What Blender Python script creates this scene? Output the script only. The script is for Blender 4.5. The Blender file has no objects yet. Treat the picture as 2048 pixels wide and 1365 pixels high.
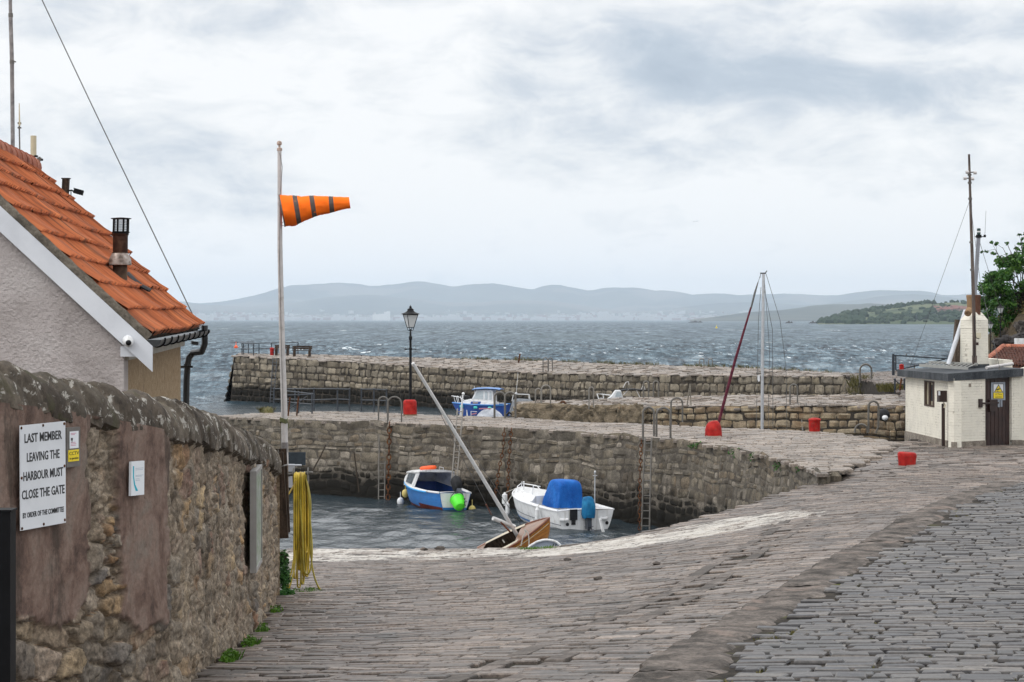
import bpy, bmesh, math, random
import numpy as np
from mathutils import Vector, Matrix, noise
from mathutils.geometry import delaunay_2d_cdt
R = math.radians
rnd = random.Random(11)
rng = np.random.default_rng(11)
C = bpy.context.scene.collection
SC = bpy.context.scene
F = 4600.0      # focal length of the photograph in its own pixels
HC = 6.4        # eye height above the water

def W(px, py, Y):
    """world point seen at photo pixel (px,py) at distance Y"""
    return Vector(((px - 1024) * Y / F, Y, HC - (py - 640) * Y / F))
def G(px, py, h):
    """world point seen at photo pixel on the level h below the eye"""
    return W(px, py, F * h / (py - 640))

# ------------------------------------------------------------------ camera, sky, sun, exposure
cam = bpy.data.cameras.new('camera')
cam.sensor_width = 36
cam.lens = F * 36 / 2048
cam.shift_y = -(682.5 - 640) / 2048
cam.clip_start = 0.5
cam.clip_end = 120000
camo = bpy.data.objects.new('camera', cam)
C.objects.link(camo)
camo.location = (0, 0, HC)
camo.rotation_euler = (R(90), 0, 0)
SC.camera = camo

SUN_EL, SUN_AZ = R(48), R(-115)   # azimuth from +Y towards +X; negative is the left
world = bpy.data.worlds.new('World')
SC.world = world
world.use_nodes = True
def build_world():
    nt = world.node_tree
    nt.nodes.clear()
    L = nt.links.new
    def nd(t, **k):
        n = nt.nodes.new(t)
        for a, b in k.items(): setattr(n, a, b)
        return n
    def mth(op, a, b=None, c=None):
        n = nd('ShaderNodeMath', operation=op)
        for i, x in enumerate((a, b, c)):
            if x is None: continue
            if isinstance(x, (int, float)): n.inputs[i].default_value = x
            else: L(x, n.inputs[i])
        return n.outputs[0]
    out = nd('ShaderNodeOutputWorld'); bg = nd('ShaderNodeBackground')
    bg.inputs['Strength'].default_value = 0.14
    L(bg.outputs[0], out.inputs[0])
    sky = nd('ShaderNodeTexSky', sky_type='NISHITA', sun_disc=False)
    sky.sun_elevation = SUN_EL; sky.sun_rotation = SUN_AZ
    sky.air_density = 1.0; sky.dust_density = 2.0
    tc = nd('ShaderNodeTexCoord'); sp = nd('ShaderNodeSeparateXYZ')
    L(tc.outputs['Generated'], sp.inputs[0])
    az = mth('ARCTAN2', sp.outputs[0], sp.outputs[1])
    el = mth('ARCSINE', sp.outputs[2])
    def cloud(sa, se, scale, detail, rough, dist, seed):
        cb = nd('ShaderNodeCombineXYZ')
        L(mth('MULTIPLY', az, sa), cb.inputs[0]); L(mth('MULTIPLY', el, se), cb.inputs[1]); cb.inputs[2].default_value = seed
        n = nd('ShaderNodeTexNoise'); n.inputs['Scale'].default_value = scale
        n.inputs['Detail'].default_value = detail; n.inputs['Roughness'].default_value = rough
        n.inputs['Distortion'].default_value = dist
        L(cb.outputs[0], n.inputs['Vector'])
        return n.outputs['Fac']
    n1 = cloud(1, 2.6, 9.0, 8, .55, .5, 3.1)
    n2 = cloud(1, 2.2, 23.0, 10, .62, .4, 9.7)
    v = mth('ADD', mth('MULTIPLY', n1, .56), mth('MULTIPLY', n2, .50))
    # individual cloud banks (px, py, half width, half height, amount; + is grey, - is white)
    banks = [(1250, 95, 420, 70, .15), (1750, 190, 420, 60, .12), (300, 70, 320, 35, .06), (900, 190, 320, 40, .08), (700, 420, 300, 30, .04), (1050, 250, 260, 45, .15), (1500, 160, 300, 60, .12), (1350, 300, 110, 30, .10),
             (350, 300, 280, 75, .11), (1650, 330, 140, 45, .07), (1850, 60, 300, 50, .12), (120, 20, 120, 30, .1),
             (1900, 370, 200, 60, .05), (450, 150, 420, 100, -.02), (1450, 420, 520, 75, -.13), (850, 360, 180, 70, -.06),
             (700, 480, 400, 40, -.05), (1000, 600, 2500, 45, -.09), (850, 60, 120, 90, -.05), (1000, 520, 1400, 40, -.04)]
    for (px, py, hw, hh, am) in banks:
        a0 = math.atan((px - 1024) / F); e0 = (640 - py) / F
        dx = mth('MULTIPLY', mth('SUBTRACT', az, a0), F / hw)
        dy = mth('MULTIPLY', mth('SUBTRACT', el, e0), F / hh)
        r2 = mth('ADD', mth('MULTIPLY', dx, dx), mth('MULTIPLY', dy, dy))
        g = mth('MULTIPLY', mth('POWER', 2.718, mth('MULTIPLY', r2, -1.0)), am)
        v = mth('ADD', v, g)
    rp = nd('ShaderNodeValToRGB')
    e = rp.color_ramp.elements
    e[0].position = .49; e[0].color = (6.05, 6.02, 6.0, 1)
    e[1].position = .90; e[1].color = (2.5, 2.9, 3.45, 1)
    m = e.new(.58); m.color = (5.25, 5.33, 5.42, 1)
    m = e.new(.67); m.color = (4.0, 4.25, 4.6, 1)
    m = e.new(.76); m.color = (3.1, 3.5, 4.0, 1)
    L(v, rp.inputs[0])
    hi = nd('ShaderNodeMapRange', interpolation_type='SMOOTHSTEP')      # unseen sky overhead brightened to keep the ground lit
    L(el, hi.inputs[0]); hi.inputs[1].default_value = .16; hi.inputs[2].default_value = .6; hi.inputs[3].default_value = 1.; hi.inputs[4].default_value = 1.7
    vm = nd('ShaderNodeVectorMath', operation='SCALE'); L(rp.outputs[0], vm.inputs[0]); L(hi.outputs[0], vm.inputs['Scale'])
    mx = nd('ShaderNodeMix', data_type='RGBA'); mx.inputs[0].default_value = .93
    L(sky.outputs[0], mx.inputs[6]); L(vm.outputs[0], mx.inputs[7])
    L(mx.outputs[2], bg.inputs['Color'])
build_world()
sun = bpy.data.lights.new('sun', 'SUN'); sun.energy = .9; sun.angle = R(14); sun.color = (1, .96, .9)
suno = bpy.data.objects.new('sun', sun); C.objects.link(suno)
sd = Vector((math.sin(SUN_AZ) * math.cos(SUN_EL), math.cos(SUN_AZ) * math.cos(SUN_EL), math.sin(SUN_EL)))
suno.rotation_euler = sd.to_track_quat('Z', 'Y').to_euler()
suno.location = sd * 60
SC.view_settings.view_transform = 'Standard'
SC.view_settings.look = 'None'
SC.view_settings.exposure = 0.3
SC.view_settings.gamma = 1
SC.view_settings.use_curve_mapping = False
SC.cycles.max_bounces = 6
SC.cycles.volume_bounces = 3

# ------------------------------------------------------------------ mesh helpers
ORG = {}
class MB:
    def __init__(s): s.v = []; s.f = []; s.mi = []; s.m = 0
    def add(s, V, Fs):
        o = len(s.v)
        s.v.extend([(float(p[0]), float(p[1]), float(p[2])) for p in V])
        for f in Fs: s.f.append([int(i) + o for i in f]); s.mi.append(s.m)
        return o
    def addn(s, V, Fa):
        o = len(s.v)
        s.v.extend(map(tuple, np.asarray(V, float).tolist()))
        s.f.extend((np.asarray(Fa) + o).tolist()); s.mi.extend([s.m] * len(Fa))
        return o
    def box(s, c, size, M=None):
        x, y, z = [k / 2 for k in size]
        P = [Vector((a * x, b * y, d * z)) for d in (-1, 1) for (a, b) in ((-1, -1), (1, -1), (1, 1), (-1, 1))]
        if M is not None: P = [M @ p for p in P]
        c = Vector(c)
        s.add([p + c for p in P], [(0, 3, 2, 1), (4, 5, 6, 7), (0, 1, 5, 4), (1, 2, 6, 5), (2, 3, 7, 6), (3, 0, 4, 7)])
    def bar(s, p0, p1, w, h, up=(0, 0, 1)):
        p0 = Vector(p0); p1 = Vector(p1); d = (p1 - p0).normalized(); up = Vector(up)
        a = d.cross(up)
        if a.length < 1e-4: a = d.cross(Vector((1, 0, 0)))
        a.normalize(); b = a.cross(d)
        P = [q + a * (i * w / 2) + b * (j * h / 2) for q in (p0, p1) for (i, j) in ((-1, -1), (1, -1), (1, 1), (-1, 1))]
        s.add(P, [(0, 1, 2, 3), (7, 6, 5, 4), (0, 4, 5, 1), (1, 5, 6, 2), (2, 6, 7, 3), (3, 7, 4, 0)])
    def tube(s, pts, r, n=8, cap=True, closed=False):
        pts = [Vector(p) for p in pts]; k = len(pts)
        rs = r if isinstance(r, (list, tuple)) else [r] * k
        V = []; pa = None
        for i, p in enumerate(pts):
            if closed: d = pts[(i + 1) % k] - pts[i - 1]
            else: d = pts[min(i + 1, k - 1)] - pts[max(i - 1, 0)]
            d = d.normalized() if d.length > 1e-9 else Vector((0, 0, 1))
            if pa is None:
                a = d.cross(Vector((0, 0, 1)))
                if a.length < .05: a = d.cross(Vector((1, 0, 0)))
            else: a = pa - d * pa.dot(d)
            a.normalize(); pa = a; b = d.cross(a)
            for j in range(n):
                t = 2 * math.pi * j / n
                V.append(p + (a * math.cos(t) + b * math.sin(t)) * rs[i])
        Fs = []
        for i in range(k if closed else k - 1):
            for j in range(n):
                i2 = (i + 1) % k
                Fs.append((i * n + j, i * n + (j + 1) % n, i2 * n + (j + 1) % n, i2 * n + j))
        if cap and not closed:
            Fs.append(tuple(range(n))[::-1]); Fs.append(tuple((k - 1) * n + j for j in range(n)))
        s.add(V, Fs)
    def lathe(s, prof, base=(0, 0, 0), n=16, M=None, a0=0):
        base = Vector(base); V = []; k = len(prof)
        for (r, z) in prof:
            for j in range(n):
                t = a0 + 2 * math.pi * j / n
                p = Vector((r * math.cos(t), r * math.sin(t), z))
                V.append(base + (M @ p if M is not None else p))
        Fs = [(i * n + j, i * n + (j + 1) % n, (i + 1) * n + (j + 1) % n, (i + 1) * n + j) for i in range(k - 1) for j in range(n)]
        if prof[0][0] > 1e-4: Fs.append(tuple(range(n))[::-1])
        if prof[-1][0] > 1e-4: Fs.append(tuple((k - 1) * n + j for j in range(n)))
        s.add(V, Fs)
    def grid(s, P, mat=None, closeu=False):
        nu = len(P); nv = len(P[0]); V = [p for row in P for p in row]; o = len(s.v)
        s.v.extend([(float(p[0]), float(p[1]), float(p[2])) for p in V])
        for i in range(nu if closeu else nu - 1):
            for j in range(nv - 1):
                i2 = (i + 1) % nu
                s.f.append([o + i * nv + j, o + i2 * nv + j, o + i2 * nv + j + 1, o + i * nv + j + 1])
                s.mi.append(s.m if mat is None else mat(i, j))
        return o
    def poly(s, pts): s.add(pts, [tuple(range(len(pts)))])
    def prism(s, pts, ex):
        pts = [Vector(p) for p in pts]; ex = Vector(ex); n = len(pts)
        s.add(pts + [p + ex for p in pts], [tuple(range(n))[::-1], tuple(range(n, 2 * n))] + [(i, (i + 1) % n, n + (i + 1) % n, n + i) for i in range(n)])
    def blob(s, c, r, sub=2, amp=.15, fr=2., seed=0, sq=None):
        bm = bmesh.new(); bmesh.ops.create_icosphere(bm, subdivisions=sub, radius=1)
        c = Vector(c); r = Vector(r) if hasattr(r, '__len__') else Vector((r, r, r))
        V = []
        for v in bm.verts:
            p = v.co.normalized()
            if sq: p = Vector([math.copysign(abs(k) ** sq, k) for k in p])
            k = 1 + amp * (noise.fractal(p * fr + Vector((seed * 7.3, seed, 0)), .85, 2.1, 5) if sub > 3 else noise.noise(p * fr + Vector((seed * 7.3, seed, 0))))
            V.append(c + Vector((p.x * r.x, p.y * r.y, p.z * r.z)) * k)
        Fs = [[v.index for v in f.verts] for f in bm.faces]; bm.free()
        s.add(V, Fs)
    def build(s, name, mats, parent=None, local=False, smooth=35, origin=None, attr=None):
        if not isinstance(mats, (list, tuple)): mats = [mats]
        V = np.array(s.v, float).reshape(-1, 3)
        loc = Vector((0, 0, 0))
        if parent is None:
            if not local:
                if origin is None: origin = Vector(((V[:, 0].min() + V[:, 0].max()) / 2, (V[:, 1].min() + V[:, 1].max()) / 2, V[:, 2].min()))
                loc = Vector(origin)
        elif not local: loc = ORG[parent.name]
        V = V - np.array(loc)
        me = bpy.data.meshes.new(name)
        me.from_pydata(V.tolist(), [], s.f)
        for m in mats: me.materials.append(m)
        if len(mats) > 1: me.polygons.foreach_set('material_index', s.mi)
        if smooth:
            me.shade_smooth(); me.set_sharp_from_angle(angle=R(smooth))
        if attr:
            for k, arr in attr.items():
                ca = me.color_attributes.new(k, 'FLOAT_COLOR', 'POINT')
                A = np.ones((len(V), 4)); arr = np.asarray(arr, float)
                if arr.ndim == 1: arr = np.stack([arr] * 3, 1)
                A[:, :3] = arr
                ca.data.foreach_set('color', A.ravel())
        me.update()
        o = bpy.data.objects.new(name, me); C.objects.link(o)
        if parent is None:
            o.location = loc; ORG[o.name] = loc
        else:
            o.parent = parent; ORG[o.name] = ORG[parent.name]
        return o

def tag(o, label, cat, group=None, kind=None):
    if label: o['label'] = label
    if cat: o['category'] = cat
    if group: o['group'] = group
    if kind: o['kind'] = kind
    return o
def thing(name, label, cat, loc=(0, 0, 0), rot=(0, 0, 0), group=None):
    o = bpy.data.objects.new(name, None); C.objects.link(o)
    o.empty_display_size = .2
    o.location = loc; o.rotation_euler = rot; ORG[o.name] = Vector(loc)
    return tag(o, label, cat, group)
def struct(o): o['kind'] = 'structure'; return o
def copy_tree(o, parent=None, loc=None, label=None):
    c = o.copy(); C.objects.link(c); c.parent = parent
    if loc is not None: c.location = loc
    if label: c['label'] = label
    for ch in list(o.children): copy_tree(ch, c)
    return c

# ------------------------------------------------------------------ materials
def ramp_cols(rp, cols, a=.3, b=.7):
    e = rp.color_ramp.elements
    n = len(cols)
    while len(e) < n: e.new(.5)
    for i, c in enumerate(cols):
        e[i].position = a + (b - a) * (i / max(1, n - 1)); e[i].color = (*c, 1)
class NT:
    def __init__(s, name):
        s.m = bpy.data.materials.new(name); s.m.use_nodes = True
        s.t = s.m.node_tree; s.t.nodes.clear()
        s.out = s.n('ShaderNodeOutputMaterial'); s.b = s.n('ShaderNodeBsdfPrincipled')
        s.l(s.b.outputs[0], s.out.inputs[0])
    def n(s, t, **k):
        x = s.t.nodes.new(t)
        for a, b in k.items(): setattr(x, a, b)
        return x
    def l(s, a, b): s.t.links.new(a, b)
    def set(s, inp, v):
        if hasattr(v, 'is_output'): s.l(v, inp)
        else: inp.default_value = v
    def math(s, op, a, b=0., clamp=False):
        x = s.n('ShaderNodeMath', operation=op, use_clamp=clamp); s.set(x.inputs[0], a); s.set(x.inputs[1], b); return x.outputs[0]
    def mix(s, f, a, b, bt='MIX'):
        x = s.n('ShaderNodeMix', data_type='RGBA', blend_type=bt)
        s.set(x.inputs[0], f); s.set(x.inputs[6], (*a, 1) if isinstance(a, tuple) else a); s.set(x.inputs[7], (*b, 1) if isinstance(b, tuple) else b)
        return x.outputs[2]
    def noise(s, vec, scale, detail=5, rough=.55, dist=0., stretch=None):
        if stretch:
            mp = s.n('ShaderNodeMapping'); s.l(vec, mp.inputs[0]); mp.inputs['Scale'].default_value = stretch; vec = mp.outputs[0]
        x = s.n('ShaderNodeTexNoise'); s.l(vec, x.inputs['Vector']); x.inputs['Scale'].default_value = scale
        x.inputs['Detail'].default_value = detail; x.inputs['Roughness'].default_value = rough; x.inputs['Distortion'].default_value = dist
        return x.outputs['Fac']
    def ramp(s, f, cols, a=.35, b=.65):
        rp = s.n('ShaderNodeValToRGB'); s.set(rp.inputs[0], f); ramp_cols(rp, cols, a, b); return rp.outputs[0]
    def step(s, f, a, b):
        x = s.n('ShaderNodeMapRange', interpolation_type='SMOOTHSTEP'); s.set(x.inputs[0], f)
        x.inputs[1].default_value = a; x.inputs[2].default_value = b; return x.outputs[0]
    def obj(s): return s.n('ShaderNodeTexCoord').outputs['Object']
    def pos(s): return s.n('ShaderNodeNewGeometry').outputs['Position']
    def island(s): return s.n('ShaderNodeNewGeometry').outputs['Random Per Island']
    def attr(s, name): return s.n('ShaderNodeVertexColor', layer_name=name).outputs[0]
    def bump(s, h, strength, dist):
        x = s.n('ShaderNodeBump'); s.l(h, x.inputs['Height']); x.inputs['Strength'].default_value = strength; x.inputs['Distance'].default_value = dist
        s.l(x.outputs[0], s.b.inputs['Normal'])
    def sep(s, v):
        x = s.n('ShaderNodeSeparateXYZ'); s.l(v, x.inputs[0]); return x.outputs
    def done(s, col, rough=.6, metal=0., spec=None):
        s.set(s.b.inputs['Base Color'], (*col, 1) if isinstance(col, tuple) else col)
        s.set(s.b.inputs['Roughness'], rough); s.set(s.b.inputs['Metallic'], metal)
        if spec is None and isinstance(rough, float) and rough > .52: spec = .15
        if spec is not None: s.b.inputs['Specular IOR Level'].default_value = spec
        return s.m

def surf(name, cols, scale=4., rough=.6, bump=.15, bscale=40., bdist=.01, metal=0., stretch=None, island=False, grime=None,
         wet=None, spec=None, world=False, detail=6, streak=None, grain=True):
    t = NT(name); v = t.pos() if world else t.obj()
    nz = t.noise(v, scale, detail, .6, .2, stretch)
    if island:
        c = t.ramp(t.island(), cols, 0, 1)
        c = t.mix(1., c, t.ramp(nz, [(.5, .5, .5), (1.35, 1.33, 1.3)], .3, .7), 'MULTIPLY')
    else: c = t.ramp(nz, cols)
    if grain and rough > .6:                               # grain
        c = t.mix(1., c, t.ramp(t.noise(v, max(22., scale * 7), 5, .75), [(.5, .5, .5), (1.45, 1.45, 1.45)], .3, .7), 'MULTIPLY')
    if streak:                                   # vertical run-off stains with a shape of their own
        c = t.mix(t.math('MULTIPLY', t.step(t.noise(v, 1., 5, .6, .3, streak[1]), .52, .68), streak[2]), c, streak[0])
    if grime:
        g = t.step(t.noise(v, grime[1], 6, .65, .4), grime[2], grime[2] + .12)
        c = t.mix(t.math('MULTIPLY', g, grime[3] if len(grime) > 3 else .85), c, grime[0])
    r = rough
    if wet:
        z = t.sep(t.pos())[2]
        k = t.step(t.math('ADD', z, t.math('MULTIPLY', t.math('SUBTRACT', t.noise(t.pos(), 1.3, 4, .6), .5), wet[2])), wet[1], wet[0])
        c = t.mix(k, c, wet[3])
    if bump: t.bump(t.noise(v, bscale, 6, .65), bump, bdist)
    return t.done(c, r, metal, spec)

def setts_mat(name, cols, moss, world_scale=1., rough=(.35, .7), stain=None, dark=(.03, .03, .028)):
    t = NT(name); v = t.pos()
    c = t.ramp(t.island(), cols, 0, 1)
    big = t.noise(v, .35, 5, .6, .3)
    c = t.mix(1., c, t.ramp(big, [(.72, .70, .69), (1.0, .98, .96), (1.16, 1.1, 1.06)], .3, .7), 'MULTIPLY')
    c = t.mix(1., c, t.ramp(t.noise(v, 22., 6, .7), [(.35, .35, .35), (1.6, 1.6, 1.6)], .3, .7), 'MULTIPLY')
    c = t.mix(t.math('MULTIPLY', t.step(t.noise(v, 1.1, 6, .7, .5), .55, .66), .55), c, dark)
    if stain:
        a = t.sep(t.attr('stain'))[0]
        k = t.step(t.math('ADD', t.math('MULTIPLY', a, .45), t.noise(v, 1.5, 10, .82, .8)), .85, 1.0)
        c = t.mix(t.math('MULTIPLY', k, .85), c, stain)
    t.bump(t.noise(v, 60., 5, .7), .35, .006)
    r = t.n('ShaderNodeMapRange'); t.l(t.noise(v, 5., 4, .6), r.inputs[0]); r.inputs[3].default_value = rough[0]; r.inputs[4].default_value = rough[1]
    return t.done(c, r.outputs[0], 0, .45)

def simple(name, col, rough=.5, metal=0., var=.12, bump=.05, scale=6., grime=None, spec=None, bscale=60., bdist=.004):
    lo = tuple(max(0, k * (1 - var)) for k in col); hi = tuple(min(1, k * (1 + var)) for k in col)
    return surf(name, [lo, col, hi], scale, rough, bump, bscale, bdist, metal, None, False, grime, None, spec, grain=False)

M = {}
M['black_paint'] = simple('black_paint', (.010, .0105, .012), .53, 0, .3, .1)
M['navy_iron'] = simple('navy_iron', (.026, .034, .046), .45, 0, .3, .1, grime=((.09, .05, .03), 9, .62, .5))
M['galv'] = simple('galvanised_steel', (.13, .122, .11), .5, .3, .2, .1, grime=((.09, .06, .04), 7, .6, .6))
M['post_black'] = simple('post_black', (.004, .004, .005), .6, 0, .3, .1)
M['galv_white'] = simple('painted_pole', (.52, .50, .49), .45, .1, .1, .06, 12, grime=((.2, .15, .11), 5, .6, .5))
M['rust'] = surf('rusty_iron', [(.03, .015, .01), (.09, .035, .015), (.15, .06, .02)], 9, .8, .4, 50, .006)
M['red_paint'] = surf('red_paint', [(.22, .012, .010), (.36, .016, .013), (.44, .026, .02)], 5, .6, .4, 26, .012, grime=((.2, .06, .045), 6, .56, .65))
M['white_gel'] = surf('white_gelcoat', [(.6, .61, .62), (.7, .71, .72), (.74, .75, .76)], 4, .35, .03, 30, .003, grime=((.36, .34, .3), 3, .6, .45), streak=((.3, .28, .23), (9, 9, .8), .45))
M['white_paint'] = simple('white_paint', (.7, .71, .73), .5, 0, .05, .05)
M['blue_gel'] = simple('blue_gelcoat', (.02, .16, .46), .35, 0, .15, .05, 4)
M['navy_gel'] = simple('deep_blue_gelcoat', (.012, .065, .3), .35, 0, .15, .05, 4)
M['antifoul'] = simple('red_antifouling', (.11, .022, .016), .7, 0, .25, .1)
M['glass_dark'] = simple('smoked_pane', (.09, .11, .13), .08, 0, .2, .0, spec=.6)
M['glass_pale'] = simple('pale_pane', (.42, .47, .5), .12, 0, .1, .0, spec=.6)
M['rubber'] = simple('black_rubber', (.02, .02, .022), .55, 0, .3, .1)
M['orange_cloth'] = simple('orange_cloth', (.95, .17, .012), .75, 0, .08, .15, 3, bscale=90)
M['orange_plastic'] = simple('orange_plastic', (.8, .1, .015), .45, 0, .1, .03)
M['yellow_paint'] = simple('yellow_sheet', (.80, .62, .02), .5, 0, .05, .02)
M['letter_black'] = simple('black_lettering', (.015, .015, .017), .5, 0, .2, .0)
M['silver'] = simple('silver_alloy', (.5, .51, .53), .35, .5, .1, .05, 8)
M['wire'] = simple('steel_wire', (.1, .1, .1), .5, .5, .2, .0)
M['cream_plastic'] = simple('cream_plastic', (.5, .45, .31), .5, 0, .08, .05)
M['dark_wood'] = surf('dark_timber', [(.02, .014, .01), (.045, .03, .021), (.075, .052, .038)], 3, .75, .5, 14, .01, stretch=(6, 6, .8))
M['grey_wood'] = surf('grey_timber', [(.11, .095, .075), (.2, .18, .15), (.27, .25, .2)], 3, .8, .4, 16, .008, stretch=(6, 6, .8))
M['brown_paint'] = simple('brown_paint', (.028, .012, .01), .45, 0, .3, .15, bscale=20)
M['brick'] = None
M['stuff_leaf'] = None
def leaf_mat(name, cols, rough=.55):
    t = NT(name)
    c = t.ramp(t.island(), cols, 0, 1)
    c = t.mix(1., c, t.ramp(t.noise(t.obj(), 1.2, 3), [(.7, .7, .7), (1.25, 1.25, 1.2)], .35, .65), 'MULTIPLY')
    t.done(c, rough, 0, .3)
    t.b.inputs['Subsurface Weight'].default_value = 0
    tr = t.n('ShaderNodeBsdfTranslucent'); t.l(c, tr.inputs[0])
    ms = t.n('ShaderNodeMixShader'); ms.inputs[0].default_value = .3
    t.l(t.b.outputs[0], ms.inputs[1]); t.l(tr.outputs[0], ms.inputs[2]); t.l(ms.outputs[0], t.out.inputs[0])
    return t.m
M['leaf'] = leaf_mat('sycamore_leaf', [(.018, .06, .012), (.03, .095, .016), (.05, .14, .022), (.1, .2, .03)])
M['ivy'] = leaf_mat('ivy_leaf', [(.02, .07, .015), (.035, .12, .02), (.06, .18, .03)])
M['grass'] = leaf_mat('grass_blade', [(.05, .12, .015), (.09, .2, .02), (.13, .26, .03)])
M['dry_grass'] = leaf_mat('dry_grass_blade', [(.07, .07, .02), (.13, .12, .04), (.2, .17, .07)])
M['scrub'] = leaf_mat('scrub_leaf', [(.035, .028, .012), (.07, .055, .02), (.09, .085, .025), (.13, .1, .045)])
# ------------------------------------------------------------------ ground form
def tps(pts):
    P = np.array(pts, float); n = len(P)
    def U(r2): return np.where(r2 > 1e-12, .5 * r2 * np.log(np.maximum(r2, 1e-12)), 0)
    d2 = ((P[:, None, :2] - P[None, :, :2]) ** 2).sum(2)
    K = U(d2) + np.eye(n) * 2.0
    A = np.zeros((n + 3, n + 3)); A[:n, :n] = K
    A[:n, n] = 1; A[:n, n + 1:] = P[:, :2]; A[n, :n] = 1; A[n + 1:, :n] = P[:, :2].T
    w = np.linalg.solve(A, np.concatenate([P[:, 2], [0, 0, 0]]))
    def f(x, y):
        x = np.asarray(x, float); y = np.asarray(y, float); sh = x.shape
        x = x.ravel(); y = y.ravel(); out = np.empty(len(x))
        for i in range(0, len(x), 40000):
            a = x[i:i + 40000]; b = y[i:i + 40000]
            d = (a[:, None] - P[None, :, 0]) ** 2 + (b[:, None] - P[None, :, 1]) ** 2
            out[i:i + 40000] = U(d) @ w[:n] + w[n] + w[n + 1] * a + w[n + 2] * b
        return out.reshape(sh)
    return f
def gp(l): return [tuple(G(*k)) for k in l]
# foot and top of the rubble wall: photo column, distance, foot depth, top depth (both below the eye)
WALL = [(-330, 16.0, 2.86, .22), (-150, 16.9, 2.92, .28), (0, 17.83, 3.02, .36), (83, 18.38, 3.08, .42), (180, 19.1, 3.14, .51), (275, 19.8, 3.2, .635),
        (330, 20.3, 3.26, .70), (370, 21.0, 3.32, .785), (420, 23.0, 3.42, .93), (470, 26.0, 3.68, 1.20), (510, 30.0, 3.98, 1.52), (540, 34.0, 4.2, 1.84), (553, 36.0, 4.32, 2.06)]
WP = np.array([((p - 1024) * Y / F, Y, HC - hf, HC - ht) for p, Y, hf, ht in WALL])
slip_pts = [tuple(r[:3]) for r in WP[2:]]
slip_pts += gp([(900, 1365, 3.2), (1300, 1365, 3.1), (600, 1180, 4.42), (600, 1097, 5.05), (900, 1096, 5.05), (1130, 1094, 5.0), (1240, 1075, 4.75), (1400, 1035, 4.45),
                (1500, 1010, 4.3), (1600, 975, 4.05), (1680, 945, 3.85), (900, 1200, 4.1), (1200, 1200, 3.88), (1500, 1240, 3.35), (1640, 1150, 3.46), (1800, 1060, 3.52), (1985, 985, 3.6),
                (1300, 1100, 4.3), (1813, 930, 3.74), (1908, 895, 3.7), (2040, 892, 3.7), (1560, 1040, 3.95)])
slip_pts += [(-14, 20, HC - 2.9), (-20, 40, HC - 4.0), (-12, 51, HC - 5.0), (3, 10, HC - 2.75), (-3, 10, HC - 2.85), (14, 30, HC - 3.4), (25, 45, HC - 3.5), (12.5, 73, 2.7), (20, 70, 2.7), (30, 68, 2.75),
             (18, 101, 2.55), (30, 100, 2.8), (21.5, 130, 3.15), (32, 130, 3.2), (45, 80, 3.0), (45, 140, 3.2)]
zslip = tps(slip_pts)
KERB = [(.2, 12.0), (.75, 16.5), (1.18, 19.7), (2.66, 25.7), (4.16, 31.1), (6.46, 38.3), (8.3, 43.5), (9.95, 47.6)]
KERB = [Vector(k) for k in KERB]
def zter(x, y):
    x = np.asarray(x, float); y = np.asarray(y, float)
    kx = np.interp(y, [k.y for k in KERB], [k.x for k in KERB])
    up = np.interp(y, [12, 20, 30, 43, 49], [.2, .22, .2, .24, .2])
    ty = np.clip((y - 44) / 12, 0, 1)
    zl = zslip(kx, y) + up + np.clip(x - kx, 0, 30) * .022
    return zl * (1 - ty) + np.maximum(zl, zslip(x, y) + .06) * ty
def inpoly(x, y, poly):
    x = np.asarray(x); y = np.asarray(y); ins = np.zeros(x.shape, bool); n = len(poly)
    for i in range(n):
        x1, y1 = poly[i][0], poly[i][1]; x2, y2 = poly[(i + 1) % n][0], poly[(i + 1) % n][1]
        if y1 == y2: continue
        c = ((y1 > y) != (y2 > y)) & (x < (x2 - x1) * (y - y1) / (y2 - y1) + x1)
        ins ^= c
    return ins
def sheet(mb, poly, sp, zf, drop=0.):
    pts = []
    n = len(poly)
    for i in range(n):
        a = Vector(poly[i][:2]); b = Vector(poly[(i + 1) % n][:2]); k = max(1, int((b - a).length / sp))
        for j in range(k): pts.append(a.lerp(b, j / k))
    nb = len(pts)
    xs = [p.x for p in pts]; ys = [p.y for p in pts]
    gx, gy = np.meshgrid(np.arange(min(xs) + sp / 2, max(xs), sp), np.arange(min(ys) + sp / 2, max(ys), sp))
    gx = gx.ravel() + rng.uniform(-.2, .2, gx.size) * sp; gy = gy.ravel() + rng.uniform(-.2, .2, gy.size) * sp
    k = inpoly(gx, gy, [tuple(p) for p in pts])
    allp = pts + [Vector((float(a), float(b))) for a, b in zip(gx[k], gy[k])]
    r = delaunay_2d_cdt(allp, [(i, (i + 1) % nb) for i in range(nb)], [], 1, 1e-4)
    V = np.array([(p.x, p.y) for p in r[0]])
    z = zf(V[:, 0], V[:, 1]) - drop
    mb.add(np.column_stack([V, z]), r[2])
def skirt(mb, path, zf, zb, drop=0., sp=1.):
    P = []
    for i in range(len(path) - 1):
        a = Vector(path[i][:2]); b = Vector(path[i + 1][:2]); k = max(1, int((b - a).length / sp))
        for j in range(k): P.append(a.lerp(b, j / k))
    P.append(Vector(path[-1][:2]))
    z = zf(np.array([p.x for p in P]), np.array([p.y for p in P])) - drop
    mb.grid([[(p.x, p.y, zz), (p.x, p.y, zb)] for p, zz in zip(P, z)])
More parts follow.
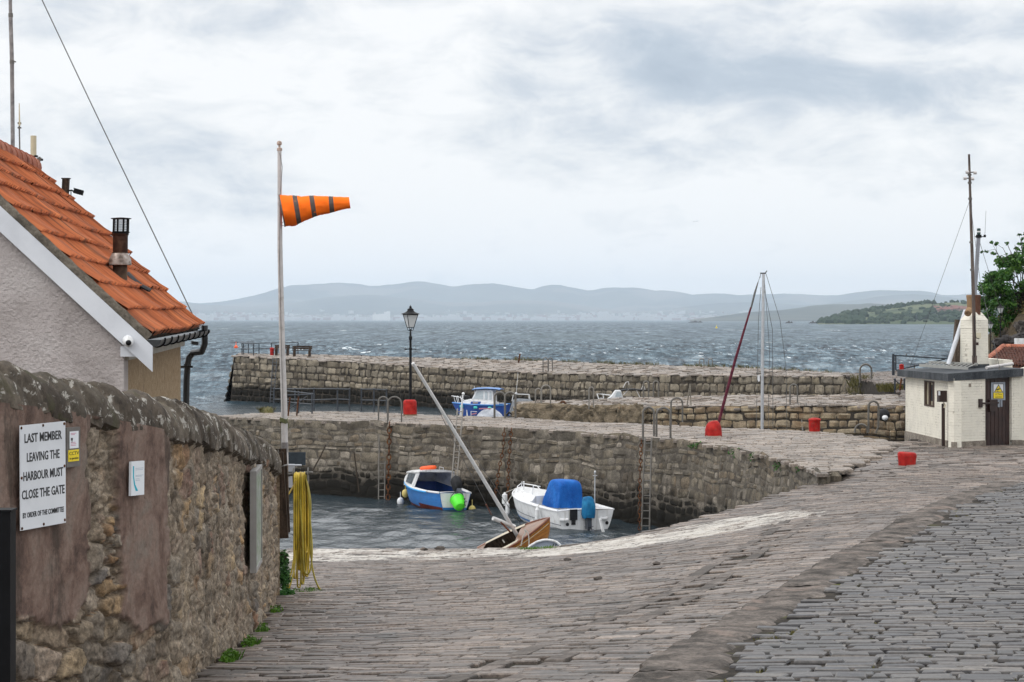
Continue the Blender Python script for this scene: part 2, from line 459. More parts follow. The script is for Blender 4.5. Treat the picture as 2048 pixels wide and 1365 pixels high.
def setts(mb, mask, zf, bounds, row, ln, gap, hv, rings, seed, tilt=.02, jit=.1, wob=.05, stainf=None, lift=0., rowvar=.2, lnvar=.4, turn=0.):
    g = np.random.default_rng(seed); x0, x1, y0, y1 = bounds
    CX = []; CY = []; A = []; B = []; y = y0
    while y < y1:
        rd = row * g.uniform(1 - rowvar, 1 + rowvar)
        n = int((x1 - x0) / (ln * .6)) + 4
        l = ln * g.uniform(1 - lnvar, 1 + lnvar, n); e = x0 - ln * g.uniform(0, 1) + np.cumsum(l); c = e - l / 2
        k = (c > x0) & (c < x1)
        CX.append(c[k]); A.append(l[k] / 2); CY.append(np.full(k.sum(), y + rd / 2)); B.append(np.full(k.sum(), rd / 2)); y += rd
    CX = np.concatenate(CX); CY = np.concatenate(CY); A = np.concatenate(A); B = np.concatenate(B)
    if not callable(turn): tn = turn; turn = lambda x: (tn * x, tn)
    tq, td = turn(CX); td = np.broadcast_to(td, CX.shape); cs = 1 / np.sqrt(1 + td * td)
    CY = CY + wob * np.sin(CX * .9 + CY * .37) + wob * .6 * np.sin(CX * 2.3 + 1.7 * CY) + g.normal(0, wob * .12, len(CX)) + tq
    k = mask(CX, CY, A, B); CX = CX[k]; CY = CY[k]; A = A[k] / cs[k]; B = B[k] * cs[k]; ra = np.arctan(td[k]); n = len(CX)
    sx = np.array([-1, 1, 1, -1]); sy = np.array([-1, -1, 1, 1])
    jx = g.uniform(-1, 1, (n, 4)) * jit * B[:, None]; jy = g.uniform(-1, 1, (n, 4)) * jit * B[:, None]
    rot = ra + g.normal(0, .02, n); dz = g.normal(0, hv, n); tx = g.normal(0, tilt, n); ty = g.normal(0, tilt * 1.6, n)
    vs = []
    gg = gap * g.uniform(.6, 1.5, n)
    for (ins, dzr) in rings:
        lx = sx[None, :] * (A - gg / 2 - ins * (.8 + .4 * g.random(n)))[:, None] + jx; ly = sy[None, :] * np.maximum(B - gg / 2 - ins, .01)[:, None] + jy
        wx = CX[:, None] + lx * np.cos(rot)[:, None] - ly * np.sin(rot)[:, None]; wy = CY[:, None] + lx * np.sin(rot)[:, None] + ly * np.cos(rot)[:, None]
        vs.append(np.stack([wx, wy, np.broadcast_to(dzr, wx.shape) + dz[:, None] + lx * tx[:, None] + ly * ty[:, None]], 2))
    V = np.concatenate(vs, 1)                     # n, 4*rings, 3
    nr = len(rings)
    V[:, :, 2] += zf(V[:, :, 0], V[:, :, 1]) + lift
    fl = []
    for r in range(nr - 1):
        for j in range(4): fl.append((r * 4 + j, r * 4 + (j + 1) % 4, (r + 1) * 4 + (j + 1) % 4, (r + 1) * 4 + j))
    fl.append(tuple((nr - 1) * 4 + j for j in range(4)))
    Fa = (np.array(fl)[None] + (np.arange(n) * 4 * nr)[:, None, None]).reshape(-1, 4)
    mb.addn(V.reshape(-1, 3), Fa)
    if stainf is not None: return np.repeat(stainf(CX, CY), 4 * nr)
    return None
RING = [(0, -.09), (0, -.014), (.010, 0)]

# -- outlines
def XY(l, h): return [tuple(G(px, py, h).xy) for px, py in l]
NP_near = XY([(430, 833), (560, 839), (700, 843), (870, 850), (1050, 858), (1200, 868), (1300, 875), (1400, 885), (1480, 898), (1550, 915), (1600, 930), (1640, 946)], 3.7)
NP_tip = tuple(G(1682, 943, 3.7).xy)
NP_far = XY([(430, 831), (530, 824), (700, 824), (870, 829), (1050, 836), (1240, 846), (1400, 852), (1520, 858), (1680, 866), (1806, 884)], 3.7)
edge = [tuple(G(px, py, h).xy) for px, py, h in [(1600, 975, 4.05), (1500, 1010, 4.3), (1400, 1035, 4.45), (1240, 1075, 4.75), (1130, 1094, 5.0), (900, 1096, 5.05), (600, 1097, 5.05)]]
MP_near = [tuple(W(px, 0, Y).xy) for px, Y in [(1030, 112), (1120, 110.5), (1270, 108), (1400, 106), (1520, 104), (1660, 102.5), (1815, 101)]]
MP_far = [tuple(W(px, 0, Y).xy) for px, Y in [(1036, 117), (1240, 121), (1400, 119), (1600, 117), (1800, 115)]]
MPN = ([-1e3, 1e3], None)
FP_near = [W(px, py, Y) for px, py, Y in [(468, 712, 181), (560, 717, 178), (700, 724, 175), (870, 736, 168), (1050, 746, 160), (1240, 750, 150), (1500, 752, 142), (1690, 754, 136)]]
FP_far = [W(px, py, Y) for px, py, Y in [(482, 707, 192), (700, 711, 188), (860, 716, 182), (1100, 722, 174), (1240, 728, 164), (1400, 733, 158), (1520, 737, 153), (1640, 744, 146), (1740, 749, 140)]]
SLIP = [(-30, 4), (45, 4), (45, 150), (26, 150), (24, 143), tuple(FP_far[-1].xy), tuple(FP_near[-1].xy), tuple(MP_far[-1]), tuple(MP_near[-1]), (14.2, 76), tuple(NP_far[-1]), NP_tip] + edge + [(-8, 50.8), (-14, 52), (-30, 52)]
KR = [(k.x, k.y) for k in KERB]
def kx_at(y): return np.interp(y, [k[1] for k in KR], [k[0] for k in KR])
TERR = KR + [(11.0, 48.6), (22, 49.5), (45, 50), (45, 4), (.2, 4)]

# -- materials of stone
M['slip_sett'] = setts_mat('slipway_sett', [(.072, .060, .052), (.12, .099, .085), (.185, .15, .127), (.098, .083, .073), (.235, .194, .165), (.084, .072, .064), (.15, .122, .105)], None, stain=(.56, .53, .48))
M['quay_sett'] = setts_mat('pier_sett', [(.17, .145, .122), (.23, .195, .162), (.27, .23, .195), (.2, .172, .148), (.15, .13, .112)], None, stain=None)
M['ter_sett'] = setts_mat('whinstone_sett', [(.024, .024, .028), (.046, .043, .044), (.075, .068, .063), (.033, .031, .032), (.12, .108, .096), (.028, .028, .034), (.062, .052, .045)], None, rough=(.32, .6))
M['grit'] = surf('joint_grit', [(.018, .016, .013), (.038, .033, .027), (.065, .056, .046)], 5, .9, .5, 60, .01, world=True, grime=((.06, .07, .02), 2.2, .6, .7))
M['grit_moss'] = surf('mossy_joint_grit', [(.014, .012, .009), (.03, .025, .02), (.055, .046, .035)], 5, .9, .5, 60, .01, world=True, grime=((.085, .09, .022), 1.6, .54, .8))
M['kerbstone'] = surf('kerb_slab', [(.045, .04, .035), (.105, .091, .081), (.19, .163, .143)], 2.6, .8, .9, 20, .03, world=True, grime=((.25, .195, .165), 1.7, .56, .6), detail=10)
M['drain'] = surf('drain_slab', [(.085, .076, .069), (.125, .11, .1), (.175, .152, .138)], 3, .75, .3, 30, .008, island=True, world=True)
ALGA = (.011, .010, .008)
M['pier_stone'] = surf('harbour_stone', [(.09, .077, .06), (.175, .148, .112), (.235, .207, .162), (.14, .125, .105), (.28, .245, .19), (.11, .097, .08), (.21, .18, .13)], 2.2, .85, .6, 14, .03, island=True, world=True,
                       grime=((.07, .058, .045), .9, .54, .6), wet=(1.0, 1.4, .7, ALGA), streak=((.055, .045, .035), (1.6, 1.6, .22), .55))
M['near_stone'] = surf('near_harbour_stone', [(.095, .083, .066), (.14, .12, .092), (.195, .17, .133), (.12, .107, .088), (.27, .24, .2), (.085, .075, .062), (.18, .145, .105)], 3.0, .85, .7, 16, .03, island=True, world=True,
                       grime=((.06, .053, .044), .8, .57, .6), wet=(.7, 1.25, 1.5, ALGA), streak=((.05, .043, .036), (1.8, 1.8, .25), .5))
M['mid_stone'] = surf('mid_harbour_stone', [(.15, .11, .07), (.25, .19, .125), (.31, .25, .17), (.19, .15, .11), (.33, .28, .2), (.2, .15, .09)], 3.0, .85, .7, 16, .03, island=True, world=True,
                      grime=((.06, .05, .04), 1.0, .56, .6), wet=(.9, 1.5, .8, ALGA), streak=((.12, .06, .025), (1.4, 1.4, .3), .45))
M['lime_mortar'] = surf('lime_mortar', [(.05, .043, .036), (.1, .088, .073), (.17, .15, .125)], 2.5, .9, .5, 30, .01, world=True, wet=(.3, .95, 1.0, ALGA))
M['mortar'] = surf('dark_mortar', [(.022, .019, .016), (.04, .034, .028), (.065, .055, .045)], 4, .9, .4, 40, .01, world=True)

# ------------------------------------------------------------------ the ground
mb = MB()
mb.m = 0; sheet(mb, SLIP, 1.1, zslip, .035)
nbase = len(mb.v)
mb.m = 1; skirt(mb, SLIP[5:], zslip, -2.0, .036)
nb2 = len(mb.v)
mb.m = 2
DR0 = np.array([-1.2, 17.6]); DR1 = np.array([5.35, 45.0])     # the pair of drain strips
dv = (DR1 - DR0) / np.linalg.norm(DR1 - DR0); dn = np.array([dv[1], -dv[0]])
wallx = lambda y: np.interp(y, WP[:, 1], WP[:, 0])
def slipmask(x, y, a, b):
    k = inpoly(x, y, SLIP) & ~inpoly(x - .12, y, TERR)
    k &= ~((y < 36.4) & (x < wallx(y) + .05))
    rel = (x - DR0[0]) * dn[0] + (y - DR0[1]) * dn[1]; al = (x - DR0[0]) * dv[0] + (y - DR0[1]) * dv[1]
    on = ((np.abs(rel - .0) < .10 + a * .12) | (np.abs(rel - .52) < .10 + a * .12)) & (al < 27.8)
    k &= ~on
    k &= (np.abs(x) < .30 * y + 3) & (y < 58)
    return k
def stainf(x, y):
    s = np.zeros(len(x))
    for px, py, rx, ry, am, h in [(1330, 1078, 4.2, 3.2, 1.0, 4.45), (1470, 1040, 2.2, 2.6, .95, 4.2), (1150, 1100, 2.6, 1.4, 1.0, 4.9), (900, 1106, 4.2, 2.0, .95, 4.98), (680, 1106, 3.0, 2.2, .95, 4.98), (1060, 1135, 1.2, 1.5, .3, 4.6)]:
        c = G(px, py, h)
        d = ((x - c.x) / rx) ** 2 + ((y - c.y) / ry) ** 2
        s = np.maximum(s, am * np.clip(1.5 - d * 1.15, 0, 1))
    return s
st1 = setts(mb, slipmask, zslip, (-6, 16, 12, 72), .21, .38, .018, .006, RING, 3, stainf=stainf, turn=lambda x: (-.25 * x - .06 * np.clip(x, 0, 9) ** 2, -.25 - .12 * np.clip(x, 0, 9)), lnvar=.5, rowvar=.3, wob=.08, tilt=.012, jit=.1)
st2 = setts(mb, lambda x, y, a, b: inpoly(x, y, SLIP) & (np.abs(x) < .30 * y + 3) & (y > 58.15), zslip, (2, 40, 57, 150), .34, .42, .03, .008, RING, 4, stainf=lambda x, y: 0 * x)
mb.m = 3
sd_ = []
for off in (0, .52):
    al = 0.
    while al < 27.5:
        l = rnd.uniform(.5, 1.1); w = .105
        c0 = DR0 + dn * off + dv * (al + .012); c1 = DR0 + dn * off + dv * (al + l - .012)
        q = [c0 - dn * w, c1 - dn * w, c1 + dn * w, c0 + dn * w]
        q = [(a[0] + rnd.uniform(-.015, .015), a[1] + rnd.uniform(-.015, .015)) for a in q]
        z = zslip(np.array([a[0] for a in q]), np.array([a[1] for a in q])); dzz = rnd.uniform(-.012, .01)
        cx = sum(a[0] for a in q) / 4; cy = sum(a[1] for a in q) / 4
        P = [(a[0], a[1], zz - .08) for a, zz in zip(q, z)] + [(a[0], a[1], zz + dzz - .012) for a, zz in zip(q, z)] + [(cx + (a[0] - cx) * .95, cy + (a[1] - cy) * .97, zz + dzz) for a, zz in zip(q, z)]
        mb.add(P, [(r * 4 + j, r * 4 + (j + 1) % 4, r * 4 + 4 + (j + 1) % 4, r * 4 + 4 + j) for r in (0, 1) for j in range(4)] + [(8, 9, 10, 11)])
        al += l
stain = np.zeros(len(mb.v)); stain[nb2:nb2 + len(st1)] = st1
struct(mb.build('slipway', [M['grit'], M['mortar'], M['slip_sett'], M['drain']], smooth=0, origin=(0, 0, 0), attr={'stain': stain}))

mb = MB()
mb.m = 0; sheet(mb, TERR, .8, zter, .03)
mb.m = 1
TR = [(0, -.1), (0, -.022), (.008, -.006), (.024, 0)]
def termask(x, y, a, b):
    return inpoly(x, y, TERR) & (x - a > kx_at(y) + .54 + .10 * np.sin(y * 1.7) + .1 * np.sin(y * 4.1)) & (np.abs(x) < .30 * y + 3) & (y < 49)
setts(mb, termask, zter, (0, 18, 9, 50), .23, .33, .026, .006, TR, 8, tilt=.013, jit=.17, wob=.09, turn=-.18, lnvar=.55, rowvar=.28)
struct(mb.build('pavement', [M['grit_moss'], M['ter_sett']], smooth=18, origin=(0, 0, 0)))
# kerb of long slabs along the terrace
mb = MB()
ky = 9.5
while ky < 48.0:
    l = rnd.uniform(1.1, 2.3); y1 = min(ky + l, 48.3); w = rnd.uniform(.68, .82)
    nu, nv = 26, 14; P = []; wn_ = rnd.random() * 50
    drp = rnd.uniform(-.006, .008)
    for i in range(nu + 1):
        yy = ky + .004 + (y1 - ky - .008) * i / nu; row = []
        xk = float(np.interp(yy, [12] + [k.y for k in KERB[1:]], [KERB[0].x] + [k.x for k in KERB[1:]])) - .04
        edgej = .05 * noise.noise(Vector((yy * 1.3, 7, 0))) + .03 * noise.noise(Vector((yy * 5, 3, 0)))
        for j in range(nv + 1):
            f = j / nv; x = xk + edgej + f * (w + .10 * noise.fractal(Vector((yy * 1.9, wn_, 0)), .8, 2, 3))
            z = float(zter(x + .05, yy)) - drp + .028 * noise.fractal(Vector((x * 2.2, yy * 2.2, 0)), .8, 2, 4)
            if j == 0: z -= .035
            if i in (0, nu): z -= .004 + .008 * rnd.random()
            row.append((x, yy, z))
        row = [(q[0], q[1], q[2] - .05 * max(0, jj / nv - .82) / .18) for jj, q in enumerate(row)]
        row = [(row[0][0] - .012, yy, row[0][2] - .32)] + row
        P.append(row)
    mb.grid(P)
    mb.add([P[-1][0], P[-1][1], P[-1][-1], (P[-1][-1][0], P[-1][-1][1], P[-1][0][2])], [(0, 1, 2, 3)])
    ky = y1
struct(mb.build('kerb', M['kerbstone'], smooth=40, origin=(0, 0, 0)))

# ------------------------------------------------------------------ piers of squared stone
def resample(path, ztop, sp=.25):
    P = [Vector((p[0], p[1])) for p in path]
    seg = [(P[i + 1] - P[i]).length for i in range(len(P) - 1)]; cs = np.concatenate([[0], np.cumsum(seg)])
    n = int(cs[-1] / sp) + 1; s = np.linspace(0, cs[-1], n)
    x = np.interp(s, cs, [p.x for p in P]); y = np.interp(s, cs, [p.y for p in P]); z = np.interp(s, cs, ztop)
    k = max(3, int(1.6 / sp)) | 1                # soften the corners of the plan
    def sm(a):
        if len(a) < k * 2: return a
        b = np.convolve(np.pad(a, k // 2, mode='edge'), np.ones(k) / k, 'valid'); b[0] = a[0]; b[-1] = a[-1]; return b
    return s, sm(x), sm(y), z
def block_wall(mb, path, ztop, zb, batter, ch, bl, seed, rough=.03, gap=.025, cope=None, bulge=.04, wild=.0, rec=.05, rag=0., rnd_=1.):
    g = random.Random(seed); s, x, y, z = resample(path, ztop)
    tx = np.gradient(x, s); ty = np.gradient(y, s); ln = np.hypot(tx, ty); nx = ty / ln; ny = -tx / ln     # path left to right, outward towards the viewer
    S = s[-1]
    def pt(a, d, out):
        a = min(max(a, 0), S)
        o = out + batter * d
        return (float(np.interp(a, s, x) + np.interp(a, s, nx) * o), float(np.interp(a, s, y) + np.interp(a, s, ny) * o), float(np.interp(a, s, z) - d))
    H = max(ztop) - zb
    mb.m = 0
    kk = int(S / .8) + 2
    mb.grid([[pt(S * i / kk, H * j / 3, -rec) for j in range(4)] for i in range(kk + 1)])
    mb.m = 1; d = 0.; ci = 0
    while d < H:
        h = (cope[0] if (ci == 0 and cope) else g.uniform(*ch)); a = -g.uniform(0, bl[1])
        while a < S:
            l = (g.uniform(*cope[1]) if (ci == 0 and cope) else g.uniform(*bl)); a0 = max(a, 0) + gap / 2; a1 = min(a + l, S) - gap / 2; a += l
            if a1 - a0 < .08: continue
            hh = h
            if wild and g.random() < wild: hh = h * g.uniform(.82, 1.0)
            nu, nv = 5, 4; pro = g.uniform(-.3, 1) * rough; js = [g.uniform(-1, 1) * gap for _ in range(8)]; sd = g.random() * 99
            k1 = g.uniform(-1, 1) * rough * .6; k2 = g.uniform(-1, 1) * rough * .6
            P = []
            for i in range(nu + 1):
                r = []
                for j in range(nv + 1):
                    u = i / nu; v = j / nv
                    aa = a0 + (a1 - a0) * u + (js[0] * (1 - v) + js[1] * v) * (1 - u) + (js[2] * (1 - v) + js[3] * v) * u
                    dd = d + gap / 2 + (hh - gap) * v + (js[4] * (1 - u) + js[5] * u) * (1 - v) * .7 + (js[6] * (1 - u) + js[7] * u) * v * .7
                    eu = min(u, 1 - u) * (a1 - a0); ev = min(v, 1 - v) * hh
                    rd = min(1, min(eu, ev) / .07 + .0)
                    o = -rec + (rec + pro) * (rd if (i in (0, nu) or j in (0, nv)) else 1) + bulge * (1 - abs(2 * u - 1) ** 3) * (1 - abs(2 * v - 1) ** 3)
                    o += rough * .9 * noise.noise(Vector((aa * 3.1, dd * 3.1, sd))) + k1 * (u - .5) + k2 * (v - .5)
                    # round the corners of the stone
                    cu = (u - .5); cv = (v - .5)
                    if (i in (0, nu)) and (j in (0, nv)): aa -= cu * .12 * rnd_ * min(.4, a1 - a0); dd -= cv * .16 * rnd_ * hh
                    if rag: dd += rag * noise.noise(Vector((aa * .55, dd * .4, 3.))); aa += rag * .8 * noise.noise(Vector((aa * .9, dd * 1.1, 9.)))
                    r.append(pt(aa, dd, o))
                P.append(r)
            mb.grid(P)
        d += h; ci += 1
    return pt, S
def zc(v): return lambda x, y: np.full(np.shape(x), v)
DR = [(0, -.09), (0, -.02), (.015, 0)]

# near pier
t = thing('stone_pier', 'nearest cobbled stone pier curving round the inner basin, with the street lamp on it', 'pier', (5, 85, 0))
mb = MB()
zt = [2.7] * (len(NP_near))
ptN, SN = block_wall(mb, NP_near, zt, -.9, .11, (.15, .36), (.2, .78), 21, .03, .012, cope=(.3, (.6, 1.5)), bulge=.003, wild=.7, rec=.014, rag=.2, rnd_=1.1)
tipl = [NP_near[-1], NP_tip]
block_wall(mb, tipl, [2.7, 2.7], 1.8, .03, (.3, .4), (.5, .9), 22, .04, .02)
mb.build('wall', [M['lime_mortar'], M['near_stone']], t, smooth=22)
poly = list(NP_near) + [NP_tip] + list(reversed(NP_far))
NPpoly = poly
zn = lambda x, y: 2.7 + .03 * np.sin(np.asarray(x) * .7) * np.sin(np.asarray(y) * .5)
mb = MB(); mb.m = 0
sheet(mb, poly, 1.2, zn, .05)
mb.m = 1
setts(mb, lambda x, y, a, b: inpoly(x, y, poly), zn, (-14, 14, 52, 98), .34, .42, .03, .008, DR, 31, tilt=.014)
mb.m = 2
skirt(mb, NP_far, zn, -2, .02)
skirt(mb, [NP_far[0], NP_near[0]], zn, -2, .02)
mb.build('deck', [M['grit'], M['quay_sett'], M['mortar']], t, smooth=0)

# middle pier
t = thing('stone_pier', 'low brown stone pier in the middle of the harbour with a rough concrete end', 'pier', (10, 108, 0))
mb = MB()
zmid = [W(1030, 810, 112).z, W(1120, 813, 110.5).z, W(1270, 816, 108).z, W(1400, 813, 106).z, W(1520, 812, 104).z, W(1660, 812, 102.5).z, W(1815, 812, 101).z]
block_wall(mb, MP_near, zmid, -.6, .06, (.24, .42), (.35, 1.1), 41, .06, .02, bulge=.01, wild=.6, rag=.14, rnd_=.7)
mb.build('wall', [M['mortar'], M['mid_stone']], t, smooth=24)
def zm(x, y):
    return np.interp(x, [p[0] for p in MP_near], zmid)  + .02 * np.sin(np.asarray(x) * 1.3 + np.asarray(y))
poly = list(MP_near) + list(reversed(MP_far)); MPpoly = poly
mb = MB(); mb.m = 0; sheet(mb, poly, 1.2, zm, .06); mb.m = 1
setts(mb, lambda x, y, a, b: inpoly(x, y, poly), zm, (-1, 21, 99, 123), .5, .5, .04, .022, DR, 42, tilt=.04)
mb.m = 2; skirt(mb, [MP_far[0], MP_near[0]], zm, -2); skirt(mb, MP_far[::-1], zm, -2)
mb.build('deck', [M['grit'], M['quay_sett'], M['mid_stone']], t, smooth=0)
# rough end of the middle pier: concrete lump and boulders
mb = MB()
for (px, py, Y, r, sd) in [(1090, 832, 110.0, (1.35, .5, .55), 2), (1165, 836, 109.0, (.75, .4, .55), 3), (1218, 834, 108.3, (.8, .4, .5), 5), (1262, 835, 107.6, (.62, .4, .55), 6), (1050, 836, 111, (.6, .4, .5), 8)]:
    mb.blob(W(px, py, Y), r, 5, .3, 2.2, sd, sq=.5)
M['rubble_end'] = surf('rough_concrete', [(.09, .075, .055), (.18, .145, .1), (.26, .21, .15)], 2.5, .9, .9, 9, .08, world=True, grime=((.3, .13, .05), .9, .6, .5), wet=(.6, 1.2, .8, ALGA))
mb.build('pier_end', M['rubble_end'], t, smooth=60)

# far pier
t = thing('stone_pier', 'long outer stone pier running out to sea with benches at its far end', 'pier', (0, 165, 0))
mb = MB()
ptF, SF = block_wall(mb, [p.xy for p in FP_near], [p.z for p in FP_near], -.6, .12, (.4, .6), (.32, .85), 51, .06, .03, cope=(.5, (.6, 1.2)), bulge=.01, wild=.3, rag=.08, rnd_=.7)
endl = [FP_far[0].lerp(FP_near[0], .0), FP_near[0]]
block_wall(mb, [p.xy for p in endl], [p.z for p in endl], -.6, .2, (.42, .62), (.45, 1.0), 52, .07, .05)
mb.build('wall', [M['mortar'], M['pier_stone']], t, smooth=24)
fpx = [p.x for p in FP_near]; fqx = [p.x for p in FP_far]
def zf_(x, y):
    x = np.asarray(x, float); y = np.asarray(y, float)
    yn = np.interp(x, fpx, [p.y for p in FP_near]); zn_ = np.interp(x, fpx, [p.z for p in FP_near])
    yf = np.interp(x, fqx, [p.y for p in FP_far]); zq = np.interp(x, fqx, [p.z for p in FP_far])
    k = np.clip((y - yn) / np.maximum(yf - yn, .5), 0, 1)
    return zn_ * (1 - k) + zq * k
poly = [tuple(p.xy) for p in FP_near] + [tuple(p.xy) for p in reversed(FP_far)]; FPpoly = poly
mb = MB(); mb.m = 0; sheet(mb, poly, 1.6, zf_, .06); mb.m = 1
setts(mb, lambda x, y, a, b: inpoly(x, y, poly), zf_, (-25, 24, 133, 193), .6, .55, .05, .02, DR, 53, tilt=.04)
mb.m = 2; skirt(mb, [tuple(p.xy) for p in FP_far], zf_, -2)
mb.build('deck', [M['grit'], M['quay_sett'], M['mortar']], t, smooth=0)
# quay wall at the right between the middle and outer piers (upright slabs)
mb = MB()
qa = [tuple(FP_near[-1].xy), (19.9, 126), tuple(MP_far[-1])]
block_wall(mb, qa, [3.05, 2.95, 2.65], -.6, .25, (.7, 1.0), (.18, .4), 61, .07, .03)
o = mb.build('quay_wall', [M['mortar'], M['pier_stone']], smooth=45)
tag(o, 'short sloping wall of upright stone slabs between the outer and middle piers', 'wall')
# ------------------------------------------------------------------ sea
def sea_mat():
    t = NT('sea_water'); v = t.pos(); s = t.sep(v)
    Y = s[1]
    openw = t.sep(t.attr('open'))[0]
    w3 = t.step(Y, 450, 1300); w1 = t.math('SUBTRACT', 1., t.step(Y, 110, 330)); w2 = t.math('SUBTRACT', t.math('SUBTRACT', 1., w1), w3, True)
    def wsum(ss):
        r = None
        for w, st, d in zip((w1, w2, w3), ss, (5, 5, 6)):
            q = t.math('MULTIPLY', w, t.noise(v, 1., d, .62, .35, st)); r = q if r is None else t.math('ADD', r, q)
        return r
    chop = wsum([(.9, .4, 1), (.36, .055, 1), (.15, .0075, 1)])       # streaks imitating wave crests, driving the bump and the painted tone
    fine = wsum([(3.2, 1.6, 1), (1.1, .19, 1), (.42, .022, 1)])
    far = t.step(Y, 120, 900)
    h = t.math('ADD', t.math('MULTIPLY', fine, .35), t.math('MULTIPLY', chop, t.math('ADD', t.math('MULTIPLY', far, 2.), .8)))
    hin = t.math('ADD', t.math('MULTIPLY', t.noise(v, 2.2, 5, .62, .5, (1., .6, 1.)), .35), t.math('MULTIPLY', t.noise(v, 6.5, 4, .6, .3, (1., .6, 1.)), .11))
    h = t.math('ADD', t.math('MULTIPLY', h, openw), t.math('MULTIPLY', hin, t.math('SUBTRACT', 1., openw)))
    bp = t.n('ShaderNodeBump'); t.l(h, bp.inputs['Height']); bp.inputs['Distance'].default_value = .55
    t.l(t.math('ADD', t.math('MULTIPLY', openw, .45), .45), bp.inputs['Strength'])
    t.l(bp.outputs[0], t.b.inputs['Normal'])
    k = t.math('ADD', t.math('MULTIPLY', chop, .55), t.math('MULTIPLY', fine, .45))
    c = t.ramp(k, [(.002, .012, .024), (.012, .044, .07), (.032, .082, .118), (.09, .165, .212)], .42, .60)  # light crests and dark troughs of the waves painted into the water colour
    c = t.mix(t.math('MULTIPLY', t.step(t.noise(v, .006, 4, .6, .3, (1., .25, 1.)), .45, .65), .35), c, (.02, .06, .07))
    c = t.mix(openw, (.03, .042, .05), c)
    # foam on breaking crests: real white water
    fm = wsum([(.38, .2, 1), (.2, .03, 1), (.085, .0045, 1)])
    foam = t.math('MULTIPLY', t.math('MULTIPLY', t.step(fm, .63, .665), t.step(fine, .46, .58)), openw, True)
    c = t.mix(foam, c, (.72, .76, .78))
    t.b.inputs['IOR'].default_value = 1.33
    r = t.math('ADD', t.math('MULTIPLY', foam, .5), t.math('ADD', .10, t.math('MULTIPLY', far, .2)))
    t.done(c, .9, 0, .0)
    gl = t.n('ShaderNodeBsdfGlossy'); t.l(bp.outputs[0], gl.inputs['Normal']); t.set(gl.inputs['Roughness'], r)
    ms = t.n('ShaderNodeMixShader')          # wind-roughened water mirrors only part of the low sky
    f = t.math('ADD', t.math('MULTIPLY', t.math('MULTIPLY', t.math('SUBTRACT', k, .5), .9), openw), t.math('SUBTRACT', .32, t.math('MULTIPLY', openw, .07)))
    t.set(ms.inputs[0], t.math('MULTIPLY', f, t.math('SUBTRACT', 1., t.math('MULTIPLY', foam, .9)), True))
    t.l(t.b.outputs[0], ms.inputs[1]); t.l(gl.outputs[0], ms.inputs[2]); t.l(ms.outputs[0], t.out.inputs[0])
    return t.m
M['sea'] = sea_mat()
def build_sea():
    ys = [50.]
    while ys[-1] < 1700:
        y = ys[-1]; ys.append(y + max(.30, y * .0042))
    ys = np.array(ys); nc = 430
    u = np.linspace(-1, 1, nc)
    X = u[None, :] * (.30 * ys[:, None] + 6); Yg = np.repeat(ys[:, None], nc, 1)
    Yp = np.interp(X, fqx, [p.y for p in FP_far], left=176, right=143)
    op = np.clip((Yg - Yp - 1) / 14, 0, 1)
    op = np.maximum(op, np.clip((-X - 19 - np.clip(170 - Yg, 0, 100) * .1) / 6, 0, 1) * np.clip((Yg - 120) / 50, 0, 1))
    op = op * op * (3 - 2 * op)
    g = np.random.default_rng(5); Z = np.zeros_like(X); DX = np.zeros_like(X); DY = np.zeros_like(X); Zs = np.zeros_like(X)
    for i in range(34):
        lam = 1.6 * (12 / 1.6) ** g.random(); k = 2 * math.pi / lam; th = g.normal(-1.9, .55)
        a = .022 * lam ** .85 * g.uniform(.5, 1.2); ph = g.uniform(0, 6.28)
        damp = np.clip(1.6 - (Yg * .0042) / (lam * .35), .3, 1)
        q = k * (X * math.cos(th) + Yg * math.sin(th)) + ph + 1.2 * np.sin(X * .05 + i) + 1.1 * np.sin(Yg * .043 + 2 * i)
        env = .55 + .45 * np.sin(X * .021 * (1 + i % 5) + Yg * .017 * (1 + i % 3) + i)
        Z += a * env * np.sin(q) * damp; DX += -.75 * a * env * math.cos(th) * np.cos(q) * damp; DY += -.75 * a * env * math.sin(th) * np.cos(q) * damp
    for i in range(22):
        lam = .75 * (2.2 / .75) ** g.random(); k = 2 * math.pi / lam; th = g.normal(-1.7, .6); a = .0065 * lam ** .7
        Zs += a * np.sin(k * (X * math.cos(th) + Yg * math.sin(th)) + g.uniform(0, 6.28) + np.sin(X * .4 + i) + np.sin(Yg * .3 + i)) * np.clip(1.4 - Yg / 220, 0, 1)
    edgef = np.clip((1700 - Yg) / 500, 0, 1)
    Zt = Z * (op * .95 + .10) * edgef + Zs * (1 - op * .6)
    V = np.stack([X + DX * op * edgef, Yg + DY * op * edgef, Zt], 2).reshape(-1, 3)
    n = len(ys); idx = np.arange(n * nc).reshape(n, nc)
    Fa = np.stack([idx[:-1, :-1], idx[:-1, 1:], idx[1:, 1:], idx[1:, :-1]], 2).reshape(-1, 4)
    mb = MB(); mb.addn(V, Fa)
    opa = list(op.ravel())
    # far water
    far_y = [1690, 2100, 2800, 4000, 6000, 9000, 13000, 18600]
    P = [[(x, y, -.02 if y < 1700 else 0.) for x in np.linspace(-.62 * max(y, 3000) - 1500, .62 * max(y, 3000) + 1500, 24)] for y in far_y]
    mb.grid([list(r) for r in zip(*P)][::1])
    # sheet under everything close by, beyond the sides of the detailed water
    y2 = [46, 400, 1000, 1690]
    for sgn in (-1, 1):
        P = [[(sgn * (.295 * y + 5.9 + (3000 - .3 * y) * q), y, -.05) for q in (0, .05, .3, 1)] for y in y2]
        mb.grid(P)
    opa += [1.] * (len(mb.v) - len(opa))
    struct(mb.build('sea', M['sea'], smooth=180, origin=(0, 0, 0), attr={'open': opa}))
build_sea()

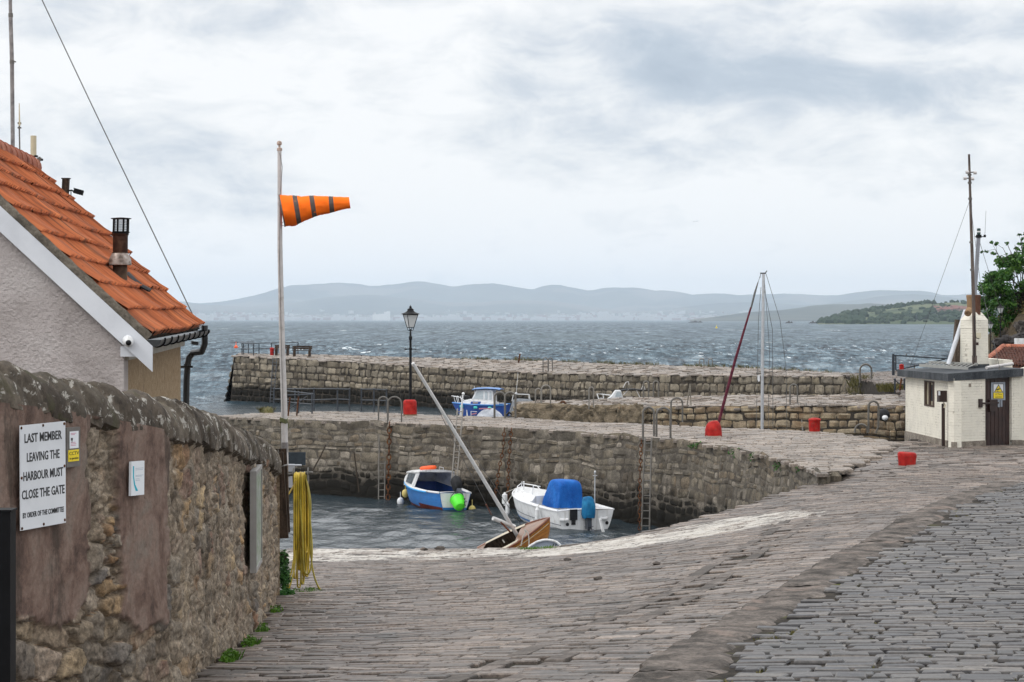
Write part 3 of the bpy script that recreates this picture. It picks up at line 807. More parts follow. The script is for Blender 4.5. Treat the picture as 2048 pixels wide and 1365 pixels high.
# ------------------------------------------------------------------ far shore: hills in layers, town, headland
def hill_mat(name, cols, sc, fields=None):
    t = NT(name); v = t.pos()
    c = t.ramp(t.noise(v, sc, 6, .6, .3), cols, .32, .68)
    if fields: c = t.mix(t.step(t.noise(v, fields[1], 3, .5), .53, .57), c, fields[0])
    return t.done(c, .95, 0, .1)
M['hill'] = hill_mat('moorland', [(.03, .036, .03), (.055, .06, .045), (.085, .085, .065)], .0011, ((.11, .1, .08), .0007))
M['head'] = hill_mat('headland_grass', [(.036, .054, .032), (.058, .08, .042), (.085, .105, .056)], .009, ((.11, .125, .07), .006))
def profile_hill(name, prof, Dr, Df, mat, nx=220, nt=16, back=500, rough=.05, base=0., seed=0, front=1.5, bump=1.):
    px = [p[0] for p in prof]; py = [p[1] for p in prof]
    xs = np.linspace(px[0], px[-1], nx); P = []
    for x in xs:
        yv = float(np.interp(x, px, py)); Hh = HC + (640 - yv) * Dr / F
        Hh = max(Hh, 1.0)
        col = []
        for j in range(nt + 1):
            f = j / nt; D = Df + (Dr - Df) * f; X = (x - 1024) / F * D
            s = f ** front
            z = base + Hh * s
            w = (1 - f) * f * 4
            z += w * Hh * rough * 4 * noise.fractal(Vector((X / Dr * 26 + seed, D / Dr * 12, seed)), .8, 2.1, 4) * bump
            z += f * Hh * .03 * noise.fractal(Vector((X / Dr * 90, seed, 1)), .9, 2, 4)
            col.append((X, D, max(z, 0.0 if j else -5)))
        X = (x - 1024) / F * (Dr + back)
        col.append((X, Dr + back, max(Hh * .4, 0))); col.append((X, Dr + 2 * back, -5))
        P.append(col)
    mb = MB(); mb.grid(P)
    return struct(mb.build(name, mat, smooth=180, origin=(0, Df, 0)))
L1 = [(-900, 625), (-300, 618), (100, 606), (340, 602), (370, 604), (400, 607), (440, 604), (480, 598), (510, 591), (550, 579), (580, 571), (610, 570), (640, 568), (680, 565), (715, 568), (740, 573), (765, 571), (800, 567), (820, 564), (850, 564), (880, 569), (905, 573), (930, 571), (960, 569), (985, 567), (1010, 570),
      (1040, 576), (1065, 579), (1085, 573), (1105, 569), (1125, 571), (1145, 576), (1180, 582), (1205, 577), (1235, 575), (1265, 575), (1290, 578), (1310, 583), (1335, 581), (1360, 584), (1385, 590), (1420, 587), (1450, 588), (1480, 591), (1520, 588), (1550, 589), (1600, 588), (1640, 591), (1680, 590), (1715, 585), (1740, 582), (1790, 581), (1840, 582), (1865, 585), (1885, 591), (1920, 589), (1960, 586), (2048, 584), (2400, 590), (2900, 615)]
profile_hill('hills', L1, 27000, 21500, M['hill'], 420, 16, 500, .05, 0., 3)
L1b = [(p[0], 640 - max(2, 34 - 10 * math.sin(p[0] * .006) + 7 * math.sin(p[0] * .017 + 2)) * (1 if p[0] > 350 else .8)) for p in [(x,) for x in range(-900, 2901, 40)]]
L1b = [(x, min(y, 634)) for x, y in L1b]
profile_hill('hills', L1b, 22500, 18300, M['hill'], 300, 12, 500, .04, 0., 9)
L2 = [(1380, 640), (1430, 634), (1480, 627), (1530, 622), (1560, 621), (1600, 616), (1625, 612), (1660, 609), (1700, 609), (1740, 607), (1780, 610), (1830, 612), (1950, 606), (2100, 600), (2600, 598)]
profile_hill('hills', L2, 11500, 9500, M['hill'], 160, 12, 900, .05, 0., 15)
L3 = [(1636, 642.5), (1650, 640), (1668, 635), (1690, 629), (1715, 626), (1735, 622), (1760, 618), (1785, 614), (1800, 612), (1815, 611), (1835, 609), (1850, 607), (1870, 607), (1890, 606), (1930, 605), (1980, 602), (2048, 600), (2150, 596), (2500, 590), (2900, 600)]
profile_hill('headland', L3, 3900, 3250, M['head'], 260, 22, 500, .03, 0., 21, front=.85)
# trees and scrub on the headland, one far-off mass
def far_wood():
    mb = MB(); g = random.Random(4)
    px = [p[0] for p in L3]; py = [p[1] for p in L3]
    for i in range(620):
        x = g.uniform(1640, 2120); k = g.random()
        f = 1. if k < .4 else (g.uniform(.02, .35) if k < .8 else g.uniform(.3, .95))
        if f == 1. and not (1640 < x < 1800 or 1815 < x < 1866 or g.random() < .12): continue
        D = 3250 + 650 * f; yv = float(np.interp(x, px, py)); Hh = HC + (640 - yv) * 3900 / F
        z = max(Hh, 1) * f ** .85; X = (x - 1024) / F * D; r = g.uniform(3.5, 8) * (.75 if f == 1. else 1)
        mb.blob((X, D, z + r * .3), (r, r, r * g.uniform(.6, .9)), 1, .5, 1.5, i)
    o = mb.build('far_wood', M['far_tree'], smooth=0)
    tag(o, 'dark trees and scrub covering the far green headland', 'trees', kind='stuff')
M['far_tree'] = hill_mat('far_tree', [(.018, .032, .018), (.028, .047, .026), (.048, .066, .038)], .03)
far_wood()
M['far_brick'] = simple('far_brick', (.24, .18, .165), .8); M['far_roof'] = simple('far_red_roof', (.2, .105, .09), .8); M['far_white'] = simple('far_render', (.4, .4, .39), .8); M['silo_white'] = simple('silo_render', (.55, .54, .5), .8)
def village():
    g = random.Random(8)
    px = [p[0] for p in L3]; py = [p[1] for p in L3]
    proto = None
    for i in range(42):
        x = g.uniform(1868, 1975); f = g.uniform(.5, .66); D = 3250 + 650 * f
        yv = float(np.interp(x, px, py)); Hh = HC + (640 - yv) * 3900 / F
        z = Hh * f ** .85; X = (x - 1024) / F * D
        if proto is None:
            mb = MB(); mb.m = 0; mb.box((0, 0, .5), (6.5, 5, 5)); mb.m = 1
            mb.add([(-3.6, -2.9, 3), (3.6, -2.9, 3), (3.6, 2.9, 3), (-3.6, 2.9, 3), (-3.6, 0, 5), (3.6, 0, 5)], [(0, 1, 5, 4), (2, 3, 4, 5), (0, 4, 3), (1, 2, 5)])
            proto = mb.build('far_house', [M['far_brick'], M['far_roof']], local=True, smooth=0)
            tag(proto, 'tiny pink red-roofed house in the estate on the far green headland', 'house', 'far red-roofed houses')
            o = proto
        else: o = copy_tree(proto)
        o.location = (X, D, z); o.rotation_euler.z = g.uniform(-.6, .6)
village()
def town():
    g = random.Random(2); mb = MB()
    for i in range(1500):
        x = g.uniform(300, 1650); D = g.uniform(18350, 21000) if g.random() < .6 else g.uniform(18310, 18700)
        X = (x - 1024) / F * D; f = (D - 18300) / 4200
        z = max(0, HC + 30 * f ** 1.5 * 4)
        w = g.uniform(12, 50); h = g.uniform(8, 20) * (2.2 if g.random() < .06 else 1)
        if D < 18700: w *= 1.6
        mb.m = 0 if g.random() < .75 else 1
        mb.box((X, D, z + h / 2 - 2), (w, 20, h + 8))
    o = mb.build('far_town', [M['far_white'], M['far_brick']], smooth=0)
    tag(o, 'pale far-off town spread along the shore below the blue hills', 'town', kind='stuff')
    mb = MB()
    for (a, b, yt) in [(745, 757, 629), (757, 768, 628), (768, 774, 624), (774, 780, 623)]:
        p0 = W(a, 641, 18305); p1 = W(b, yt, 18305)
        mb.box(((p0.x + p1.x) / 2, 18320, p1.z / 2), (p1.x - p0.x - .5, 30, p1.z))
    o = mb.build('grain_silo', M['silo_white'], smooth=0)
    tag(o, 'tall white grain silo block on the far shore left of the lamp', 'building')
town()
# faraway rocks and buoys
M['rock'] = surf('sea_rock', [(.02, .02, .018), (.045, .04, .035), (.08, .07, .06)], .8, .9, .5, 6, .1)
for (px, w, Y, lab) in [(1391, 26, 5200, 'low dark rock island on the horizon left of the tall mast'), (1578, 14, 4300, 'small dark rock islet on the horizon right of the tall mast'), (1626, 16, 4000, 'low rock skerry off the tip of the green headland')]:
    mb = MB(); X = (px - 1024) / F * Y
    for k in range(5): mb.blob((X + (k - 2) * w * Y / F / 5.5, Y, -1), (w * Y / F / 5, 8, 3.4 + (k % 3)), 2, .4, 2, k)
    tag(mb.build('rock_islet', M['rock']), lab, 'rock')
def buoy(px, py, h, col, lab):
    Y = F * HC / (py - 640); p = W(px, py, Y); mb = MB(); k = h / 1.0
    mb.lathe([(.0, -.2 * k), (.22 * k, -.1 * k), (.3 * k, .12 * k), (.27 * k, .3 * k), (.12 * k, .42 * k), (.05 * k, .5 * k), (.035 * k, .95 * k), (0, 1.0 * k)], (p.x, p.y, 0), 12)
    tag(mb.build('buoy', col), lab, 'buoy')
buoy(472, 697, 1.5, M['orange_plastic'], 'orange marker buoy floating off the end of the outer pier')
buoy(1433, 657, 2.6, M['yellow_paint'], 'yellow buoy far out on the open sea')
# airliner
def plane():
    Y = 9000; p = W(1390, 443, Y)
    t = thing('aeroplane', 'tiny white airliner high over the sea in front of the clouds', 'aeroplane', p)
    mb = MB(); mb.lathe([(0, -10), (1.2, -8), (1.7, -4), (1.7, 6), (1.3, 9), (.4, 12.5)], p, 10, Matrix.Rotation(R(90), 3, 'Y')); mb.build('fuselage', M['white_paint'], t)
    for s in (-1, 1):
        mb = MB(); mb.prism([p + Vector((-2, s * 1, 0)), p + Vector((2, s * 1, 0)), p + Vector((6, s * 15, .6)), p + Vector((4.5, s * 15, .6))], (0, 0, -.4)); mb.build('wing', M['white_paint'], t)
    mb = MB(); mb.prism([p + Vector((8, 0, 1)), p + Vector((12, 0, 1)), p + Vector((13.5, 0, 5)), p + Vector((12, 0, 5))], (0, .3, 0)); mb.build('tail_fin', M['white_paint'], t)
plane()
# ------------------------------------------------------------------ rubble wall on the left
ws_px = WP  # x, y, zfoot, ztop along the wall
_seg = np.hypot(np.diff(WP[:, 0]), np.diff(WP[:, 1])); WS = np.concatenate([[0], np.cumsum(_seg)])
PXS = [w[0] for w in WALL]
def s_of_px(px): return float(np.interp(px, PXS, WS))
_fs = np.linspace(0, WS[-1], 600)
def _sm(a, k=41):
    b = np.convolve(np.pad(a, k // 2, mode='edge'), np.ones(k) / k, 'valid'); b[0] = a[0]; b[-1] = a[-1]; return b
_fx = _sm(np.interp(_fs, WS, WP[:, 0])); _fy = _sm(np.interp(_fs, WS, WP[:, 1])); _fz0 = _sm(np.interp(_fs, WS, WP[:, 2])); _fz1 = _sm(np.interp(_fs, WS, WP[:, 3]), 61)
_tx = np.gradient(_fx, _fs); _ty = np.gradient(_fy, _fs); _l = np.hypot(_tx, _ty); _nx = _ty / _l; _ny = -_tx / _l
def wall_at(s):
    f = lambda a: np.interp(s, _fs, a)
    return f(_fx), f(_fy), f(_fz0), f(_fz1), f(_nx), f(_ny)
def voro(u, v, cu, cv, seed, jit=.85):
    """jittered-grid cells: nearest id, F1, F2 in units of the cell"""
    a = u / cu; b = v / cv; ia = np.floor(a).astype(int); ib = np.floor(b).astype(int)
    d1 = np.full(a.shape, 9.); d2 = np.full(a.shape, 9.); idn = np.zeros(a.shape, np.int64)
    def h(i, j, k): 
        q = (i * 73856093 ^ j * 19349663 ^ (k + seed) * 83492791) & 0x7fffffff
        q = (q * 1103515245 + 12345) & 0x7fffffff; q = (q ^ (q >> 13)) * 1274126177 & 0x7fffffff
        return (q % 10007) / 10007.
    for di in (-1, 0, 1):
        for dj in (-1, 0, 1):
            ii = ia + di; jj = ib + dj
            px = ii + .5 + (h(ii, jj, 1) - .5) * jit + .25 * (jj % 2); py = jj + .5 + (h(ii, jj, 2) - .5) * jit
            w = .75 + .5 * h(ii, jj, 5)
            d = np.sqrt((a - px) ** 2 * (.8 + .5 * h(ii, jj, 7)) + (b - py) ** 2) * w
            m = d < d1
            d2 = np.where(m, d1, np.minimum(d2, d)); idn = np.where(m, ii * 7919 + jj, idn); d1 = np.where(m, d, d1)
    r1 = h(idn, idn * 0, 3); r2 = h(idn, idn * 0, 4)
    return d1, d2, r1, r2
def fbm(u, v, sc, oct=4, seed=0):
    out = np.zeros(u.size); uu = u.ravel(); vv = v.ravel()
    for i in range(u.size): out[i] = noise.fractal(Vector((uu[i] * sc, vv[i] * sc, seed)), .9, 2.0, oct)
    return out.reshape(u.shape)
def rubble_wall():
    t = thing('stone_wall', 'old rubble stone wall on the left with patches of pink render and a rounded coping', 'wall', (WP[5, 0], WP[5, 1], WP[5, 2]))
    s0 = s_of_px(-150); s1 = WS[-1]
    ss = []; s = s0
    while s < s1: ss.append(s); s += .019 if s < s_of_px(400) else .030
    ss.append(s1); ss = np.array(ss)
    fx, fy, z0, z1, nx, ny = wall_at(ss)
    nv = 118; vv = np.linspace(0, 1, nv)
    zf = z0[:, None] - .15 + (z1 - .28 - z0 + .15)[:, None] * vv[None, :]
    S = np.repeat(ss[:, None], nv, 1)
    Hh = zf - (z0[:, None])                # height above the foot
    wob = .05 * fbm(S, zf, 2.2, 3, 1)
    d1, d2, r1, r2 = voro(S + wob, Hh + wob, .34, .22, 5)
    e1, e2, q1, q2 = voro(S + 3.3 + wob * .6, Hh + wob * .6, .13, .085, 9)
    small = (fbm(S * .9, zf * .9, 1., 2, 7) > .22)
    edge = np.where(small, (e2 - e1) * .45, d2 - d1); a1 = np.where(small, q1, r1); a2 = np.where(small, q2, r2)
    stone = np.clip((edge - .055) / .085, 0, 1); stone = stone * stone * (3 - 2 * stone)
    det = fbm(S, zf, 5., 5, 3); det2 = fbm(S, zf, 17., 3, 6)
    # render patches: (column range, height range above foot), with ragged outlines
    pl = np.zeros_like(S)
    rag = .17 * fbm(S, zf, 1.3, 5, 11) + .05 * fbm(S, zf, 6, 4, 12)
    for (pa, pb, za, zb_, sl) in [(-200, 163, .75, 9, .0), (214, 328, .62, 2.42, .16), (163, 214, 2.25, 9, 0)]:
        sa = s_of_px(pa); sb = s_of_px(pb)
        q = np.minimum(np.minimum(S - sa - sl * (1 - (Hh - za)) * .2, sb - S), np.minimum(Hh - za, zb_ - Hh)) + rag
        if pa == 163: q = q - .05
        pl = np.maximum(pl, np.clip(q / .016, 0, 1))
    # weathered lime pointing hides much of the stone farther along
    point = np.clip((fbm(S, zf, .8, 4, 20) + .1 + .35 * np.clip((S - s_of_px(300)) / 3, -1.2, 1)) * 2.6, 0, 1)
    hgt = stone * (.022 + .038 * a2) * (1 - .7 * point) * (1 + 1.1 * np.clip((s_of_px(340) - S) / 1.5, 0, 1)) + stone * ((a1 - .5) * np.sin(Hh * 14 + a2 * 20) + (a2 - .5) * np.sin(S * 11 + a1 * 20)) * .022 + .032 * det + .018 * det2
    hgt = hgt * (1 - pl) + pl * (.085 + .006 * det + .003 * det2)
    # vertical drip texture
    drip = np.zeros_like(S)
    uu = S.ravel(); zz = zf.ravel(); o_ = np.zeros(uu.size)
    for i in range(uu.size): o_[i] = noise.noise(Vector((uu[i] * 14, zz[i] * 2.6, 4.)))
    drip = o_.reshape(S.shape)
    hgt += .022 * drip * (1 - pl) * np.clip((S - s_of_px(300)) / 2, 0, 1)
    hgt += np.where(S > s_of_px(470), .10 * fbm(S, zf, .6, 2, 31), 0)
    X = fx[:, None] + nx[:, None] * hgt; Y = fy[:, None] + ny[:, None] * hgt
    V = np.stack([X, Y, zf], 2).reshape(-1, 3)
    n = len(ss); idx = np.arange(n * nv).reshape(n, nv)
    Fa = np.stack([idx[:-1, :-1], idx[1:, :-1], idx[1:, 1:], idx[:-1, 1:]], 2).reshape(-1, 4)
    mb = MB(); mb.addn(V, Fa)
    att = np.stack([a1, stone * (1 - .75 * point), pl], 2).reshape(-1, 3)
    # end face and back of the wall
    ex, ey, ez0, ez1, enx, eny = wall_at(s1)
    P = [[(ex - enx * q, ey - eny * q + .04 * noise.noise(Vector((q * 4, z * 3, 0))), z) for z in np.linspace(ez0 - .15, ez1 - .05, 30)] for q in np.linspace(-.05, .5, 10)]
    mb.grid(P[::-1])
    att2 = np.tile([[.4, .4, 0.]], (300, 1))
    P = [[(float(a - c * .5), float(b - d * .5), float(z)) for z in (zz0 - .4, zz1 - .1)] for a, b, zz0, zz1, c, d in zip(*[k[::20] for k in (fx, fy, z0, z1, nx, ny)])]
    mb.grid(P); att3 = np.tile([[.4, .4, 0.]], (len(P) * 2, 1))
    mt = NT('rubble'); v = mt.pos(); at = mt.sep(mt.attr('stone'))
    c = mt.ramp(at[0], [(.10, .077, .058), (.22, .175, .13), (.15, .138, .122), (.33, .22, .115), (.18, .10, .078), (.3, .26, .21), (.11, .1, .095), (.38, .29, .18)], 0, 1)
    c = mt.mix(1., c, mt.ramp(mt.noise(v, 9, 6, .65), [(.55, .55, .55), (1.3, 1.28, 1.25)], .3, .7), 'MULTIPLY')
    mort = mt.ramp(mt.noise(v, 7, 6, .7), [(.11, .088, .066), (.22, .18, .136), (.36, .305, .24)])
    c = mt.mix(at[1], mort, c)
    c = mt.mix(mt.math('MULTIPLY', mt.step(mt.noise(v, 2.2, 6, .7, .5, (1, 1, .35)), .53, .66), .65), c, (.045, .036, .028))
    c = mt.mix(mt.math('MULTIPLY', mt.step(mt.noise(v, 6.5, 6, .75, .3, (1, 1, .4)), .6, .7), .55), c, (.40, .36, .30))
    pc = mt.ramp(mt.noise(v, 2.2, 8, .7, .6, (1, 1, .75)), [(.075, .05, .041), (.15, .099, .079), (.21, .15, .122), (.19, .155, .13)])
    pc = mt.mix(mt.math('MULTIPLY', mt.step(mt.noise(v, 2.6, 6, .7, .4, (1, 1, .25)), .52, .64), .7), pc, (.05, .04, .032))
    pc = mt.mix(mt.math('MULTIPLY', mt.step(mt.noise(v, 16, 4, .7), .62, .72), .5), pc, (.04, .03, .026))
    c = mt.mix(at[2], c, pc)
    c = mt.mix(mt.math('SUBTRACT', 1., mt.math('MULTIPLY', at[2], .62)), c, mt.ramp(mt.noise(v, 24, 6, .78), [(.3, .3, .3), (1.75, 1.72, 1.68)], .3, .7), 'MULTIPLY')
    mt.bump(mt.noise(v, 45, 6, .7), .5, .012)
    mt.done(c, .9, 0, .3)
    mb.build('masonry', mt.m, t, smooth=180, attr={'stone': np.concatenate([att, att2, att3])})
    # coping of rough upright stones
    na = 16; sc_ = []; s = s0
    while s < s1 + .03: sc_.append(s); s += .022
    sc_ = np.minimum(np.array(sc_), s1)
    g = random.Random(3); bounds = [s0 - .2]
    while bounds[-1] < s1 + .4: bounds.append(bounds[-1] + g.uniform(.16, .42))
    bounds = np.array(bounds); ids = np.searchsorted(bounds, sc_) - 1
    fx, fy, z0, z1, nx, ny = wall_at(sc_)
    P = []; idv = []
    for i, s in enumerate(sc_):
        row = []
        for j in range(na + 1):
            a = -.35 + (math.pi + .35) * j / na * .86      # from the front drip over the top to the back
            lean = .10 * math.sin(a)
            ss_ = s + lean * .6 + .16 * a + .05 * noise.noise(Vector((s * 3, a * 1.5, 8)))
            k = int(np.searchsorted(bounds, ss_) - 1); k = max(0, min(k, len(bounds) - 2))
            gr = random.Random(k * 31 + 5); sz = gr.uniform(.82, 1.14); dz = gr.uniform(-.03, .05); tw = gr.uniform(-.05, .05)
            u = (ss_ - bounds[k]) / (bounds[k + 1] - bounds[k]); pil = 1 - abs(2 * min(max(u, 0), 1) - 1) ** 3.5
            r = .30 * (.5 + .5 * sz) * (.93 + .07 * pil)
            r *= 1 + .07 * noise.fractal(Vector((s * 4, a * 1.6, k * 3.)), .9, 2, 4) + .05 * noise.noise(Vector((s * 17 + a * 1.5, a * .7, k * 2.)))
            out = .10 + r * .78 * math.cos(a) - .245; up = r * 1.06 * math.sin(a) + dz
            if j == 0: out -= .10
            row.append((fx[i] + nx[i] * out, fy[i] + ny[i] * out, z1[i] - .30 + up + tw * (u - .5)))
            idv.append((gr.random(), pil, noise.noise(Vector((s * 2, a, 3))) * .5 + .5))
        P.append(row)
    mb = MB(); mb.grid(P)
    mb.poly(P[-1]); idv += [(.5, .5, .5)] * (na + 1)
    mt = NT('coping_stone'); v = mt.pos(); at = mt.sep(mt.attr('stone'))
    c = mt.ramp(at[0], [(.055, .044, .035), (.115, .093, .074), (.08, .068, .055), (.155, .128, .102)], 0, 1)
    c = mt.mix(1., c, mt.ramp(mt.noise(v, 12, 6, .7), [(.5, .5, .5), (1.35, 1.35, 1.3)], .3, .7), 'MULTIPLY')
    c = mt.mix(mt.math('MULTIPLY', mt.step(mt.noise(v, 3.3, 5, .65, .5), .57, .66), .6), c, (.06, .058, .03))
    c = mt.mix(mt.math('MULTIPLY', mt.step(mt.noise(v, 7.5, 6, .72, .4), .55, .62), .9), c, (.42, .4, .36))
    c = mt.mix(mt.math('MULTIPLY', mt.step(mt.noise(v, 2.0, 6, .7, .3), .58, .66), .8), c, (.03, .025, .021))
    mt.bump(mt.noise(v, 38, 6, .7), .6, .014); mt.done(c, .92, 0, .3)
    mb.build('coping', mt.m, t, smooth=50, attr={'stone': np.array(idv)})
rubble_wall()

# --- flat things on the wall
def text_mb(mb, body, size, o, rx, up, sx=1., depth=.0015, align='CENTER', bold=0.):
    cu = bpy.data.curves.new('t', 'FONT'); cu.body = body; cu.size = size; cu.align_x = align; cu.extrude = depth; cu.resolution_u = 2; cu.offset = bold
    ob = bpy.data.objects.new('t', cu); C.objects.link(ob)
    dg = bpy.context.evaluated_depsgraph_get(); me = bpy.data.meshes.new_from_object(ob.evaluated_get(dg))
    n = rx.cross(up)
    V = [o + rx * (v.co.x * sx) + up * v.co.y + n * v.co.z for v in me.vertices]
    mb.add(V, [list(p.vertices) for p in me.polygons])
    bpy.data.objects.remove(ob); bpy.data.meshes.remove(me); bpy.data.curves.remove(cu)
class Face:
    """a frame on the wall: photo column, height given by photo row"""
    def __init__(s, px, py, off=.13):
        q = s_of_px(px); x, y, z0, z1, nx, ny = wall_at(q)
        s.n = Vector((nx, ny, 0)).normalized(); s.rx = Vector((-s.n.y, s.n.x, 0)); s.up = Vector((0, 0, 1))
        Y = y + ny * off
        s.o = Vector((x, y, 0)) + s.n * off; s.o.z = HC - (py - 640) * s.o.y / F
        # put it exactly on the viewing column
        d = Vector(((px - 1024) / F, 1)); a = (s.o.x - d.x * s.o.y)
        den = s.rx.x - d.x * s.rx.y
        s.o -= s.rx * (a / den); s.o.z = HC - (py - 640) * s.o.y / F
        s.Y = s.o.y
    def p(s, a, b, c=0): return s.o + s.rx * a + s.up * b + s.n * c
    def width(s, p0, p1):
        """metres along the wall between two photo columns (relative to the origin)"""
        r = []
        for px in (p0, p1):
            d = (px - 1024) / F; r.append(-(s.o.x - d * s.o.y) / (s.rx.x - d * s.rx.y))
        return r
    def slab(s, mb, a0, a1, b0, b1, c0, c1):
        mb.prism([s.p(a0, b0, c0), s.p(a1, b0, c0), s.p(a1, b1, c0), s.p(a0, b1, c0)], s.n * (c1 - c0))
def sign_big():
    f = Face(85, 950); a0, a1 = f.width(39, 130); m = f.Y / F; H = 206 * m; b0 = -H / 2 - .004; b1 = H / 2
    # the board hangs a touch out of level
    f.rx = (f.rx + Vector((0, 0, .012))).normalized(); f.up = f.n.cross(f.rx)
    t = thing('warning_sign', 'white metal sign about closing the gate, bolted to the pink render of the wall', 'sign', f.p(0, b0))
    mb = MB(); f.slab(mb, a0, a1, b0, b1, 0, .006); mb.build('panel', M['sign_white'], t, smooth=0)
    Wd = a1 - a0; c = (a0 + a1) / 2
    rows = [('LAST MEMBER', 873, 74), ('LEAVING THE', 911, 65), ('HARBOUR MUST', 948, 79), ('CLOSE THE GATE', 984, 85)]
    for body, py, wpx in rows:
        sz = 25 * m; tgt = wpx / 91 * Wd
        q = MB(); text_mb(q, body, 1., Vector((0, 0, 0)), Vector((1, 0, 0)), Vector((0, 1, 0))); w0 = max(v[0] for v in q.v) - min(v[0] for v in q.v)
        mb = MB(); text_mb(mb, body, sz, f.p(c, (950 - py) * m - .36 * sz, .007), f.rx, f.up, tgt / (w0 * sz), bold=.0014); mb.build('lettering', M['letter_black'], t, smooth=0)
    sz = 14.5 * m; q = MB(); text_mb(q, 'BY ORDER OF THE COMMITTEE', 1., Vector((0, 0, 0)), Vector((1, 0, 0)), Vector((0, 1, 0))); w0 = max(v[0] for v in q.v) - min(v[0] for v in q.v)
    mb = MB(); text_mb(mb, 'BY ORDER OF THE COMMITTEE', sz, f.p(c, (950 - 1025) * m - .36 * sz, .007), f.rx, f.up, .9 * Wd / (w0 * sz), bold=.0008)
    mb.build('lettering', M['letter_black'], t, smooth=0)
    for (u, w) in [(.03, .975), (.5, .98), (.97, .975), (.03, .5), (.97, .56), (.03, .02), (.5, .025), (.97, .03)]:
        mb = MB(); mb.lathe([(.012, 0), (.012, .004), (.006, .008), (0, .009)], f.p(a0 + u * Wd, b0 + w * (b1 - b0), .006), 8, Matrix((f.rx, f.up, f.n)).transposed()); mb.build('bolt', M['rust'], t)
M['sign_white'] = surf('sign_enamel', [(.64, .66, .69), (.70, .72, .75), (.73, .75, .78)], 2, .35, .05, 30, .002, grime=((.4, .33, .25), 5, .69, .5))
M['paper'] = simple('paper', (.74, .77, .8), .7, 0, .03, .03, bscale=20)
M['teal'] = simple('teal_print', (.02, .42, .55), .6, 0, .1, 0)
M['pale_print'] = simple('pale_print', (.5, .56, .62), .7, 0, .1, 0)
M['pink_print'] = simple('pink_print', (.55, .2, .3), .7, 0, .1, 0)
M['grey_board'] = simple('grey_board', (.16, .15, .14), .7, 0, .15, .1)
sign_big()
def notice_cctv():
    f = Face(144, 893); m = f.Y / F; a0, a1 = f.width(131, 158); b0 = -41 * m; b1 = 38 * m; w = a1 - a0
    t = thing('notice', 'small grey notice holder with a white sheet above a yellow CCTV label', 'notice', f.p(0, b0))
    mb = MB(); f.slab(mb, a0, a1, b0, b1, -.02, .012); mb.build('backing', M['grey_board'], t, smooth=0)
    mb = MB(); f.slab(mb, a0 + w * .2, a1 - w * .15, -4 * m, 30 * m, .012, .015); mb.build('sheet', M['paper'], t, smooth=0)
    mb = MB(); mb.m = 0
    for k, (bb, l) in enumerate([(26, .8), (23.5, .6), (8, .7), (5, .8), (2, .75)]): f.slab(mb, a0 + w * .27, a0 + w * (.27 + .5 * l), (bb - .6) * m, (bb + .5) * m, .0152, .0156)
    mb.build('print', M['pink_print'], t, smooth=0)
    mb = MB(); mb.m = 0; f.slab(mb, a0 + w * .28, a0 + w * .42, 12 * m, 17 * m, .0152, .0156); f.slab(mb, a0 + w * .33, a0 + w * .38, 8 * m, 13 * m, .0158, .0162)
    mb.build('picture', M['letter_black'], t, smooth=0)
    mb = MB(); f.slab(mb, a0 + w * .1, a1 - w * .12, -30 * m, -7 * m, .012, .016); y = mb.build('yellow_label', M['yellow_paint'], t, smooth=0)
    mb = MB(); c = (a0 + a1) / 2
    text_mb(mb, 'CCTV', 9.5 * m, f.p(c, -17 * m, .017), f.rx, f.up, .72 * w / (9.5 * m * 2.6), .0006); text_mb(mb, 'in operation', 7.5 * m, f.p(c, -26 * m, .017), f.rx, f.up, .72 * w / (7.5 * m * 5.4), .0006)
    mb.build('lettering', M['letter_black'], y, smooth=0)
notice_cctv()
def leaflet():
    f = Face(275, 957); m = f.Y / F; a0, a1 = f.width(262, 288); b0 = -34 * m; b1 = 34 * m; w = a1 - a0
    f.rx = (f.rx + Vector((0, 0, -.02))).normalized(); f.up = f.n.cross(f.rx)
    t = thing('leaflet', 'white paper sheet with a teal swoosh stuck on the pink render', 'paper', f.p(0, b0))
    mb = MB(); f.slab(mb, a0, a1, b0, b1, -.02, .003); mb.build('sheet', M['paper'], t, smooth=0)
    mb = MB(); mb.prism([f.p(a0 + w * q, r * m, .0034) for q, r in [(.12, 25), (.2, 25), (.2, 4), (.3, -12), (.52, -25), (.34, -25), (.2, -12), (.12, 4)]], f.n * .0006); mb.build('swoosh', M['teal'], t, smooth=0)
    mb = MB()
    for r, l in [(20, .6), (17, .55), (6, .6), (4, .5), (-1, .3), (-4, .35)]: f.slab(mb, a0 + w * .32, a0 + w * (.32 + l), (r - .7) * m, (r + .6) * m, .0034, .0038)
    mb.build('print', M['pale_print'], t, smooth=0)
leaflet()
def noticeboard():
    f = Face(509, 1040, .10); m = f.Y / F; a0, a1 = -.1, 1.25; H0 = -105 * m; H1 = 98 * m
    t = thing('noticeboard', 'grey aluminium framed noticeboard seen edge on along the rubble wall', 'noticeboard', f.p(0, H0))
    mb = MB(); f.slab(mb, a0 + .03, a1 - .03, H0 + .03, H1 - .03, -.04, .015); mb.build('panel', M['board_print'], t, smooth=0)
    fr = MB()
    for (p, q, r, s) in [(a0, a1, H0, H0 + .05), (a0, a1, H1 - .05, H1), (a0, a0 + .05, H0 + .05, H1 - .05), (a1 - .05, a1, H0 + .05, H1 - .05)]: f.slab(fr, p, q, r, s, -.05, .03)
    fr.build('frame', M['silver_grey'], t, smooth=0)
M['silver_grey'] = simple('grey_aluminium', (.32, .31, .30), .45, .3, .08, .05)
M['board_print'] = surf('faded_poster', [(.2, .22, .2), (.35, .38, .33), (.12, .2, .08), (.45, .45, .5)], 5, .4, .02)
noticeboard()
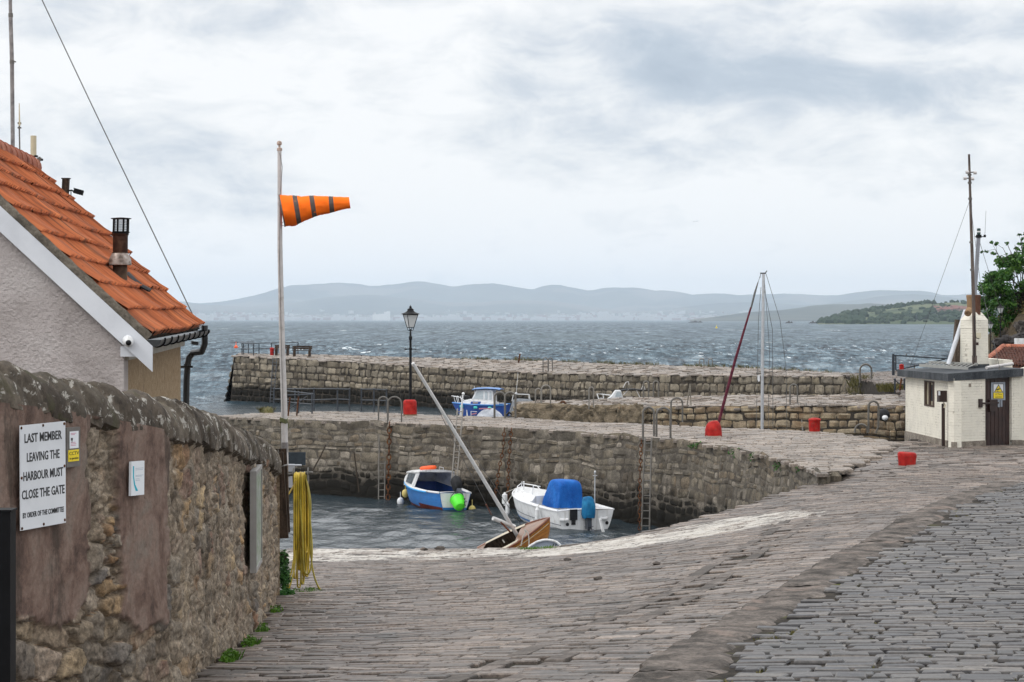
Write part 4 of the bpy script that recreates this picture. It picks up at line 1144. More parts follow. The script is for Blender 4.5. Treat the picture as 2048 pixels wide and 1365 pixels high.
# black gate post at the picture's left edge
mb = MB()
p = W(10, 1365, 14.2); zt_ = HC - (1022 - 640) * 14.2 / F
mb.box((p.x - .03, 14.2, (zt_ + 2.6) / 2), (.16, .16, zt_ - 2.6)); mb.box((p.x - .03, 14.2, zt_ + .006), (.175, .175, .012))
mb.box((p.x - .12, 14.22, zt_ - .36), (.1, .06, .05))
o = mb.build('gate_post', M['post_black'], smooth=0); tag(o, 'black square steel gate post in the bottom left corner', 'post')

# ------------------------------------------------------------------ harbour house with the red tiled roof
def Hr(x, y, z): return Vector((x, y, HC + z))
E0 = Hr(-4.27, 27, -.20); E1 = Hr(-4.96, 36.5, -.135); R0 = Hr(-7.27, 27, 2.56); R1 = Hr(-7.62, 36.5, 2.44)
HO = (-7.0, 31, HC - 3.9)
house = thing('house', 'harbour house with orange tiled roof and grey roughcast gable behind the rubble wall', 'house', HO)
def roof_pt(u, v, k=0.):
    """u along the eave 0..1, v up the slope 0..1, k metres out of the roof"""
    a = E0.lerp(E1, u); b = R0.lerp(R1, u); p = a.lerp(b, v)
    n = (E1 - E0).cross(R0 - E0).normalized()
    if n.z < 0: n = -n
    return p + n * k
M['roughcast'] = surf('grey_roughcast', [(.48, .43, .415), (.57, .515, .5), (.63, .58, .565)], 1.2, .95, 1.0, 26, .06, grime=((.3, .26, .25), 1.1, .6, .4), detail=7, grain=False)
M['ochre_harl'] = surf('ochre_harling', [(.27, .19, .11), (.36, .26, .16), (.43, .33, .22)], 14, .95, .9, 40, .03, grime=((.18, .13, .09), 2.2, .6, .5))
M['tile'] = None
def tile_mat():
    t = NT('clay_tile'); v = t.obj()
    c = t.ramp(t.noise(v, 1.1, 5, .6, .4), [(.27, .08, .034), (.42, .12, .044), (.52, .165, .06)], .3, .7)
    c = t.mix(1., c, t.ramp(t.island(), [(.78, .76, .74), (1.08, 1.08, 1.08)], 0, 1), 'MULTIPLY')
    mp = t.n('ShaderNodeMapping'); t.l(v, mp.inputs[0]); mp.inputs['Rotation'].default_value = (0, R(-43), 0)
    def strk(sc, st): return t.noise(mp.outputs[0], sc, 5, .65, .2, st)
    a = t.step(strk(1., (.5, 5.5, 3.)), .50, .66)
    c = t.mix(t.math('MULTIPLY', a, .75), c, (.10, .048, .03))
    b = t.step(t.noise(v, .9, 5, .7, .8), .60, .72)
    c = t.mix(t.math('MULTIPLY', b, .75), c, (.07, .045, .03))
    c = t.mix(t.math('MULTIPLY', t.step(t.noise(v, 10, 4, .7), .66, .72), .5), c, (.035, .027, .022))
    t.bump(t.noise(v, 30, 5, .7), .35, .01)
    return t.done(c, .85, 0, .3)
M['tile'] = tile_mat()
def build_house():
    # roof tiles: nine courses, each a ribbed strip lapping the one below
    mb = MB(); nr = 9; L = (E1 - E0).length; rib = .150; nu = int(L / rib) * 6
    for r in range(nr):
        v0 = r / nr - (.012 if r else .0); v1 = (r + 1) / nr + .012
        # each course in widths of a few tiles so that every piece varies
        k = 0; per = 12
        while k < nu:
            k2 = min(k + per, nu); P = []
            dj = rnd.uniform(-.004, .006); dv_ = rnd.uniform(-.003, .003)
            for i in range(k, k2 + 1):
                u = i / nu; ph = (u * L / rib) % 1.
                hgt = .046 * max(0, math.cos((ph - .5) * 2 * math.pi)) ** .8 + dj
                sag = .03 * math.sin(u * 9 + r) * .5
                P.append([roof_pt(u, v0 + dv_, .012 + sag), roof_pt(u, v0 + dv_, .078 + hgt + sag), roof_pt(u, v0 + .4 / nr, .042 + hgt + sag), roof_pt(u, min(v1, 1.0), .020 + hgt * .9 + sag)])
            mb.grid(P); k = k2
    mb.build('roof_tiles', M['tile'], house, smooth=30)
    # ridge tiles
    for i in range(22):
        a = R0.lerp(R1, i / 22 + .002); b = R0.lerp(R1, (i + 1) / 22 + .006); d = (b - a).normalized(); s = d.cross(Vector((0, 0, 1))).normalized(); P = []
        for q, kk in ((a, 1.06), (b, .97)):
            P.append([q + s * (math.cos(t_) * .155 * kk) + Vector((0, 0, math.sin(t_) * .17 * kk - .02)) for t_ in [R(-25) + R(230) * j / 10 for j in range(11)]])
        mm = MB(); mm.grid(P); mm.poly(P[0]); mm.poly(P[-1][::-1]); mm.build('ridge_tile', M['ridge'], house, smooth=40)
    # gable wall, side wall, back slope
    gx = -4.56
    mb = MB(); zg = HC - 3.9; y0 = 27.02
    apex = Vector((R0.x, y0, R0.z - .12)); wl = Vector((gx, y0, zg)); te = Vector((gx, y0, HC - .32)); lft = 2 * R0.x - gx
    mb.prism([wl, te, apex, Vector((lft, y0, HC - .32)), Vector((lft, y0, zg))], (0, .3, 0))
    mb.build('gable_wall', M['roughcast'], house, smooth=0)
    mb = MB()
    mb.prism([(gx + .0, 27.32, zg), (gx - .67, 36.3, zg), (gx - .67, 36.3, HC - .26), (gx, 27.32, HC - .33)], (-.3, 0, 0)); mb.build('side_wall', M['ochre_harl'], house, smooth=0)
    mb = MB(); mb.prism([(gx - .97, 36.28, zg), (lft - .6, 36.28, zg), (lft - .6, 36.28, HC - .3), (R1.x, 36.28, R1.z - .15), (gx - .97, 36.28, HC - .3)], (0, -.3, 0)); mb.build('end_wall', M['roughcast'], house, smooth=0)
    L0 = Vector((2 * R0.x - E0.x, 27, E0.z)); L1_ = Vector((2 * R1.x - E1.x, 36.5, E1.z))
    mb = MB(); mb.prism([R0 + Vector((0, 0, .03)), R1 + Vector((0, 0, .03)), L1_, L0], (0, 0, -.08)); mb.build('roof_slope', M['tile'], house, smooth=0)
    # sarking under the tiles
    mb = MB(); mb.prism([roof_pt(.004, .0, .008), roof_pt(.996, .0, .008), roof_pt(.996, .99, .008), roof_pt(.004, .99, .008)], roof_pt(0, 0, -.06) - roof_pt(0, 0, .006)); mb.build('roof_deck', M['dark_wood'], house, smooth=0)
    # verge: cement fillet and white barge board
    dn_ = (R0 - E0).normalized(); nrm = (roof_pt(0, 0, 1) - roof_pt(0, 0, 0))
    mb = MB()
    N = 60; P = []
    for i in range(N + 1):
        q = E0 + dn_ * (-.02 + (R0 - E0).length * 1.0 * i / N); w = .012 * noise.noise(Vector((i * .6, 0, 0)))
        P.append([q + nrm * (.055 + w) + Vector((0, -.035 + w, 0)), q + nrm * -.0 + Vector((0, -.055 + w, 0)), q + nrm * (-.05 + w * .6) + Vector((0, -.035, 0))])
    mb.grid(P); mb.build('verge_mortar', M['verge'], house, smooth=60)
    mb = MB(); a = E0 - dn_ * .12
    p0 = a - nrm * .04; p1 = R0 - nrm * .04; p2 = R0 - nrm * .26; p3 = a - nrm * .26
    p3 = p3 - dn_ * ((p0.x - p3.x) / abs(dn_.x)) + dn_ * .02
    off = Vector((0, -.075, 0)); tipb = Vector((E0.x + .09, p3.y, p3.z - .12))
    mb.prism([p + off for p in (p0, p1, p2, p3 - dn_ * .02)], (0, .03, 0)); mb.build('barge_board', M['barge'], house, smooth=0)
    mb = MB(); mb.box((gx + .12, 26.985, HC - .372), (.30, .05, .12)); mb.build('boxed_eave', M['barge'], house, smooth=0)
    # soffit board along the side
    mb = MB(); mb.bar((gx + .02, 27.1, HC - .40), (gx - .65, 36.4, HC - .335), .06, .15); mb.build('soffit', M['barge_dirty'], house, smooth=0)
    # gutter
    P = []; g0 = E0 + Vector((.07, -.03, -.035)); g1 = E1 + Vector((.07, .15, -.03))
    for q in (g0, g1): P.append([q + Vector((math.cos(a_) * .085, 0, math.sin(a_) * .085)) for a_ in [R(180) + R(180) * j / 10 for j in range(11)]])
    mb = MB(); mb.grid(P); mb.grid([[p + Vector((0, 0, 0)) - (p - q) * .08 for p in row][::-1] for row, q in zip(P, (g0, g1))])
    mb.poly(P[0]); mb.poly(P[-1][::-1])
    gu = mb.build('gutter', M['gutter'], house, smooth=50)
    for i in range(9):
        mb = MB(); q = g0.lerp(g1, (i + .5) / 9); mb.tube([q + Vector((math.cos(a_) * .093, 0, math.sin(a_) * .093)) for a_ in [R(170) + R(200) * j / 12 for j in range(13)]], .012, 5); mb.build('bracket', M['black_paint'], gu)
    # downpipe with swan neck
    q = g1 + Vector((.0, -.06, -.085)); w0 = Vector((gx - .52, 36.75, 0))
    pts = [q + Vector((0, 0, .16)), q, q + Vector((0, 0, -.14)), q + Vector((-.05, .03, -.26)), W(386, 706, 36.8), W(378, 716, 36.8), W(375, 730, 36.8), W(373, 760, 36.8), W(372, 815, 36.8), W(372, 1000, 36.8)]
    mb = MB(); mb.tube(pts, .052, 10); dp = mb.build('downpipe', M['gutter'], house)
    mb = MB(); mb.box(W(372, 734, 36.75), (.22, .06, .035)); mb.tube([W(375, 728, 36.8), W(375, 733, 36.8)], .062, 10); mb.build('clip', M['gutter'], dp); mb = MB(); mb.tube([W(390, 683, 36.8), W(389, 690, 36.8)], .062, 10); mb.build('clip', M['gutter'], dp)
    # flue rising through the tiles
    n = nrm.normalized(); u0 = .5
    def ray_roof(px, py):
        d = Vector(((px - 1024) / F, 1, -(py - 640) / F)); o = Vector((0, 0, HC)); k = (roof_pt(.5, .5) - o).dot(n) / d.dot(n); return o + d * k
    b = ray_roof(238, 562); Yb = b.y; m = Yb / F
    base = Vector((b.x, b.y, b.z - .15)); ax = Vector((.0, 0, 1))
    def zz(py): return HC - (py - 640) * m
    X = lambda px: (px - 1024) * m
    cx = X(240)
    fl = MB(); fl.lathe([(.098, zz(600)), (.098, zz(527)), (.108, zz(526)), (.104, zz(505))], (cx, Yb, 0), 18)
    flo = fl.build('flue', M['flue'], house)
    fl = MB(); fl.lathe([(.108, zz(507)), (.150, zz(519)), (.156, zz(530)), (.150, zz(531)), (.12, zz(523))], (cx - .0, Yb, 0), 18); fl.build('storm_collar', M['collar'], flo)
    fl = MB(); fl.lathe([(.100, zz(512)), (.102, zz(472)), (.112, zz(470)), (.112, zz(468))], (cx + .005, Yb, 0), 18); fl.build('flue_pipe', M['flue_rust'], flo)
    fl = MB(); fl.lathe([(.108, zz(470)), (.108, zz(467)), (.12, zz(466)), (.12, zz(464))], (cx + .01, Yb, 0), 18)
    for k in range(26):
        a_ = 2 * math.pi * k / 26; fl.tube([(cx + .01 + .108 * math.cos(a_), Yb + .108 * math.sin(a_), zz(466)), (cx + .015 + .108 * math.cos(a_), Yb + .108 * math.sin(a_), zz(438))], .0022, 4)
    for k in range(9):
        z = zz(466 - k * 3.3); fl.tube([(cx + .012 + .108 * math.cos(j * R(18)), Yb + .108 * math.sin(j * R(18)), z) for j in range(20)], .002, 4, closed=True)
    for a_ in (.6, 2.2, 3.7, 5.2): fl.tube([(cx + .01 + .1 * math.cos(a_), Yb + .1 * math.sin(a_), zz(466)), (cx + .015 + .1 * math.cos(a_), Yb + .1 * math.sin(a_), zz(437))], .014, 6)
    fl.lathe([(.135, zz(438.5)), (.14, zz(437)), (.05, zz(435.5)), (0, zz(435))], (cx + .015, Yb, 0), 18); fl.build('cowl', M['black_paint'], flo)
    # lead flashing running down the tiles below the flue
    mb = MB(); qs = [ray_roof(246, 556), ray_roof(262, 572), ray_roof(275, 582), ray_roof(289, 594)]
    side = (E1 - E0).normalized(); P = []
    for i, q in enumerate(qs): w = [.16, .13, .12, .11][i]; P.append([q + side * (w * c) + n * (.10 + .02 * math.cos(c * 3) + (.03 if i == 3 else 0)) for c in (-1, -.5, 0, .5, 1)])
    mb.grid(P); mb.grid([[p - n * .02 for p in r] for r in P][::-1]); mb.build('flashing', M['lead'], house, smooth=40)
M['ridge'] = surf('ridge_clay', [(.2, .07, .045), (.33, .12, .075), (.4, .17, .11)], 4, .85, .4, 30, .01, grime=((.07, .05, .04), 3, .58, .7))
M['verge'] = surf('verge_mortar', [(.09, .078, .062), (.15, .13, .105), (.21, .185, .15)], 3, .9, .8, 22, .02, grime=((.05, .05, .03), 2, .56, .7))
M['barge'] = surf('white_bargeboard', [(.56, .58, .62), (.63, .65, .69), (.67, .69, .73)], 1.5, .45, .05, 30, .003, grime=((.3, .3, .3), 13, .7, .6))
M['barge_dirty'] = surf('dirty_soffit', [(.34, .31, .26), (.45, .42, .36)], 3, .6, .1, grime=((.2, .18, .13), 4, .55, .6))
M['gutter'] = simple('black_gutter', (.02, .022, .024), .28, 0, .3, .05)
M['flue'] = surf('sooty_flue', [(.025, .018, .013), (.07, .045, .03), (.13, .085, .055)], 5, .55, .3, 20, .01, metal=.3)
M['flue_rust'] = surf('rusty_flue', [(.02, .011, .008), (.045, .022, .015), (.09, .05, .032)], 5, .6, .3, 20, .01, metal=.3)
M['collar'] = surf('flue_collar', [(.1, .075, .06), (.28, .23, .2), (.42, .38, .35)], 9, .45, .2, 20, .01, metal=.5)
M['lead'] = simple('dark_flashing', (.022, .022, .024), .6, 0, .3, .3, bscale=14, bdist=.02)
build_house()
# fittings on and around the house
def dome_camera():
    p = W(256, 683, 26.85); t = thing('security_camera', 'white dome security camera at the foot of the barge board', 'security camera', p)
    mb = MB(); d = Vector((.25, -1, -.25)).normalized(); Mx = d.to_track_quat('Z', 'Y').to_matrix()
    mb.lathe([(.062, -.05), (.064, 0.0), (.060, .035), (.045, .062), (.034, .072)], p, 20, Mx); mb.build('housing', M['white_gel'], t)
    mb = MB(); mb.lathe([(.034, .070), (.030, .082), (.018, .092), (0, .096)], p, 16, Mx); mb.build('lens', M['black_paint'], t)
dome_camera()
def roof_post():
    Y = 37.0
    t = thing('camera_post', 'dark timber post beyond the roof with a black camera on an arm', 'security camera', W(130, 430, Y))
    mb = MB(); mb.bar(W(127, 460, Y), W(132, 358, Y), .125, .10); mb.box(W(132, 357.5, Y), (.135, .11, .015)); mb.build('post', M['dark_wood'], t, smooth=0)
    mb = MB(); mb.tube([W(137, 382, Y), W(143, 381, Y), W(147, 383, Y), W(151, 384, Y)], .014, 6); mb.tube([W(142, 382, Y), W(142, 392, Y)], .008, 5); mb.build('arm', M['black_paint'], t)
    mb = MB(); mb.bar(W(148, 382, Y - .02), W(166, 387, Y - .02), .085, .075); mb.bar(W(148, 377, Y - .02), W(166.5, 382, Y - .02), .1, .012); mb.build('camera', M['black_paint'], t, smooth=0)
roof_post()
def antennas():
    Y = 36.6
    t = thing('panel_antenna', 'cream tube antenna on a black bracket above the roof ridge', 'antenna', W(78, 356, Y))
    mb = MB(); mb.tube([W(67, 312, Y), W(67, 272, Y)], .047, 14); mb.build('radome', M['cream_plastic'], t, smooth=50)
    mb = MB(); mb.box(W(66, 313, Y), (.145, .08, .03)); mb.box(W(66, 322, Y), (.13, .09, .06)); mb.tube([W(54, 319, Y), W(86, 320, Y)], .018, 8); mb.build('bracket', M['black_paint'], t, smooth=30)
    mb = MB(); mb.tube([W(78, 372, Y), W(79, 314, Y)], .016, 8); mb.box(W(79, 319, Y), (.06, .06, .05)); mb.build('mast', M['galv'], t, smooth=30)
    mb = MB(); mb.tube([W(67, 326, Y), W(68, 335, Y), W(69, 348, Y)], .004, 5); mb.build('cable', M['rubber'], t)
    t = thing('whip_antenna', 'thin whip antenna beside the tall pole above the ridge', 'antenna', W(39, 318, Y))
    mb = MB(); mb.tube([W(40, 330, Y), W(38.5, 250, Y)], .012, 8); mb.build('mast', M['galv'], t)
    mb = MB(); mb.tube([W(39.2, 252, Y - .03), W(39, 242, Y - .03), W(38.4, 207, Y - .03)], [.016, .012, .007], 8); mb.build('whip', M['cream_plastic'], t)
    mb = MB(); mb.box(W(39, 247, Y), (.05, .05, .03)); mb.box(W(39, 256, Y), (.05, .05, .025)); mb.build('clamp', M['galv'], t, smooth=0)
    t = thing('tall_pole', 'tall grey jointed flagpole rising out of the picture at top left', 'pole', W(25, 305, 38))
    mb = MB(); mb.tube([W(26, 335, 38), W(24, 125, 38), W(21, 30, 38)], .034, 10); mb.build('lower_pole', M['pole_grey'], t)
    mb = MB(); mb.tube([W(21.2, 32, 38), W(18, -160, 38)], .029, 10); mb.build('upper_pole', M['pole_grey'], t)
    mb = MB(); mb.tube([W(24, 128, 38), W(24, 121, 38)], .039, 10); mb.tube([W(21.5, 35, 38), W(21.3, 27, 38)], .039, 10); mb.box(W(29, 124, 38), (.05, .02, .02)); mb.build('joint', M['galv'], t)
    # stay wire from the gutter corner up out of the picture
    mb = MB(); a = W(399, 658, 36.6); b = W(80, -10, 38.2); b2 = a + (b - a) * 1.3
    mb.tube([a, a.lerp(b2, .5) + Vector((0, 0, -.03)), b2], .009, 6); tag(mb.build('stay_wire', M['wire']), 'thin dark stay wire slanting up from the gutter corner', 'wire')
M['pole_grey'] = surf('weathered_pole', [(.13, .12, .125), (.22, .205, .2), (.3, .285, .28)], 8, .5, .1, metal=.2)
antennas()
# ------------------------------------------------------------------ end of the wall: windsock, timbers, hose reel
YP = 38.0
def windsock():
    t = thing('windsock_pole', 'tall white windsock pole with a ball on top at the wall end', 'pole', W(572, 1036, YP))
    mb = MB(); ctr = [W(559, 297, YP), W(560, 500, YP), W(564.5, 700, YP), W(568, 800, YP), W(570.5, 931, YP)]
    mb.tube(ctr, [.033, .042, .049, .052, .055], 14); mb.build('shaft', M['galv_white'], t)
    mb = MB(); mb.tube([W(571, 929, YP), W(572.5, 985, YP), W(574.5, 1036, YP)], [.045, .043, .04], 12); mb.build('lower_shaft', M['spar'], t)
    mb = MB(); mb.lathe([(.0, -.035), (.044, -.034), (.044, .01), (.02, .018), (.016, .04), (.03, .044)], W(559, 298, YP), 14); mb.blob(W(558.7, 287, YP), .043, 3, 0); mb.build('finial', M['ball'], t)
    mb = MB(); mb.tube([W(559.5, 306, YP - .04), W(565, 335, YP - .05), W(560.5, 390, YP - .05), W(559, 520, YP - .05), W(563, 700, YP - .06), W(566.5, 842, YP - .06)], .004, 5); mb.build('halyard', M['wire'], t)
    mb = MB()
    for k in range(4): mb.tube([W(567.5, 838 + k * 2.3, YP) + Vector((.062 * math.cos(a), .062 * math.sin(a), .015 * math.sin(a * 2))) for a in [R(30) * j for j in range(12)]], .01, 5, closed=True)
    mb.tube([W(574, 842, YP - .05), W(578, 850, YP - .05), W(576, 858, YP - .05)], .007, 5); mb.build('lashing', M['rope_green'], t)
    mb = MB(); mb.tube([W(569.6, 885, YP), W(570.2, 905, YP)], .0575, 14); mb.build('band', M['pole_grey'], t)
    # the sock itself hangs from the pole
    t = thing('windsock', 'orange windsock with three dark bands blowing to the right', 'windsock', W(565, 420, YP))
    # centreline and radii (px)
    cl = [(566, 422, 30.5), (580, 421.5, 31), (592, 419.5, 28.5), (606, 417, 25), (626, 413.5, 21), (646, 411, 18), (662, 409, 16), (680, 407.5, 13.5), (693, 406.5, 11.5), (699, 406, 10.8)]
    m = YP / F; N = 26; nl = 60; X = np.linspace(564, 699.5, nl); P = []
    for x in X:
        cy = np.interp(x, [c[0] for c in cl], [c[1] for c in cl]); r = np.interp(x, [c[0] for c in cl], [c[2] for c in cl]); row = []
        f = (x - 564) / 135
        for j in range(N + 1):
            a = 2 * math.pi * j / N
            w = 1 + .10 * noise.fractal(Vector((f * 5 + math.sin(a), math.cos(a) * 1.8, math.sin(a) * 1.8)), .9, 2, 3)
            skew = -(math.cos(a)) * 0 + (1 - f) * (-.06) * math.sin(a) + .05 * math.cos(a) * 0
            sx = x * 1.0 + (8 * (1 - f) * (-math.sin(a)) * .75 if f < .6 else -math.sin(a) * 1.5)
            row.append(W(sx, cy - r * w * math.sin(a), YP - .25 * r * w * m * 0 - r * w * m * math.cos(a) * .9))
        P.append(row)
    bands = [(.175, .25), (.415, .49), (.685, .755)]
    def mt(i, j):
        f = (i + .5) / nl
        return 1 if any(a < f < b for a, b in bands) else 0
    mb = MB(); mb.grid(P, mt); mb.grid([[p + (W(np.interp(i, [0, nl - 1], [568, 699]), np.interp(i, [0, nl - 1], [421, 406]), YP) - p) * .01 for p in r][::-1] for i, r in enumerate(P)], lambda i, j: 0)
    mb.build('sock', [M['orange_cloth'], M['band_grey']], t, smooth=180)
    mb = MB(); mb.tube(P[0][:-1], .011, 6, closed=True); mb.build('hoop', M['galv'], t)
    mb = MB()
    for j in (6, 16, 20): mb.tube([P[0][j], W(562, 393 if j == 6 else 450, YP)], .004, 5)
    mb.build('tie', M['wire'], t)
M['spar'] = surf('bare_spar', [(.10, .07, .045), (.17, .12, .08), (.25, .19, .13)], 4, .7, .3, 20, .006, stretch=(4, 4, .6))
M['ball'] = simple('weathered_ball', (.42, .33, .28), .6, 0, .3, .1, 18)
M['rope_green'] = simple('green_rope', (.13, .14, .07), .9, 0, .2, .2)
M['band_grey'] = simple('grey_band', (.1, .085, .08), .7, 0, .15, .1)
windsock()
def wall_end():
    t = thing('timber_post', 'pair of dark timber planks fixed upright to the end of the wall', 'post', W(562, 1080, 36.6))
    mb = MB(); mb.bar(W(564.5, 1077, 36.5), W(553.5, 905, 36.5), .075, .2); mb.build('plank', M['dark_wood'], t, smooth=0)
    mb = MB(); mb.bar(W(568, 1066, 37.0), W(560.5, 898, 37.0), .06, .2); mb.build('plank', M['dark_wood'], t, smooth=0)
    mb = MB(); mb.tube([W(556, 900, 36.38), W(558, 936, 36.38), W(567, 932, 36.38), W(574, 930, 36.6)], .014, 6); mb.bar(W(565, 936, 37.3), W(567, 990, 37.3), .02, .03); mb.build('bracket', M['galv'], t)
    # electric box
    t = thing('meter_cabinet', 'small pale grey electric box and pipe behind the hose reel', 'electric box', W(578, 975, 39))
    mb = MB(); mb.box(W(577, 961, 39), (.13, .1, .24)); mb.build('box', M['grey_box'], t, smooth=0)
    mb = MB(); mb.box(W(580, 936, 39), (.16, .02, .13)); mb.build('back_plate', M['grey_box'], t, smooth=0)
    mb = MB(); mb.tube([W(577, 931, 38.9), W(603, 931, 38.9)], .017, 8); mb.build('pipe', M['grey_box'], t)
    mb = MB(); mb.prism([W(576, 905, 42), W(611, 905, 42), W(611, 931, 42), W(576, 931, 42), W(574, 925, 42)], (0, .05, 0)); o = mb.build('dark_board', M['slate'], smooth=0); tag(o, 'dark grey board standing behind the hose reel', 'board')
    mb = MB(); mb.prism([W(577, 931, 42.1), W(610, 931, 42.1), W(602, 1150, 42.1), W(577, 1150, 42.1)][:4], (0, .06, 0))
    # hose reel on a post
    t = thing('hose_reel', 'steel hose reel of two discs on a post at the wall end', 'hose reel', W(600, 1180, 37.6))
    for (px, yy) in ((587, 37.6), (616, 37.6)):
        mb = MB(); p = W(px, 953, yy); mb.lathe([(.0, -.006), (.14, -.006), (.15, 0), (.14, .006), (0, .006)], p, 28, Matrix.Rotation(R(90), 3, 'Y') @ Matrix.Rotation(0, 3, 'Z')); mb.build('disc', M['galv'], t)
    mb = MB(); mb.tube([W(572, 950, 37.6), W(623, 946, 37.6)], .03, 10); mb.blob(W(623, 946, 37.6), .03, 2, 0); mb.build('axle', M['galv'], t)
    mb = MB(); mb.bar(W(577, 950, 37.75), W(566, 950, 37.2), .05, .06); mb.build('arm', M['galv'], t, smooth=0)
    # hose: long loops hanging over the drum
    mb = MB(); g = random.Random(6); m = 37.6 / F
    def loop(px, yl, spread, front):
        pts = []
        x0 = px; top = 948 - g.uniform(0, 4); dx = g.uniform(-2, 3)
        d = front * .05
        A = [W(x0 - spread * .4, top + 6, 37.6 - .10 + d), W(x0 - .3 * spread, top, 37.6), W(x0 + .2, top + 3, 37.6 + .09)]
        left = [W(x0 - spread * .45 + dx * q, top + (yl - top) * q, 37.6 - .12 + d + .03 * math.sin(q * 5)) for q in (.12, .3, .5, .7, .86)]
        bot = [W(x0 + dx + spread * .5 * math.sin(a), yl + 6 * math.cos(a) * .9, 37.6 + d * .5 + .05 * math.sin(a)) for a in (-1.0, -.4, .2, .8)]
        right = [W(x0 + spread * .62 + dx * q + 2 * math.sin(q * 3), top + (yl - top) * q, 37.6 + .09 + d) for q in (.86, .65, .4, .2, .06)]
        return (left + bot + right + [A[2], A[1], A[0]])
    def smooth_path(pts, k=3, closed=True):
        P = [Vector(p) for p in pts]
        for _ in range(k):
            Q = []; n = len(P)
            for i in range(n if closed else n - 1):
                a = P[i]; b = P[(i + 1) % n]; Q += [a.lerp(b, .25), a.lerp(b, .75)]
            P = Q if closed else [P[0]] + Q + [P[-1]]
        return P
    for i in range(17):
        px = 590 + 1.35 * i + g.uniform(-.8, .8)
        yl = g.choice([1095, 1108, 1122, 1135, 1145, 1152, 1163, 1170]) - (22 if i > 12 else 0)
        mb.tube(smooth_path(loop(px, yl, g.uniform(4, 9), g.uniform(-1, 1)), 2), .0145, 7, closed=True)
    for pts in ([W(612, 955, 37.5), W(619, 985, 37.45), W(622, 1010, 37.4), W(619, 1060, 37.4), W(621, 1110, 37.4), W(627, 1150, 37.4), W(636, 1174, 37.4), W(642, 1181, 37.45)],
                [W(611, 950, 37.5), W(618, 990, 37.4), W(620, 1040, 37.4), W(625, 1100, 37.35), W(622, 1140, 37.3), W(614, 1152, 37.3), W(607, 1140, 37.35), W(606, 1090, 37.4), W(600, 1000, 37.4)],
                [W(592, 962, 37.45), W(584, 978, 37.4), W(575, 992, 37.3), W(562, 1000, 37.2)],
                [W(590, 1080, 37.5), W(587, 1130, 37.4), W(578, 1160, 37.3), W(573, 1183, 37.3)], [W(592, 1100, 37.5), W(589, 1140, 37.4), W(582, 1165, 37.3), W(578, 1178, 37.3)]):
        mb.tube(smooth_path(pts, 2, False), .0145, 7)
    tag(mb.build('hose', M['hose'], smooth=60), 'yellow hose hanging in long loops over the reel by the wall end', 'hose')
M['grey_box'] = simple('grey_cabinet', (.4, .42, .46), .5, 0, .08, .05)
M['slate'] = simple('dark_slate_board', (.035, .045, .055), .7, 0, .2, .1)
M['hose'] = surf('yellow_hose', [(.26, .17, .02), (.58, .41, .03), (.36, .30, .04), (.62, .46, .045), (.45, .29, .025)], 3, .45, .1, 30, .003, grime=((.2, .14, .03), 6, .6, .5), island=True)
wall_end()
# ------------------------------------------------------------------ plants along the wall foot
def leaves(mb, c, r, n, size, seed, flat=.7, shell=.35, up=.0):
    g = random.Random(seed); c = Vector(c)
    for _ in range(n):
        d = Vector((g.gauss(0, 1), g.gauss(0, 1), g.gauss(0, 1))).normalized(); k = (shell + (1 - shell) * g.random()) if g.random() < .8 else g.random()
        p = c + Vector((d.x * r[0], d.y * r[1], d.z * r[2])) * k * (1 + .22 * noise.noise(d * 2 + Vector((seed, 0, 0))))
        a = Vector((g.gauss(0, 1), g.gauss(0, 1), g.gauss(0, 1))).normalized(); nn = (d * .6 + Vector((g.gauss(0, .6), g.gauss(0, .6), g.gauss(.4 + up, .5)))).normalized()
        a = (a - nn * a.dot(nn)).normalized(); b = nn.cross(a); s = size * g.uniform(.6, 1.3)
        mb.add([p - a * s * .5, p - b * s * .34 + nn * s * .06, p + a * s * .55 - nn * s * .1, p + b * s * .34 + nn * s * .06], [(0, 1, 2, 3)])
def tuft(mb, p, n, h, w, seed):
    g = random.Random(seed); p = Vector(p)
    for _ in range(n):
        a = g.uniform(0, 6.28); d = Vector((math.cos(a), math.sin(a), 0)); q = p + d * g.uniform(0, w); hh = h * g.uniform(.5, 1.1); l = g.uniform(.1, .7) * hh
        s = d.cross(Vector((0, 0, 1))) * g.uniform(.006, .012) * (1 + h)
        mb.add([q - s, q + s, q + d * l * .4 + Vector((0, 0, hh * .6)) + s * .7, q + d * l + Vector((0, 0, hh)), q + d * l * .4 + Vector((0, 0, hh * .6)) - s * .7], [(0, 1, 2, 3, 4)])
def ivy():
    t = thing('ivy_bush', 'dark green ivy bush growing at the foot of the wall end', 'bush', W(566, 1195, 36.6))
    mb = MB()
    leaves(mb, W(566, 1120, 36.5), (.10, .12, .17), 420, .05, 1); leaves(mb, W(568, 1155, 36.4), (.115, .15, .22), 650, .05, 2); leaves(mb, W(571, 1188, 36.2), (.15, .18, .10), 420, .05, 3)
    mb.build('foliage', M['ivy'], t, smooth=0)
    mb = MB(); g = random.Random(3)
    for k in range(7): mb.tube([W(566 + g.uniform(-5, 5), 1200, 36.5), W(566 + g.uniform(-8, 8), 1150, 36.45), W(565 + g.uniform(-8, 8), 1108, 36.45)], .006, 5)
    mb.build('stem', M['dark_wood'], t)
ivy()
